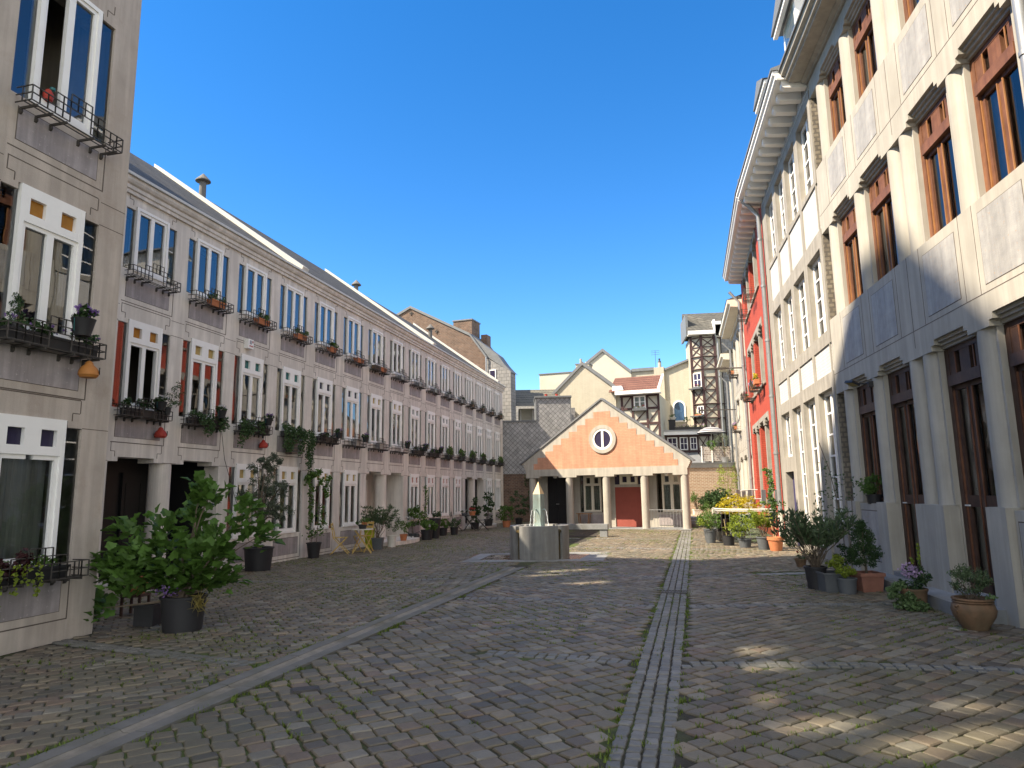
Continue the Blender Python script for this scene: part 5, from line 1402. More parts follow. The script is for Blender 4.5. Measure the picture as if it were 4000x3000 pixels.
# timber framed stair tower
o4 = (4.5, 46.0); RZ4 = R(-7)
tw = thing('timber_tower', 'narrow polygonal timber framed tower with slate roof behind the right end of the court', 'tower', (o4[0], o4[1], 0), RZ4)
foot = [(7.75, 0.45), (8.36, 0.0), (9.24, 0.0), (9.78, 0.5), (9.78, 3), (7.75, 3)]
MB().prism(foot, 0, 11.9, 'z').build('infill_wall', 'brick_cream', tw)
t = MB()
def fbar(i, j, a, z0, b, z1, w_=0.12, off=0.03):
    p, q = np.array(foot[i]), np.array(foot[j]); d = q - p; n_ = np.array([d[1], -d[0]]); n_ = n_ / np.linalg.norm(n_)
    P, Q = p + d * a + n_ * off, p + d * b + n_ * off
    t.bar((P[0], P[1], z0), (Q[0], Q[1], z1), 0.05, w_, up=(n_[0], n_[1], 0))
for i in (0, 1, 2, 3): t.box(foot[i][0] - 0.08, foot[i][0] + 0.08, foot[i][1] - 0.07, foot[i][1] + 0.07, 4.2, 11.9)
for z in (11.75, 10.45, 9.6, 7.25, 6.3, 5.3):
    for i in range(3): fbar(i, i + 1, 0, z, 1, z, 0.17)
for i in (0, 1):
    for z0, z1 in ((9.68, 10.37), (10.53, 11.1), (11.1, 11.7)):
        fbar(i, i + 1, 0.05, z0, 0.95, z1, 0.05); fbar(i, i + 1, 0.05, z1, 0.95, z0, 0.05)
    fbar(i, i + 1, 0, 11.1, 1, 11.1, 0.05)
for z0, z1 in ((7.35, 8.2), (8.2, 9.05), (6.4, 7.17), (5.4, 6.22), (4.3, 5.2)):
    fbar(1, 2, 0.05, z0, 0.95, z1, 0.05); fbar(1, 2, 0.05, z1, 0.95, z0, 0.05)
    if z0 < 8: fbar(0, 1, 0.05, z0, 0.95, z1, 0.05); fbar(0, 1, 0.05, z1, 0.95, z0, 0.05)
for z in (8.2, 9.05): fbar(1, 2, 0, z, 1, z, 0.06)
t.build('timber_frame', 'timber', tw)
for (z0, z1, a0, a1) in ((8.40, 9.35, 0.12, 0.9), (6.55, 7.1, 0.35, 0.95)):
    T = Matrix.Translation((foot[0][0], foot[0][1], 0)) @ Matrix.Rotation(math.atan2(-0.45, 0.61), 4, 'Z')
    L = 0.758; f = MB(T); x0, x1 = L * a0, L * a1
    f.box(x0, x0 + 0.05, -0.09, -0.02, z0, z1); f.box(x1 - 0.05, x1, -0.09, -0.02, z0, z1); f.box(x0, x1, -0.092, -0.02, z0, z0 + 0.05); f.box(x0, x1, -0.092, -0.02, z1 - 0.05, z1); f.box((x0 + x1) / 2 - 0.02, (x0 + x1) / 2 + 0.02, -0.085, -0.02, z0, z1); f.box(x0, x1, -0.084, -0.02, (z0 + z1) / 2 - 0.02, (z0 + z1) / 2 + 0.02)
    f = f.build('window', 'white', tw); g_ = MB(T); g_.box(x0 + 0.03, x1 - 0.03, -0.06, -0.015, z0 + 0.03, z1 - 0.03); g_.build('pane', 'indigo', f)
    s = MB(T); s.box(-0.15, L, -0.38, -0.09, z0 - 0.16, z0 - 0.08); s.bar((0.0, -0.35, z0 - 0.16), (0.0, -0.06, z0 - 0.45), 0.04); s.bar((L - 0.1, -0.35, z0 - 0.16), (L - 0.1, -0.06, z0 - 0.45), 0.04); s.build('window_shelf', 'pot_grey', tw)
MB().prism([(7.45, 11.95), (7.45, 13.45), (7.6, 13.5), (7.6, 12.0)], 0.2, 3, 'y').build('verge', 'slate_trim', tw)
r_ = MB(); r_.add([(7.5, -0.35, 12.15), (9.25, -0.35, 12.15), (9.25, -0.35, 12.3), (9.3, 0.35, 12.95), (10.1, 0.35, 12.95), (10.4, 2.2, 14.0), (7.5, 2.2, 14.0), (7.5, 3.2, 12.2), (10.4, 3.2, 12.2)], [(0, 1, 2, 3, 4, 5, 6), (6, 5, 8, 7), (0, 6, 7), (4, 8, 5)]); r_.build('roof', 'slate', tw)
q = MB(); q.box(7.5, 9.25, -0.38, -0.28, 11.92, 12.16); q.box(7.5, 9.25, -0.28, 0.2, 11.9, 11.94); q.box(9.2, 9.3, -0.36, 0.4, 11.92, 12.9); q.box(9.25, 10.0, 0.28, 0.38, 12.7, 12.92); q.build('eaves_board', 'white', tw)
MB().box(9.75, 10.6, 0.35, 4, 0, 12.3).build('slate_side', 'slate_s', tw)
MB().tube([(9.25, -0.3, 11.9), (9.42, -0.1, 11.4), (9.42, -0.1, 4.0)], 0.05, 8).build('downpipe', 'zinc', tw)
# low timbered annex with a flat roof and white eaves
an = thing('timber_annex', 'low timber framed annex with white eaves board and a row of small paned windows', 'building', (o4[0], o4[1] - 1.2, 0), RZ4)
MB().box(4.6, 8.45, 0, 1.5, 0, 5.15).build('wall', 'plaster', an)
q = MB(); q.box(4.6, 8.75, -0.40, -0.3, 5.10, 5.32); q.box(4.6, 8.75, -0.3, 1.3, 5.12, 5.18); q.build('eaves_board', 'white', an)
MB().box(4.5, 8.8, -0.45, 1.3, 5.325, 5.40).build('roof', 'zinc', an)
t = MB()
for a in (4.7, 5.42, 6.20, 6.85, 7.42, 8.1, 8.36): t.box(a, a + 0.1, -0.05, 0.0, 3.2, 5.1)
for z in (4.98, 3.98): t.box(4.6, 8.45, -0.045, 0.0, z, z + 0.12)
t.bar((7.55, -0.03, 4.15), (8.05, -0.03, 4.95), 0.04, 0.07, up=(0, 1, 0)); t.bar((7.55, -0.03, 4.95), (8.05, -0.03, 4.15), 0.04, 0.07, up=(0, 1, 0))
t.build('timber_frame', 'timber', an)
for a, b in ((4.85, 5.4), (5.55, 6.15), (6.33, 6.82), (6.98, 7.4)):
    f = MB(); z0, z1 = 4.14, 4.95; y0, y1 = -0.08, -0.04
    f.box(a, a + 0.05, y0, y1, z0, z1); f.box(b - 0.05, b, y0, y1, z0, z1); f.box(a, b, y0 - .002, y1, z0, z0 + 0.05); f.box(a, b, y0 - .002, y1, z1 - 0.05, z1); f.box((a + b) / 2 - 0.015, (a + b) / 2 + 0.015, y0, y1, z0, z1); f.box(a, b, y0 + .002, y1, (z0 + z1) / 2 - 0.015, (z0 + z1) / 2 + 0.015)
    f = f.build('window', 'white', an); MB().box(a + 0.03, b - 0.03, -0.055, -0.02, z0 + 0.03, z1 - 0.03).build('pane', 'indigo', f)
MB().prism([(-3.4, 3.05), (-3.4, 3.12), (-0.05, 3.95), (-0.05, 3.9)], 5.2, 7.4, 'x').build('lean_to_roof', 'zinc', an)
# flat roofed brick building with terrace
bw = thing('brick_outbuilding', 'flat roofed tan brick building with zinc edge closing the far right corner', 'building', (0, 38.0, 0), 0)
MB().box(7.6, 12.35, 0.0, 4.0, 0.0, 2.80).build('wall', 'brick_tan', bw)
MB().box(7.6, 12.36, -0.05, 4.0, 2.80, 3.02).build('roof_edge', 'zinc', bw); MB().box(7.6, 12.4, -0.12, 4.0, 3.02, 3.08).build('coping', 'slate_trim', bw)
M['screen'] = brick('patterned screen', (0.55, 0.50, 0.47), (0.16, 0.07, 0.065), (0.72, 0.68, 0.62), 0.085, 0.10, 0.012, bump=0.2, var=0.3)
sc_ = thing('terrace_screen', 'red brown and white woven screen on the edge of the brick roof terrace', 'screen', (0, 38.4, 0), 0)
MB().box(10.62, 12.25, 0, 0.02, 3.16, 3.98).build('screen_panel', 'screen', sc_)
q = MB()
for x in (10.58, 11.16, 12.22): q.box(x, x + 0.05, -0.03, 0.03, 3.08, 4.02)
q.build('post', 'white', sc_)
um = thing('striped_parasol', 'grey and white striped parasol on the brick roof terrace', 'parasol', (11.55, 39.6, 0))
M['stripes'] = brick('striped canvas', (0.50, 0.50, 0.51), (0.48, 0.48, 0.49), (0.08, 0.08, 0.10), 50.0, 0.11, 0.035, bump=0.0, var=0.02)
u = MB(); u.lathe([(0.02, 5.22), (0.35, 5.16), (0.62, 5.03), (0.82, 4.86), (0.80, 4.83)], (0, 0), 16, caps=False); u.build('canopy', 'stripes', um, smooth=True)
MB().tube([(0, 0, 3.08), (0, 0, 5.3)], 0.02, 8).build('pole', 'coping', um)
# steps beside the gable house leading to the raised corner, with glass side and handrail
rp = MB(); rp.box(7.35, 11.0, 33.5, 37.95, -0.1, 0.30); rp.box(7.3, 10.6, 33.1, 33.5, -0.1, 0.15)
tag_s(rp.build('raised_path', 'brick_tan'))
wt = thing('garden_steps', 'low concrete steps between the gable house and the plants on the right', 'steps', (0, 0, 0))
q = MB()
for k in range(3): q.box(7.35, 8.5, 30.4 + 0.4 * k, 33.2, -0.05 + 0.0, 0.12 * (k + 1))
q.build('step', 'blue_stone', wt)
hr = thing('curved_handrail', 'pale curved metal handrail climbing past the glass panels on the right', 'handrail', (0, 0, 0))
q = MB(); q.tube([(7.72, 26.3, 0.72), (7.62, 26.25, 0.80), (7.62, 26.3, 0.90), (7.75, 26.4, 0.97), (8.6, 27.2, 1.35), (9.2, 27.7, 1.55), (9.9, 27.6, 1.56)], 0.022, 8)
q.tube([(8.0, 25.6, 1.05), (8.4, 26.0, 1.22), (9.5, 26.3, 1.22)], 0.02, 8); q.build('handrail', 'coping', hr, smooth=True)
q = MB()
for p_ in ((7.75, 26.4, 0.97), (8.2, 26.8, 1.17), (8.6, 27.2, 1.35), (9.2, 27.7, 1.5)): q.tube([(p_[0], p_[1], 0), p_], 0.014, 6)
q.build('post', 'coping', hr)
gb = thing('glass_enclosure', 'low glass and metal balustrade around the light well in front of the red house', 'balustrade', (0, 0, 0))
cur = [(6.35 + 0.15, 22.6), (6.35, 21.7), (6.5, 20.9), (6.95, 20.5), (7.6, 20.3)]
M['glass_g'] = glass('green glass', (0.72, 0.86, 0.80), 1.6)
q = MB(); q.tube([(x, y, 1.0) for x, y in cur], 0.018, 8); q.tube([(x, y, 0.95) for x, y in cur], 0.012, 8); q.build('handrail', 'coping', gb, smooth=True)
q = MB(); q2 = MB()
for (a, b) in zip(cur[:-1], cur[1:]):
    n = max(2, int(math.hypot(b[0] - a[0], b[1] - a[1]) / 0.26))
    for k in range(n): x, y = a[0] + (b[0] - a[0]) * k / n, a[1] + (b[1] - a[1]) * k / n; put('baluster', shared(('baluster', 'e'), lambda: MB().tube([(0, 0, 0), (0, 0, 0.98)], 0.008, 5), 'zinc'), gb, (x, y, 0))
    q2.bar((a[0], a[1], 0.44), (b[0], b[1], 0.44), 0.012, 0.82)
q2.build('glass_panel', 'glass_g', gb)
# ------------------------------------------------------------------ pots and plants
def pot_mesh(rt, rb, h, rim=0.03, square=False):
    q = MB()
    if square:
        for (a, b, z0, z1) in ((rb, rt * 0.96, 0.0, h - rim),):
            q.add([(-a, -a, z0), (a, -a, z0), (a, a, z0), (-a, a, z0), (-b, -b, z1), (b, -b, z1), (b, b, z1), (-b, b, z1)], [(0, 3, 2, 1), (0, 1, 5, 4), (1, 2, 6, 5), (2, 3, 7, 6), (3, 0, 4, 7)])
        o_, i_ = rt * 1.04, rt * 0.90
        for x0, x1, y0, y1 in ((-o_, o_, -o_, -i_), (-o_, o_, i_, o_), (-o_, -i_, -i_, i_), (i_, o_, -i_, i_)): q.box(x0, x1, y0, y1, h - rim, h)
    else:
        q.lathe([(0.001, 0.0), (rb, 0.0), (rb + (rt - rb) * 0.9, h - rim), (rt * 1.05, h - rim), (rt * 1.06, h - 0.004), (rt * 1.03, h), (rt * 0.93, h), (rt * 0.91, h - 0.05)], (0, 0), 26, caps=False)
    return q
def potted(label, loc, rt, rb, h, mat, square=False, rim=0.03, group=None, cat='potted plant', name='potted_plant', rz=0):
    t = thing(name, label, cat, loc, rz, group)
    pot_mesh(rt, rb, h, rim, square).build('pot', mat, t, smooth=not square)
    q = MB()
    if square: q.box(-rt * 0.9, rt * 0.9, -rt * 0.9, rt * 0.9, h - 0.06, h - 0.04)
    else: q.lathe([(0.001, h - 0.05), (rt * 0.92, h - 0.05)], (0, 0), 18, caps=False)
    q.build('soil', 'soil', t)
    return t
def stems(par, base_z, tips, r0=0.014, mat='bark', jit=0.04, name='stem', spread=0.05):
    q = MB()
    for tx, ty, tz in tips:
        bx, by = random.uniform(-spread, spread), random.uniform(-spread, spread)
        pts = []
        for k in range(6):
            u = k / 5
            pts.append((bx + (tx - bx) * u ** 1.2 + random.uniform(-jit, jit) * u * (1 - u) * 3, by + (ty - by) * u ** 1.2 + random.uniform(-jit, jit) * u * (1 - u) * 3, base_z + (tz - base_z) * u))
        q.tube(pts, [r0 * (1 - 0.75 * k / 5) for k in range(6)], 6)
    return q.build(name, mat, par, smooth=True)
def flowers(par, pts, size, mat, name='flower'):
    P = np.repeat(np.asarray(pts), 4, axis=0) + rng.normal(0, size * 0.25, (len(pts) * 4, 3))
    return leaf_obj(name, P, size, mat, par, 0.9, 0.6)

# big fig in a black tub at the left
t = potted('large fig tree with broad lobed leaves in a big dark tub at the left', (-4.05, 8.62, 0), 0.26, 0.22, 0.42, 'pot_black', name='fig_tree', cat='fig tree')
tips = [(0.55, -0.1, 1.15), (0.12, 0.05, 1.70), (-0.35, 0.05, 1.25), (-0.85, 0.1, 1.20), (-0.9, -0.1, 0.75), (-0.6, -0.25, 0.6), (0.35, -0.2, 0.95), (0.7, 0.05, 1.45), (0.0, 0.2, 1.35), (-1.05, 0, 0.28), (0.45, 0.1, 0.62), (0.25, 0.0, 1.62), (0.9, 0.0, 1.12)]
stems(t, 0.38, tips, 0.020, 'bark', 0.10)
cs, od = [], []
for tx, ty, tz in tips:
    n = 44; c = blob(n, (tx, ty, tz), (0.26, 0.24, 0.22), 0.2); cs.append(c); d = c - np.array([tx * 0.8, ty, tz - 0.25]); od.append(d / np.linalg.norm(d, axis=1)[:, None])
c = blob(340, (-0.05, 0, 0.86), (0.72, 0.42, 0.36), 0.45); cs.append(c); d = c - np.array([0, 0, 0.5]); od.append(d / np.linalg.norm(d, axis=1)[:, None])
c = blob(170, (0.0, -0.1, 0.62), (0.6, 0.3, 0.18), 0.3); cs.append(c); d = c - np.array([0, 0.3, 0.4]); od.append(d / np.linalg.norm(d, axis=1)[:, None])
c = blob(230, (-0.62, -0.05, 0.78), (0.5, 0.3, 0.34), 0.25); cs.append(c); d = c - np.array([-0.3, 0, 0.6]); od.append(d / np.linalg.norm(d, axis=1)[:, None])
put('foliage', fig_leaf_mesh('foliage', np.concatenate(cs), np.concatenate(od), 0.148, 'leaf_fig'), t)
c = blob(38, (-0.08, -0.26, 0.50), (0.24, 0.10, 0.07), 0.2); flowers(t, c, 0.022, 'fl_purple')
leaf_obj('dry_grass', blob(60, (0.28, -0.2, 0.36), (0.10, 0.06, 0.12), 0.2), 0.20, 'leaf_dry', t, 0.05, -0.6)
potted('empty square black pot on the cobbles left of the big fig tub', (-4.66, 8.98, 0), 0.13, 0.12, 0.27, 'pot_black', True, name='plant_pot', cat='plant pot')
t = potted('small terracotta pot half hidden among the left branches of the fig', (-5.25, 9.75, 0.30), 0.17, 0.11, 0.24, 'terracotta')
leaf_obj('foliage', cloud(sphere_blobs((0, 0, 0.38), (0.16, 0.16, 0.14), 6, 0.08), 24), 0.06, 'leaf_mid', t)
# plant stand (tall dark pedestal) under that pot
q = thing('plant_stand', 'low dark stand carrying the terracotta pot behind the fig', 'plant stand', (-5.25, 9.75, 0)); MB().box(-0.14, 0.14, -0.14, 0.14, 0.26, 0.30).build('top', 'wood_dark', q)
for a, b in ((-1, -1), (1, -1), (1, 1), (-1, 1)): MB().box(a * 0.12 - 0.015, a * 0.12 + 0.015, b * 0.12 - 0.015, b * 0.12 + 0.015, 0, 0.26).build('leg', 'wood_dark', q)
t = potted('white bowl with a low geranium on the rounded entrance step behind the fig', (-6.15, 14.35, 0.13), 0.17, 0.12, 0.16, 'pot_white')
leaf_obj('foliage', cloud(sphere_blobs((0, 0, 0.38), (0.26, 0.22, 0.16), 12, 0.09), 22), 0.09, 'leaf_dark', t, 0.9)
# olive-like tree in a black tub
t = potted('silvery olive tree with a bushy crown in a wide black tub on the left', (-5.58, 15.22, 0), 0.31, 0.26, 0.50, 'pot_black', name='olive_tree', cat='olive tree')
q = MB(); q.tube([(0.02, 0, 0.45), (0.0, 0.02, 0.85), (0.03, 0, 1.15), (0.0, 0, 1.5), (0.05, 0, 2.1)], [0.045, 0.04, 0.035, 0.03, 0.01], 10)
for tx, ty, tz in ((0.45, 0.1, 1.5), (-0.4, 0, 1.7), (0.25, -0.2, 2.1), (-0.15, 0.1, 2.3), (0.5, 0, 1.9), (-0.2, -0.25, 1.5), (0.4, -0.1, 1.1)): q.tube([(0, 0, 1.0), (tx * 0.5, ty * 0.5, (1.0 + tz) / 2 + 0.1), (tx, ty, tz)], [0.025, 0.015, 0.006], 6)
q.build('trunk', 'bark', t, smooth=True)
bl = sphere_blobs((0.06, 0, 1.72), (0.56, 0.48, 0.62), 46, 0.13) + sphere_blobs((0.15, 0, 2.35), (0.28, 0.2, 0.22), 10, 0.09) + sphere_blobs((0.45, 0, 1.28), (0.25, 0.2, 0.2), 8, 0.10)
leaf_obj('foliage', cloud(bl, 105, 0.1), 0.07, 'leaf_olive', t, 0.24, 0.2)
flowers(t, blob(10, (0.15, -0.22, 0.56), (0.10, 0.06, 0.03), 0.2), 0.035, 'fl_white')
# climber on canes in a dark pot
t = potted('tall leafy climber on canes in a tapered dark pot beside a ground floor window', (-5.18, 18.0, 0), 0.19, 0.13, 0.40, 'pot_black', name='climbing_plant', cat='climbing plant')
q = MB(); q.tube([(-0.05, 0, 0.35), (-0.12, 0, 1.2), (-0.1, 0, 2.1)], 0.008, 6); q.tube([(0.06, 0, 0.35), (0.12, 0.0, 1.3), (0.05, 0, 2.2)], 0.008, 6); q.build('cane', 'bark', t)
bl = [((-0.1 + 0.05 * math.sin(k * 2), 0, 0.55 + 0.12 * k), (0.12, 0.1, 0.09), 0.6) for k in range(12)] + sphere_blobs((0.05, 0, 2.05), (0.36, 0.22, 0.24), 16, 0.12) + [((0.18, 0, 0.7 + 0.12 * k), (0.16, 0.12, 0.1), 0.8) for k in range(6)] + [((0.30, 0, 1.6 + 0.1 * k), (0.12, 0.1, 0.1), 0.8) for k in range(5)] + [((-0.02, 0, 0.62), (0.3, 0.2, 0.15), 1.0)]
leaf_obj('foliage', cloud(bl, 24, 0.1), 0.085, 'leaf_mid', t, 0.55, 0.1)
# yellow folding chairs and table
def fold_chair(label, loc, rz, mat, group=None, s=1.0):
    t = thing('folding_chair', label, 'chair', loc, rz, group)
    q = MB()
    for k in range(5): q.box(-0.19, 0.19, -0.19 + k * 0.08, -0.13 + k * 0.08, 0.44, 0.455)
    q.build('seat', mat, t)
    q = MB()
    for x in (-0.19, 0.19): q.bar((x, -0.24, 0.0), (x, 0.17, 0.44), 0.022); q.bar((x, 0.26, 0.0), (x, -0.17, 0.44), 0.022); q.bar((x, 0.17, 0.44), (x, 0.25, 0.84), 0.022)
    for y in (-0.2, 0.2): q.bar((-0.19, y, 0.04), (0.19, y, 0.04), 0.015)
    q.build('frame', mat, t)
    q = MB(); q.box(-0.20, 0.20, 0.215, 0.235, 0.66, 0.72); q.box(-0.20, 0.20, 0.23, 0.25, 0.77, 0.83); q.build('backrest', mat, t)
    return t
def cafe_table(label, loc, rz, mat, r=0.31, h=0.68, top=None):
    t = thing('bistro_table', label, 'table', loc, rz)
    MB().lathe([(0.001, h - 0.02), (r, h - 0.02), (r, h), (0.001, h)], (0, 0), 28, caps=False).build('table_top', top or mat, t, smooth=True)
    for s in (-1, 1):
        q = MB(); y = 0.17 * s
        q.bar((-0.26, y, 0.0), (0.2, y, h - 0.02), 0.024); q.bar((0.26, y, 0.0), (-0.2, y, h - 0.02), 0.024); q.build('leg', mat, t)
    MB().bar((0, -0.17, h * 0.52), (0, 0.17, h * 0.52), 0.018).build('crossbar', mat, t)
    return t
fold_chair('yellow folding chair left of the yellow round table, its back toward the fig', (-4.78, 19.15, 0), R(98), 'yellow')
fold_chair('yellow folding chair half hidden behind the round yellow table', (-4.30, 19.75, 0), R(-20), 'yellow')
cafe_table('round pale table on crossed yellow legs outside the left terrace', (-4.22, 19.3, 0), R(10), 'yellow', 0.31, 0.66, 'offwhite')
t = potted('low pot of orange and green leaves on the yellow bistro table', (-4.22, 19.33, 0.66), 0.12, 0.09, 0.12, 'pot_black'); leaf_obj('foliage', cloud(sphere_blobs((0, 0, 0.22), (0.18, 0.16, 0.10), 8, 0.07), 22), 0.07, 'leaf_mid', t, 0.4); flowers(t, blob(6, (0.1, -0.1, 0.15), (0.08, 0.05, 0.04), 0.2), 0.05, 'terracotta')
# oleanders
def oleander(label, loc, rt, rb, h, mat, w, top, nb=22, square=False, leafm='leaf_ole', size=0.13, seed=3):
    t = potted(label, loc, rt, rb, h, mat, square, name='oleander', cat='potted shrub')
    random.seed(seed)
    tips = [(w * math.cos(a) * random.uniform(0.3, 1), w * 0.8 * math.sin(a) * random.uniform(0.3, 1), top * random.uniform(0.68, 0.98)) for a in np.linspace(0, 6.28, nb)]
    stems(t, h - 0.04, tips, 0.009, 'bark', 0.05)
    P, D = [], []
    for tip in tips:
        tip = np.array(tip)
        for f in (1.0, 0.86, 0.72, 0.6):
            c = np.array([tip[0] * f, tip[1] * f, h + (tip[2] - h) * f]); n = 12
            d = rand_dirs(n); d[:, 2] = np.abs(d[:, 2]) * 0.7 + 0.25; P.append(c + d * size * 0.5); D.append(d)
    v, p = leaves(np.concatenate(P), size, 0.2, 0.2, 0, out=np.concatenate(D) * 1.6)
    put('foliage', fast_mesh('foliage', v, p, leafm), t)
    return t
oleander('bushy oleander in a small square dark pot right of the yellow table', (-4.02, 20.5, 0), 0.16, 0.12, 0.34, 'pot_grey', 0.55, 1.25, 20, True)
t = potted('tall lime green vase behind the bistro table', (-4.35, 20.9, 0), 0.17, 0.11, 0.60, 'lime', name='garden_vase', cat='vase')
t = potted('white round pot at the edge of the terrace entrance step', (-3.75, 21.3, 0.0), 0.14, 0.12, 0.36, 'pot_white'); leaf_obj('foliage', cloud(sphere_blobs((0.05, 0, 0.7), (0.22, 0.2, 0.3), 12, 0.09), 18), 0.10, 'leaf_ole', t, 0.22)
t = potted('small terracotta pot with a leafy plant on the middle entrance step', (-3.55, 22.3, 0.13), 0.12, 0.09, 0.20, 'terracotta'); leaf_obj('foliage', cloud(sphere_blobs((0, 0, 0.45), (0.25, 0.2, 0.2), 10, 0.09), 20), 0.09, 'leaf_mid', t, 0.35)
# group right of the middle entrance step
t = potted('round shrub with white flowers in a low pot beside the middle entrance step', (-3.62, 24.9, 0), 0.17, 0.13, 0.20, 'pot_grey'); stems(t, 0.15, [(0.05, 0, 0.9), (-0.1, 0, 0.8)], 0.012); leaf_obj('foliage', cloud(sphere_blobs((0.05, 0, 0.80), (0.34, 0.30, 0.32), 22, 0.11), 26), 0.085, 'leaf_mid', t, 0.6); flowers(t, blob(7, (-0.2, -0.2, 0.7), (0.1, 0.1, 0.14), 0.2), 0.05, 'fl_white')
t = potted('tall thin vine on a cane behind the white flowered hydrangea', (-3.25, 25.5, 0), 0.16, 0.12, 0.25, 'pot_black', name='climbing_plant', cat='climbing plant'); MB().tube([(0, 0, 0.2), (0.02, 0, 1.85)], 0.01, 6).build('cane', 'cane', t); leaf_obj('foliage', cloud([((0.02 * math.sin(k), 0, 0.5 + 0.12 * k), (0.11, 0.1, 0.09), 1) for k in range(12)], 15), 0.08, 'leaf_mid', t, 0.5)
t = potted('hydrangea with a white bloom in a black pot next to the watering can', (-3.05, 24.25, 0), 0.21, 0.17, 0.36, 'pot_black'); leaf_obj('foliage', cloud(sphere_blobs((0, 0, 0.50), (0.33, 0.28, 0.16), 18, 0.1), 24), 0.10, 'leaf_mid', t, 0.6); flowers(t, blob(8, (0.12, -0.15, 0.52), (0.09, 0.06, 0.06), 0.2), 0.055, 'fl_white')
t = potted('small shrub in a shallow bowl on a dark stand behind the hydrangea', (-2.85, 25.0, 0), 0.22, 0.14, 0.72, 'pot_black'); leaf_obj('foliage', cloud(sphere_blobs((0, 0, 0.86), (0.24, 0.2, 0.10), 10, 0.08), 20), 0.07, 'leaf_dark', t, 0.5)
wc_ = thing('watering_can', 'dark green watering can at the foot of the potted hydrangea', 'watering can', (-3.35, 23.9, 0), R(200))
MB().lathe([(0.001, 0), (0.11, 0), (0.10, 0.22), (0.08, 0.25), (0.001, 0.25)], (0, 0), 16, caps=False).build('body', 'pot_black', wc_, smooth=True); MB().tube([(0.1, 0, 0.05), (0.22, 0, 0.18), (0.32, 0, 0.32)], [0.018, 0.014, 0.02], 8).build('spout', 'pot_black', wc_); MB().tube([(-0.1, 0, 0.08), (-0.18, 0, 0.2), (-0.1, 0, 0.32), (0.04, 0, 0.27)], 0.01, 6).build('handle', 'pot_black', wc_)
for (x, y, h, w, lab, lm) in ((-2.72, 26.6, 0.30, 0.17, 'left one of two dark pots with small shrubs before the dark bistro set', 'leaf_mid'), (-2.33, 27.0, 0.30, 0.16, 'right one of two dark pots with small shrubs before the dark bistro set', 'leaf_ole')):
    t = potted(lab, (x, y, 0), w, w * 0.8, h, 'pot_black'); leaf_obj('foliage', cloud(sphere_blobs((0, 0, 0.46), (0.26, 0.22, 0.18), 14, 0.09), 22), 0.085, lm, t, 0.45)
fold_chair('dark folding chair left of the dark bistro table', (-2.42, 29.45, 0), R(95), 'iron'); fold_chair('dark folding chair right of the dark bistro table', (-1.35, 29.75, 0), R(-80), 'iron')
cafe_table('dark bistro table with flower pots in front of the farthest entrance', (-1.9, 29.6, 0), 0, 'iron', 0.42, 0.66)
t = potted('terracotta pot of red flowers on the dark bistro table', (-1.78, 29.55, 0.66), 0.15, 0.11, 0.17, 'terracotta'); leaf_obj('foliage', cloud(sphere_blobs((0, 0, 0.22), (0.16, 0.14, 0.06), 6, 0.06), 18), 0.05, 'leaf_dark', t); flowers(t, blob(26, (0, 0, 0.27), (0.17, 0.14, 0.07), 0.2), 0.05, 'fl_red')
t = potted('small pot of white flowers on the dark bistro table', (-2.12, 29.55, 0.66), 0.12, 0.09, 0.1, 'pot_grey'); leaf_obj('foliage', cloud(sphere_blobs((0, 0, 0.17), (0.14, 0.12, 0.06), 6, 0.06), 16), 0.05, 'leaf_dark', t); flowers(t, blob(16, (0, 0, 0.22), (0.14, 0.12, 0.06), 0.2), 0.045, 'fl_white')
for (x, y, z, w, top, lab, mt, lm) in ((-1.75, 31.0, 0, 0.2, 1.35, 'leafy plant on a cane behind the dark bistro table', 'pot_black', 'leaf_dark'), (-1.15, 31.3, 0.13, 0.2, 1.6, 'tall dark climber beside the column of the farthest entrance', 'pot_black', 'leaf_dark'), (-0.35, 32.3, 0.0, 0.42, 1.0, 'leafy green shrub in a terracotta pot at the far end of the terrace', 'terracotta', 'leaf_mid'), (0.25, 35.2, 0.0, 0.5, 1.6, 'dark shrub in the far left corner below the slate wall', 'pot_black', 'leaf_dark'), (1.05, 35.6, 0.0, 0.42, 1.05, 'long dark planter with low foliage beneath the slate wall', 'pot_black', 'leaf_dark')):
    t = potted(lab, (x, y, z), 0.2, 0.16, 0.3, mt); leaf_obj('foliage', cloud(sphere_blobs((0, 0, 0.3 + (top - 0.3) / 2), (w, w * 0.8, (top - 0.2) / 2), 24, 0.13), 20), 0.11, lm, t, 0.5)
# creeper on the wall left of the gable house
cr_ = thing('wall_creeper', 'dark green creeper covering the brick wall below the slates left of the gable house', 'climbing plant', (1.0, 37.9, 0))
leaf_obj('foliage', cloud([((random.uniform(-0.3, 1.3), -0.08, random.uniform(1.4, 3.5)), (0.28, 0.08, 0.28), 1) for _ in range(26)], 36), 0.10, 'leaf_dark', cr_, 0.7); MB().tube([(0.6, -0.04, 0), (0.5, -0.04, 1.3), (0.3, -0.04, 2.6)], 0.02, 6).build('stem', 'bark', cr_)

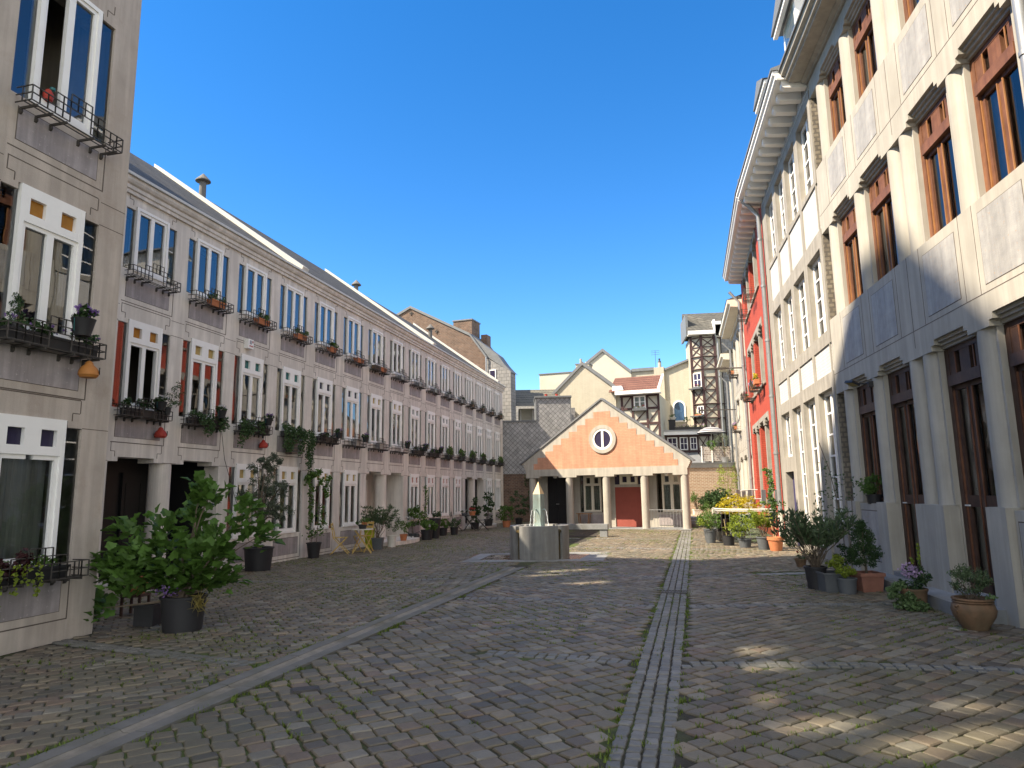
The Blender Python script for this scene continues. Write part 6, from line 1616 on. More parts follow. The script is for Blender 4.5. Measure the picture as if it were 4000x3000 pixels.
# right side: front group by the column house
oleander('large oleander in dark pots at the corner of the column house', (4.82, 11.25, 0), 0.17, 0.13, 0.36, 'pot_black', 0.66, 1.25, 46, False, 'leaf_ole', 0.13, 5)
t = potted('square grey planter with a small lime leaved bush before the oleander', (4.95, 11.0, 0), 0.19, 0.16, 0.30, 'pot_grey', True); leaf_obj('foliage', cloud(sphere_blobs((0.1, -0.02, 0.44), (0.19, 0.17, 0.12), 10, 0.07), 26), 0.05, 'leaf_lime', t, 0.6)
t = potted('round grey pot with bright young leaves in front of the square planter', (5.06, 10.72, 0), 0.135, 0.115, 0.24, 'pot_grey'); leaf_obj('foliage', cloud(sphere_blobs((-0.02, 0, 0.33), (0.13, 0.12, 0.10), 8, 0.06), 24), 0.05, 'leaf_lime', t, 0.6)
t = potted('red brown pot behind the conical evergreen', (5.32, 11.35, 0), 0.15, 0.12, 0.28, 'terra_old'); leaf_obj('foliage', cloud(sphere_blobs((0, 0, 0.5), (0.15, 0.15, 0.22), 8, 0.08), 20), 0.07, 'leaf_dark', t, 0.4)
t = potted('conical evergreen in a square rimmed terracotta pot by the first door step', (5.50, 10.98, 0), 0.185, 0.15, 0.29, 'terra_pink', True, rim=0.05, name='conifer', cat='potted conifer')
MB().tube([(0, 0, 0.25), (-0.02, 0, 0.6), (0, 0, 1.05)], [0.02, 0.015, 0.005], 8).build('stem', 'bark', t)
bl = []
for k in range(80):
    u = random.random(); a = random.uniform(0, 6.28); rr = (0.25 * (1 - u) ** 0.7 + 0.02) * random.uniform(0.5, 1.05)
    bl.append(((rr * math.cos(a) - 0.02, rr * math.sin(a), 0.42 + u * 0.62), (0.075, 0.075, 0.07), 1))
leaf_obj('foliage', cloud(bl, 70, 0.1), 0.036, 'leaf_dark', t, 0.4, 0.5)
t = potted('thin climbing rose on the corner pier of the column house', (5.55, 11.75, 0), 0.14, 0.11, 0.25, 'pot_black', name='climbing_plant', cat='climbing plant')
q = MB(); q.tube([(0, 0, 0.2), (0.05, 0.1, 1.0), (0.0, 0.3, 1.9), (-0.05, 0.5, 2.4)], 0.008, 6); q.tube([(0, 0, 0.2), (0.15, -0.05, 0.9), (0.2, 0.0, 1.5)], 0.007, 6); q.build('stem', 'bark', t)
leaf_obj('foliage', cloud([((random.uniform(-0.22, 0.28), random.uniform(-0.1, 0.4), random.uniform(0.7, 2.1)), (0.12, 0.1, 0.12), 1) for _ in range(20)], 14), 0.05, 'leaf_dark', t, 0.5)
# box bush on the window sill
t = potted('round green bush in a dark trough on the sill of the column house window', fr(oA, rz_right(A_R), (bays_x[0][0] + bays_x[0][1]) / 2, 0.10, 1.30), 0.13, 0.11, 0.17, 'pot_black', name='potted_plant'); leaf_obj('foliage', cloud(sphere_blobs((0, 0, 0.34), (0.22, 0.18, 0.17), 20, 0.09), 46), 0.045, 'leaf_mid', t, 0.6)
t = potted('brown glazed pot with a trailing ivy at the right edge of the picture', (5.15, 6.4, 0), 0.16, 0.12, 0.26, 'terra_old'); leaf_obj('foliage', cloud(sphere_blobs((-0.1, 0.1, 0.5), (0.2, 0.2, 0.2), 10, 0.08), 20), 0.06, 'leaf_mid', t, 0.6)
t = potted('dark pot with pale purple flowers and trailing ivy between the two door steps', (5.32, 9.42, 0), 0.165, 0.14, 0.26, 'terra_old', name='flower_pot', cat='potted flowers')
leaf_obj('foliage', cloud(sphere_blobs((0.0, 0, 0.38), (0.20, 0.17, 0.14), 16, 0.08), 34), 0.055, 'leaf_dark', t, 0.35)
leaf_obj('ivy', cloud(sphere_blobs((-0.22, -0.10, 0.22), (0.16, 0.14, 0.18), 14, 0.07) + sphere_blobs((-0.12, -0.22, 0.07), (0.26, 0.14, 0.05), 14, 0.06), 40), 0.042, 'leaf_ivyv', t, 0.95)
flowers(t, blob(60, (-0.08, -0.10, 0.50), (0.15, 0.1, 0.10), 0.4), 0.03, 'fl_lilac'); flowers(t, np.array([[0.12, 0, 0.58 + 0.035 * k] for k in range(8)] + [[0.02, 0, 0.55 + 0.03 * k] for k in range(4)]), 0.035, 'leaf_lime')
q = MB(); q.tube([(0.12, 0, 0.3), (0.12, 0, 0.85)], 0.006, 5); q.tube([(0.02, 0, 0.3), (0.02, 0, 0.66)], 0.005, 5); q.build('stem', 'leaf_mid', t)
# the old bellied urn
t = thing('urn', 'big bellied old terracotta urn with a wiry bush in front of the right wall', 'urn', (5.16, 7.98, 0))
t.scale = (0.88, 0.88, 0.95)
MB().lathe([(0.001, 0.0), (0.135, 0.0), (0.15, 0.03), (0.235, 0.16), (0.255, 0.235), (0.235, 0.30), (0.215, 0.315), (0.235, 0.325), (0.22, 0.34), (0.238, 0.352), (0.235, 0.37), (0.20, 0.37), (0.19, 0.33)], (0, 0), 40, caps=False).build('body', 'terra_old', t, smooth=True)
for s in (0.3, 3.4): MB().tube([(0.235 * math.cos(s), 0.235 * math.sin(s), 0.29), (0.285 * math.cos(s), 0.285 * math.sin(s), 0.28), (0.28 * math.cos(s), 0.28 * math.sin(s), 0.235), (0.25 * math.cos(s), 0.25 * math.sin(s), 0.22)], 0.014, 8).build('handle', 'terra_old', t, smooth=True)
MB().lathe([(0.001, 0.33), (0.2, 0.33)], (0, 0), 20, caps=False).build('soil', 'soil', t)
tips = [(0.30 * math.cos(a) * random.uniform(0.5, 1) - 0.04, 0.26 * math.sin(a) * random.uniform(0.5, 1), random.uniform(0.55, 0.76)) for a in np.linspace(0, 6.28, 16)]
stems(t, 0.33, tips, 0.006, 'bark', 0.04)
leaf_obj('foliage', cloud(sphere_blobs((-0.03, 0, 0.55), (0.27, 0.22, 0.17), 36, 0.075), 60, 0.1), 0.033, 'leaf_ole', t, 0.45); leaf_obj('ivy', blob(40, (0.15, -0.12, 0.38), (0.1, 0.06, 0.04), 0.2), 0.04, 'leaf_ivyv', t, 0.9)
# dark blue trough on the near right sill
t = potted('small dark trough with blue flowers on the near right window sill', fr(oA, rz_right(A_R), X(8.2), 0.12, 1.30), 0.10, 0.08, 0.12, 'pot_grey', True); leaf_obj('foliage', cloud(sphere_blobs((0, 0, 0.16), (0.1, 0.08, 0.04), 5, 0.04), 12), 0.04, 'leaf_mid', t)
# small brown pot with dark red flowers in the gap to the sunny part
t = potted('small glazed brown pot with dark red flowers where the sunlit paving begins', (5.88, 14.4, 0), 0.115, 0.08, 0.17, 'terra_old'); leaf_obj('foliage', cloud(sphere_blobs((0, 0, 0.22), (0.13, 0.11, 0.06), 8, 0.05), 16), 0.04, 'leaf_dark', t); flowers(t, blob(8, (0, 0, 0.33), (0.14, 0.1, 0.06), 0.3), 0.035, 'fl_red'); stems(t, 0.15, [(0.1, 0, 0.33), (-0.1, 0, 0.34), (0.02, 0.05, 0.38)], 0.004)
# sunny group in front of the red house
t = potted('terracotta pot with a climbing plant on two canes beside the white downpipe foot', (6.78, 18.1, 0), 0.20, 0.14, 0.36, 'terracotta', rim=0.08, name='climbing_plant', cat='climbing plant')
q = MB(); q.tube([(-0.02, 0, 0.3), (-0.12, 0, 0.9), (-0.16, 0, 1.35)], 0.010, 6); q.tube([(0.0, 0, 0.3), (0.06, 0, 0.9), (0.08, 0, 1.3)], 0.010, 6); q.build('cane', 'cane', t)
leaf_obj('foliage', cloud([((0.02 * math.sin(k) - 0.02, 0, 1.0 + 0.085 * k), (0.10, 0.09, 0.08), 1) for k in range(13)] + [((-0.12, 0, 2.1), (0.1, 0.08, 0.06), 1), ((-0.2, 0, 1.22), (0.18, 0.1, 0.06), 1.2), ((0.16, 0, 1.2), (0.2, 0.1, 0.08), 1.2), ((0.14, 0, 0.95), (0.14, 0.1, 0.08), 1)], 26), 0.075, 'leaf_mid', t, 0.65)
t = oleander('green oleander in a grey pot partly behind the terracotta pot', (6.62, 18.5, 0), 0.19, 0.14, 0.34, 'pot_grey', 0.42, 1.05, 20, False, 'leaf_lime', 0.11, 9)
t = potted('small leafed bush behind the terracotta pot at the light well rail', (6.35, 19.2, 0), 0.18, 0.14, 0.25, 'pot_grey'); leaf_obj('foliage', cloud(sphere_blobs((-0.05, 0, 0.6), (0.32, 0.26, 0.36), 22, 0.11), 26), 0.08, 'leaf_lime', t, 0.45)
t = potted('young pumpkin plant in a dark fabric pot before the glass balustrade', (6.15, 20.0, 0), 0.17, 0.15, 0.30, 'pot_black', rim=0.01); stems(t, 0.27, [(-0.1, 0, 0.5), (0.05, 0, 0.55), (0.25, 0, 0.38)], 0.01, 'leaf_lime'); put('foliage', fig_leaf_mesh('foliage', np.array([[-0.12, -0.05, 0.52], [0.02, 0, 0.60], [0.1, -0.05, 0.52], [-0.02, -0.08, 0.45], [0.28, -0.05, 0.42], [0.32, -0.05, 0.36], [-0.1, 0.0, 0.42], [0.0, 0.05, 0.5]]), np.array([[0, -0.4, 0.4]] * 8), 0.15, 'leaf_lime'), t); MB().tube([(-0.05, 0, 0.25), (-0.1, 0, 0.75)], 0.008, 6).build('cane', 'cane', t)
t = potted('rounded green bush in a tapered grey pot at the front left of the sunny group', (5.92, 21.0, 0), 0.18, 0.13, 0.38, 'pot_grey'); stems(t, 0.33, [(0.1, 0, 0.8), (-0.12, 0, 0.75), (0, 0.1, 0.85), (0.2, 0, 0.7)], 0.012); leaf_obj('foliage', cloud(sphere_blobs((-0.02, 0, 0.66), (0.40, 0.34, 0.24), 34, 0.11), 34), 0.065, 'leaf_mid', t, 0.4); leaf_obj('new_leaves', cloud(sphere_blobs((-0.2, -0.1, 0.70), (0.25, 0.25, 0.2), 12, 0.1), 16), 0.06, 'leaf_lime', t, 0.4)
t = potted('feathery dark green bush in a grey pot behind the rounded bush', (6.25, 22.2, 0), 0.2, 0.16, 0.36, 'pot_grey'); leaf_obj('foliage', cloud(sphere_blobs((0, 0, 0.85), (0.42, 0.34, 0.38), 34, 0.12), 40), 0.05, 'leaf_mid', t, 0.25)
t = potted('large bush with bright yellow leaves inside the glass balustrade', (7.15, 22.2, 0), 0.25, 0.2, 0.35, 'pot_grey', name='yellow_shrub', cat='shrub'); leaf_obj('foliage', cloud(sphere_blobs((0, 0, 1.08), (0.78, 0.5, 0.36), 60, 0.14), 34), 0.07, 'leaf_yellow', t, 0.4); leaf_obj('lower_foliage', cloud(sphere_blobs((0, 0, 0.7), (0.6, 0.4, 0.25), 20, 0.14), 26), 0.08, 'leaf_mid', t, 0.5)
t = potted('dark green bush growing behind the yellow leaved bush', (7.35, 24.3, 0), 0.25, 0.2, 0.35, 'pot_grey', name='shrub', cat='shrub'); leaf_obj('foliage', cloud(sphere_blobs((-0.2, 0, 1.25), (0.7, 0.45, 0.35), 44, 0.14), 30), 0.09, 'leaf_dark', t, 0.6)
t = potted('tall airy yellow green bamboo against the brick outbuilding', (9.9, 32.0, 0), 0.3, 0.25, 0.4, 'pot_grey', name='bamboo', cat='bamboo'); stems(t, 0.35, [(random.uniform(-0.5, 0.5), 0, random.uniform(1.8, 3.0)) for _ in range(12)], 0.01, 'leaf_lime', 0.1); leaf_obj('foliage', cloud(sphere_blobs((0, 0, 1.9), (0.55, 0.4, 0.95), 44, 0.16), 16), 0.12, 'leaf_lime', t, 0.2)
t = potted('row of green shrubs in a grey trough behind the curved handrail', (8.9, 30.0, 0), 0.3, 0.28, 0.4, 'pot_grey', True, name='shrub', cat='shrub'); leaf_obj('foliage', cloud(sphere_blobs((0, 0, 1.0), (1.1, 0.45, 0.36), 50, 0.16), 30), 0.10, 'leaf_mid', t, 0.5)
for (x, lab, h) in ((9.75, 'left of two square pots with upright branching plants at the brick outbuilding', 1.15), (10.75, 'right of two square pots with upright branching plants at the brick outbuilding', 1.0)):
    t = potted(lab, (x - 0.1, 36.5, 0.30), 0.2, 0.17, 0.28, 'pot_white', True); oz = []
    tips = [(random.uniform(-0.35, 0.35), random.uniform(-0.2, 0.2), random.uniform(0.7, h)) for _ in range(12)]; stems(t, 0.25, tips, 0.022, 'bark')
    leaf_obj('foliage', np.concatenate([blob(40, p_, (0.10, 0.10, 0.16), 0.2) for p_ in tips]), 0.10, 'leaf_mid', t, 0.25, 0.8)
# ivy beside the far right corner, climbing the drainpipe
cr_ = thing('wall_creeper', 'thin strand of ivy climbing between the brick outbuilding and the lowest cream house', 'climbing plant', (12.25, 37.8, 0)); leaf_obj('foliage', cloud([((random.uniform(-0.1, 0.1), 0, 0.8 + 0.13 * k), (0.09, 0.06, 0.1), 1) for k in range(18)], 12), 0.08, 'leaf_mid', cr_); MB().tube([(0, 0, 0), (0, 0, 3.1)], 0.015, 6).build('stem', 'bark', cr_)
# potted tree on the roof terrace
t = potted('small olive like tree in a blue grey pot on the brick roof terrace', (11.85, 38.25, 3.08), 0.21, 0.16, 0.30, 'zinc', name='potted_tree', cat='potted tree'); MB().tube([(0, 0, 0.25), (-0.03, 0, 0.8), (-0.08, 0, 1.4)], [0.05, 0.04, 0.02], 8).build('trunk', 'bark', t, smooth=True)
leaf_obj('foliage', cloud(sphere_blobs((-0.1, 0, 1.15), (0.42, 0.4, 0.55), 34, 0.13), 20), 0.08, 'leaf_olive', t, 0.3); leaf_obj('new_leaves', cloud(sphere_blobs((-0.75, 0, 1.0), (0.3, 0.3, 0.3), 12, 0.12), 18), 0.09, 'leaf_mid', t, 0.5)
# shelf flowers on the tower, annex and timber wing
def fl_box(label, loc, w, mat_fl, rz=0, h=0.12, trough='pot_grey', lm='leaf_mid', d=0.07):
    t = thing('flower_box', label, 'flower box', loc, rz, None); MB().box(-w / 2, w / 2, -d, d, 0, h).build('trough', trough, t)
    leaf_obj('foliage', cloud([((random.uniform(-w / 2, w / 2), 0, h + 0.05), (0.08, 0.07, 0.06), 1) for _ in range(max(3, int(w * 9)))], 14), 0.06, lm, t, 0.6)
    if mat_fl: flowers(t, np.stack([rng.uniform(-w / 2, w / 2, int(w * 18)), rng.uniform(-0.06, 0.0, int(w * 18)), rng.uniform(h + 0.03, h + 0.16, int(w * 18))], 1), 0.045, mat_fl)
    return t
fl_box('flower trough with red blooms on the upper shelf of the timber tower', fr(o4, RZ4, 7.92, 0.12, 8.33), 0.55, 'fl_red', RZ4 - 0.63, 0.08)
fl_box('terracotta trough on the lower shelf of the timber tower', fr(o4, RZ4, 7.92, 0.12, 6.48), 0.45, None, RZ4 - 0.63, 0.08, 'terracotta')
fl_box('flower trough under the white window of the timbered wing', fr(o2, RZ2, 3.75, 0.03, 6.72), 0.7, 'fl_red', RZ2, 0.05)
fl_box('long dark trough of pink flowers on the annex roof', fr((o4[0], o4[1] - 1.2), RZ4, 7.0, -0.15, 5.40), 1.9, 'fl_lilac', RZ4, 0.2, 'iron')
t = potted('small round topped tree in a pot on the annex roof', fr((o4[0], o4[1] - 1.2), RZ4, 6.85, 0.15, 5.40), 0.12, 0.1, 0.25, 'pot_black', name='potted_tree', cat='potted tree'); MB().tube([(0, 0, 0.2), (0, 0, 0.6)], 0.015, 6).build('trunk', 'bark', t); leaf_obj('foliage', cloud(sphere_blobs((0, 0, 0.75), (0.26, 0.2, 0.14), 14, 0.08), 20), 0.06, 'leaf_mid', t)
t = potted('white bowl of grasses on a dark cabinet by the cream wall', fr((o4[0], o4[1] - 1.2), RZ4, 5.95, 0.0, 6.10), 0.22, 0.15, 0.16, 'pot_white'); leaf_obj('foliage', cloud(sphere_blobs((0, 0, 0.28), (0.24, 0.15, 0.08), 10, 0.07), 18), 0.07, 'leaf_mid', t, 0.3)
q = thing('terrace_cabinet', 'dark cabinet carrying the white bowl on the annex roof', 'cabinet', fr((o4[0], o4[1] - 1.2), RZ4, 5.9, 0.0, 5.40), RZ4); MB().box(-0.2, 0.2, -0.15, 0.15, 0.0, 0.66).build('body', 'pot_black', q); MB().box(-0.23, 0.23, -0.18, 0.18, 0.66, 0.70).build('top', 'pot_black', q)

# ------------------------------------------------------------------ flower boxes and hanging pots on the left facades
ORD = ['first', 'second', 'third', 'fourth', 'fifth', 'sixth', 'seventh', 'eighth', 'ninth', 'tenth', 'eleventh', 'twelfth', 'thirteenth', 'fourteenth', 'fifteenth', 'sixteenth']
oT = nrm(A_L) * -9.7; oN = nrm(A_L) * -7.0
def wbox(label, o_, u, z, w, mat, foliage=None, n=8, size=0.05, flower=None, hh=0.12, y=-0.13, trail=None, h=0.13, group=None):
    p = fr(o_, RZ_L, u, y, z)
    t = thing('flower_box', label, 'flower box', p, RZ_L, group)
    q = MB(); q.add([(-w / 2, -0.055, 0), (w / 2, -0.055, 0), (w / 2, 0.055, 0), (-w / 2, 0.055, 0), (-w / 2 - .01, -0.075, h), (w / 2 + .01, -0.075, h), (w / 2 + .01, 0.075, h), (-w / 2 - .01, 0.075, h)], [(0, 3, 2, 1), (4, 5, 6, 7), (0, 1, 5, 4), (1, 2, 6, 5), (2, 3, 7, 6), (3, 0, 4, 7)]); q.box(-w / 2 - .02, w / 2 + .02, -0.085, -0.07, h - 0.025, h + 0.003)
    q.build('trough', mat, t)
    if foliage:
        bl = [((random.uniform(-w / 2, w / 2), random.uniform(-0.08, 0.03), h + hh * random.uniform(0.2, 0.9)), (0.08, 0.07, hh * 0.5), 1) for _ in range(n)]
        leaf_obj('foliage', cloud(bl, 26), size, foliage, t, 0.65)
    if flower: flowers(t, np.stack([rng.uniform(-w / 2, w / 2, 14), rng.uniform(-0.1, 0.0, 14), rng.uniform(h + hh * 0.5, h + hh * 1.2, 14)], 1), 0.03, flower)
    if trail:
        bl = []
        for (x, L) in trail:
            k = 0.0
            while k < L: bl.append(((x + 0.04 * math.sin(k * 9), -0.12 - 0.02 * math.sin(k * 5), h + 0.04 - k), (0.10, 0.07, 0.08), 1)); k += 0.07
        leaf_obj('trailing_ivy', cloud(bl, 26), 0.045, 'leaf_ivy', t, 0.8, -0.2)
    return t
def hang_pot(label, o_, u, z, flower='fl_lilac', group=None, s=1.0):
    t = thing('hanging_pot', label, 'hanging pot', fr(o_, RZ_L, u, -0.33, z), RZ_L, group)
    q = MB(); q.lathe([(0.001, 0), (0.065 * s, 0), (0.10 * s, 0.15 * s), (0.105 * s, 0.16 * s), (0.09 * s, 0.16 * s)], (0, 0), 16, caps=False); q.build('pot', 'pot_black', t, smooth=True)
    MB().tube([(-0.1 * s, 0, 0.15 * s), (-0.08 * s, 0.02, 0.05), (-0.03, 0.1, 0.17), (0.03, 0.1, 0.17), (0.08 * s, 0.02, 0.05), (0.1 * s, 0, 0.15 * s)], 0.004, 5).build('hanger', 'teal', t)
    leaf_obj('foliage', cloud(sphere_blobs((0, 0, 0.2 * s), (0.12 * s, 0.1 * s, 0.06 * s), 9, 0.05 * s), 22), 0.045 * s, 'leaf_dark', t, 0.7)
    flowers(t, blob(20, (0.0, -0.03, 0.24 * s), (0.12 * s, 0.09 * s, 0.05 * s), 0.3), 0.03 * s, flower)
    return t
zu, zm = ROWS_T['up'][0] - 0.14, ROWS_T['mid'][0] - 0.14
for i in (1, 2, 3, 4, 5, 6):
    wbox('terracotta flower box on the %s top floor window sill of the long terrace' % ORD[i], oT, BX[i] + 0.12, zu, 0.42 if i != 4 else 0.3, 'terracotta', 'leaf_mid' if i in (1, 2, 3, 4) else None, 6, 0.05, group='terracotta boxes on the top floor sills')
wbox('old terracotta box at the left corner of the seventh top floor window sill', oT, BX[6] - 0.32, zu, 0.42, 'terra_old', None)
for i in (7, 8, 9, 10, 11, 12, 13, 14, 15):
    wbox('pale grey flower box on the %s top floor window sill of the long terrace' % ORD[i], oT, BX[i] + 0.1, zu, 0.34, 'zinc' if i < 12 else 'terra_old', 'leaf_dark' if i > 9 else None, 3, 0.05, group='grey boxes on the top floor sills')
wbox('dark trough full of pansies and grasses under the open window above the black porch', oT, BX[0] - 0.02, zm, 1.0, 'pot_black', 'leaf_dark', 16, 0.055, 'fl_white', 0.16)
hang_pot('hanging pot of white pansies in front of the open window above the black porch', oT, BX[0] + 0.15, zm + 0.14, 'fl_white')
t = thing('potted_plant', 'wispy bush leaning out over the right end of the trough above the black porch', 'potted plant', fr(oT, RZ_L, BX[0] + 0.45, -0.2, zm + 0.1), RZ_L); MB().lathe([(0.001, 0), (0.06, 0), (0.08, 0.14)], (0, 0), 12, caps=False).build('pot', 'pot_black', t); stems(t, 0.1, [(0.3, -0.05, 0.5), (0.15, -0.05, 0.6), (0.35, 0, 0.3)], 0.005); leaf_obj('foliage', cloud(sphere_blobs((0.18, -0.04, 0.38), (0.24, 0.12, 0.26), 16, 0.07), 16), 0.05, 'leaf_ole', t, 0.4)
wbox('dark trough with hanging ivy below the second middle floor window', oT, BX[1], zm, 1.0, 'pot_black', 'leaf_ivy', 14, 0.05, 'fl_white', 0.12, trail=[(-0.3, 0.2), (-0.12, 0.42), (0.0, 0.3), (0.3, 0.25), (0.45, 0.2)])
hang_pot('hanging pot of white pansies at the second middle floor window', oT, BX[1] + 0.22, zm + 0.17, 'fl_white')
wbox('dark trough with ivy spilling over its left end below the third middle floor window', oT, BX[2], zm, 1.0, 'pot_black', 'leaf_ivy', 14, 0.05, 'fl_purple', 0.12, trail=[(-0.62, 0.5), (-0.5, 0.42), (-0.38, 0.3), (-0.2, 0.2), (0.1, 0.15)])
hang_pot('hanging pot of purple pansies at the third middle floor window', oT, BX[2] + 0.25, zm + 0.17, 'fl_purple')
wbox('trough smothered by two big falls of ivy below the fourth middle floor window', oT, BX[3], zm, 1.0, 'pot_black', 'leaf_ivy', 16, 0.05, None, 0.16, trail=[(-0.55, 0.45), (-0.42, 0.5), (-0.28, 0.5), (-0.12, 0.35), (0.12, 0.62), (0.22, 0.55), (0.36, 0.3), (0.5, 0.9), (0.6, 1.05), (0.68, 0.8)])
t = thing('basket', 'dark square basket hanging under the ivy of the fourth middle floor window', 'basket', fr(oT, RZ_L, BX[3] - 0.15, -0.16, 2.63), RZ_L); q = MB(); q.box(-0.12, 0.12, -0.09, 0.09, 0, 0.36); q.build('body', 'iron', t)
q = MB()
for k in range(5): q.box(-0.128, 0.128, -0.098, 0.098, 0.02 + k * 0.08, 0.04 + k * 0.08)
q.build('hoops', 'bark', t)
wbox('dark trough with purple flowers under the red window', oT, BX[4], zm, 0.95, 'pot_black', 'leaf_dark', 10, 0.05, 'fl_purple', 0.10)
for i, u, c_ in ((4, 0.28, 'fl_lilac'), (5, 0.28, 'fl_purple'), (7, 0.2, 'fl_lilac'), (8, 0.25, 'fl_purple'), (9, 0.25, 'fl_purple')):
    hang_pot('hanging pot of purple pansies at the %s middle floor window of the terrace' % ORD[i], oT, BX[i] + u, zm + 0.12, c_, group='hanging pansy pots on the middle floor')
wbox('pale box standing in the grille of the seventh middle floor window', oT, BX[6] + 0.05, zm, 0.3, 'zinc', None, h=0.2)
wbox('pale box standing in the grille of the sixth middle floor window', oT, BX[5] + 0.1, zm, 0.26, 'zinc', None, h=0.2)
for i in range(8, 16):
    wbox('leafy green flower box on the middle floor sill of the %s window of the terrace' % ORD[i], oT, BX[i] + (0.0 if i < 10 else 0.1), zm, 0.9 if i < 10 else 0.6, 'pot_black', 'leaf_dark' if i < 10 else 'leaf_mid', 12, 0.08 if i > 9 else 0.05, 'fl_purple' if i < 10 else None, 0.12 if i < 10 else 0.3 if i != 14 else 0.08, group='leafy boxes on the middle floor sills')
# ceramic bird feeders
def feeder(label, o_, u, z, mat, y=-0.12, s=1.0):
    t = thing('bird_feeder', label, 'bird feeder', fr(o_, RZ_L, u, y, z), RZ_L)
    MB().lathe([(0.001, 0), (0.085 * s, 0.0), (0.11 * s, 0.03 * s), (0.105 * s, 0.08 * s), (0.085 * s, 0.12 * s), (0.05 * s, 0.15 * s), (0.04 * s, 0.18 * s), (0.018 * s, 0.20 * s), (0.001, 0.205 * s)], (0, 0), 24, caps=False).build('body', mat, t, smooth=True)
    MB().lathe([(0.045 * s, 0.0), (0.045 * s, 0.012 * s)], (0, 0), 16).build('opening', 'black', t, (0.075 * s, -0.072 * s, 0.085 * s)).rotation_euler = (R(90), 0, R(45))
    MB().tube([(0, 0, 0.2 * s), (0, 0, 0.42 * s)], 0.005, 5).build('cord', 'bark', t)
    return t
feeder('orange clay bird feeder hanging below the window of the near house', oN, 6.50, 3.02, 'feeder_or', -0.2)
feeder('red clay bird feeder hanging on the panel above the black porch', oT, BX[0] + 0.42, 2.72, 'feeder_red')
feeder('red clay bird feeder hanging below the third middle floor window', oT, BX[2] + 0.40, 2.72, 'feeder_red', s=0.95)
# near house planters
zn = ROWS_N['mid'][0]
wbox('long dark trough with pansies and ivy at the middle window of the near house', oN, 6.03, zn - 0.12, 1.15, 'pot_black', 'leaf_ivy', 18, 0.05, 'fl_purple', 0.12)
hang_pot('large hanging pot of purple and white pansies at the near house', oN, 6.25, zn + 0.06, 'fl_purple', s=1.25)
t = thing('potted_plant', 'small dark dwarf cypress at the left end of the near house trough', 'potted plant', fr(oN, RZ_L, 5.60, -0.12, zn - 0.02), RZ_L); MB().lathe([(0.001, 0), (0.06, 0), (0.07, 0.1)], (0, 0), 12, caps=False).build('pot', 'pot_black', t); leaf_obj('foliage', cloud([((random.uniform(-1, 1) * 0.08 * (1 - k / 14), random.uniform(-0.05, 0.05), 0.1 + 0.025 * k) , (0.04, 0.04, 0.04), 1) for k in range(13)], 40), 0.03, 'leaf_dark', t, 0.4, 0.8)
zl = ROWS_N['low'][0]
t = wbox('trough with dark red foliage and trailing ivy at the lowest window of the near house', oN, 5.95, zl - 0.12, 1.0, 'pot_black', 'leaf_mid', 8, 0.05, None, 0.10)
leaf_obj('red_foliage', cloud([((random.uniform(-0.48, -0.05), -0.08, random.uniform(0.1, 0.3)), (0.08, 0.07, 0.07), 1) for _ in range(12)], 26), 0.06, 'leaf_red', t, 0.9)
leaf_obj('ivy', cloud([((x, -0.17, 0.16 - k * 0.07), (0.06, 0.04, 0.05), 1) for x, L in ((-0.4, 7), (-0.22, 4), (0.05, 5), (-0.1, 3)) for k in range(L)], 7), 0.045, 'leaf_lime', t, 0.85)
t = thing('toy_bird', 'small red and blue ornament behind the grille of the topmost near window', 'ornament', fr(oN, RZ_L, 5.80, -0.02, ROWS_N['up'][0] + 0.10), RZ_L); MB().lathe([(0.001, 0), (0.05, 0.02), (0.06, 0.09), (0.03, 0.15), (0.001, 0.17)], (0, 0), 12, caps=False).build('body', 'feeder_red', t, smooth=True); MB().lathe([(0.001, 0.0), (0.03, 0.02), (0.03, 0.05), (0.001, 0.06)], (0, 0), 10, caps=False).build('head', 'teal', t, (0.03, -0.02, 0.14), 0, True)

# ------------------------------------------------------------------ right side racks: flower pots on the red and cream houses
def rbox(label, o_, rz, x, z, w, fl_, mat='terracotta', y=-0.25):
    t = thing('flower_box', label, 'flower box', fr(o_, rz, x, y, z), rz); MB().box(-w / 2, w / 2, -0.08, 0.08, 0, 0.16).build('trough', mat, t)
    leaf_obj('foliage', cloud([((random.uniform(-w / 2, w / 2), 0, 0.2), (0.09, 0.08, 0.06), 1) for _ in range(8)], 14), 0.06, 'leaf_mid', t, 0.6)
    flowers(t, np.stack([rng.uniform(-w / 2, w / 2, 26), rng.uniform(-0.1, 0.05, 26), rng.uniform(0.2, 0.34, 26)], 1), 0.05, fl_)
rbox('terracotta pot of bright yellow flowers in the middle rack of the red house', oC, rz_right(A_C), XC(2.6), 5.08, 0.5, 'fl_yellow')
rbox('pot of red flowers in the farther middle rack of the red house', oC, rz_right(A_C), XC(6.9), 5.08, 0.4, 'fl_red')
rbox('pink flowers at the nearer end of the red house rack', oC, rz_right(A_C), XC(4.2), 5.08, 0.3, 'fl_lilac')
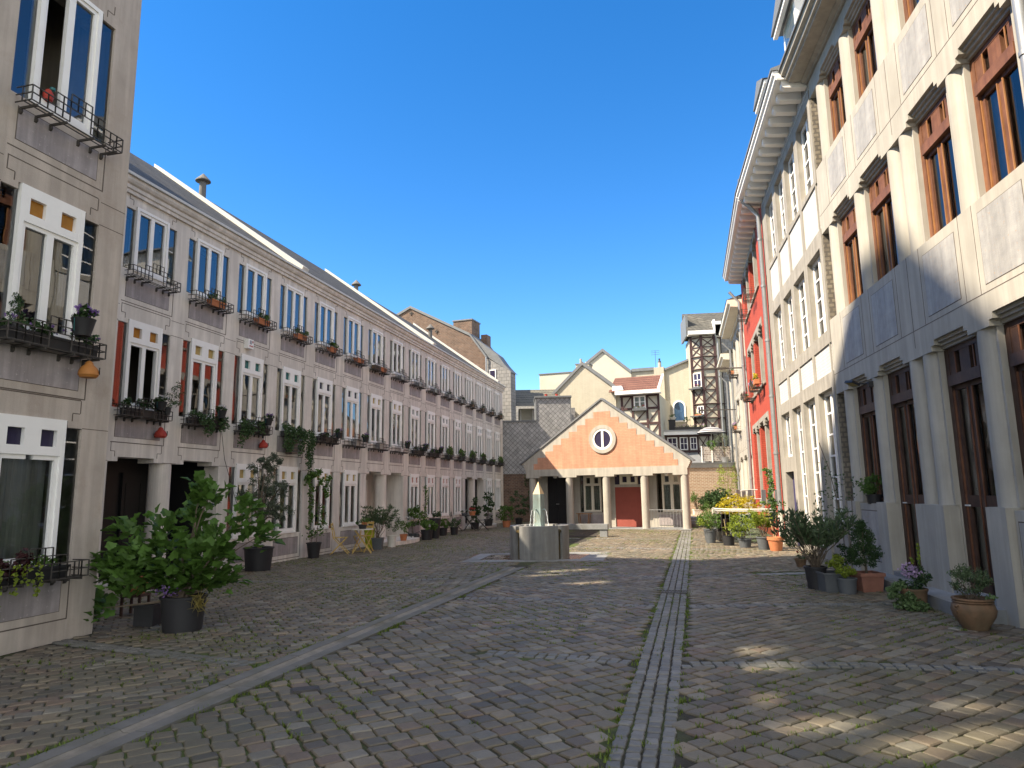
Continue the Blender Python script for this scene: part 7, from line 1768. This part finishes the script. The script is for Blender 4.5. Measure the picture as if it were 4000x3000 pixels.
for (u, z, f_, lab) in ((4.6, 7.2, 'fl_white', 'upper of two flower pots on the cream house beyond the red house'), (5.0, 4.5, 'fl_lilac', 'lower pot with pale lilac flowers on the cream house beyond the red house')):
    p = oD0 + dirv(A_D) * u
    rbox(lab, p, rzD, 0, z, 0.45, f_)
for (u, z, lab) in ((4.6, 7.1, 'upper iron flower shelf on the cream house beyond the red house'), (5.0, 4.4, 'lower iron flower shelf on the cream house beyond the red house')):
    p = oD0 + dirv(A_D) * u
    t = thing('iron_shelf', lab, 'shelf', (p[0], p[1], z), rzD); put('grille', shared(('grille', 'c'), lambda: rack_mesh(1.3, 0.36), 'iron'), t)
# stacked pale trellis planters beside the light well
for (x, y, lab) in ((7.85, 23.6, 'pale blue trellis panel standing behind the yellow bush'), (7.45, 20.1, 'grey trellis board on the wall above the terracotta pot')):
    t = thing('trellis', lab, 'trellis', (x, y, 1.15), R(12)); q = MB()
    for k in range(3): q.box(-0.26 + k * 0.22, -0.12 + k * 0.22, -0.01, 0.01, 0.0, 0.42 - 0.04 * (k % 2)); 
    q.build('slats', 'zinc', t); q = MB(); q.box(-0.30, 0.36, 0.01, 0.03, 0.0, 0.14); q.build('rail', 'coping', t)

cb = thing('cable', 'thin cable hanging down the terrace facade from the second middle floor window', 'cable', (0, 0, 0))
MB().tube([fr(oT, RZ_L, BX[1] + 0.55, -0.10, 3.0), fr(oT, RZ_L, BX[1] + 0.75, -0.06, 2.4), fr(oT, RZ_L, BX[1] + 1.1, -0.10, 1.6), fr(oT, RZ_L, BX[2] - 0.1, -0.2, 0.6)], 0.006, 5).build('wire', 'iron', cb)
an_ = thing('roof_aerial', 'thin metal aerial on the chimney breast of the tall cream wall', 'aerial', fr(o3, RZ2, 6.15, 0.2, 10.25), RZ2)
q = MB(); q.tube([(0, 0, 0), (0, 0, 1.3)], 0.015, 5); q.build('mast', 'iron', an_)
for z in (1.0, 1.15, 1.28): MB().tube([(-0.3, 0, z), (0.3, 0, z)], 0.01, 5).build('element', 'iron', an_)
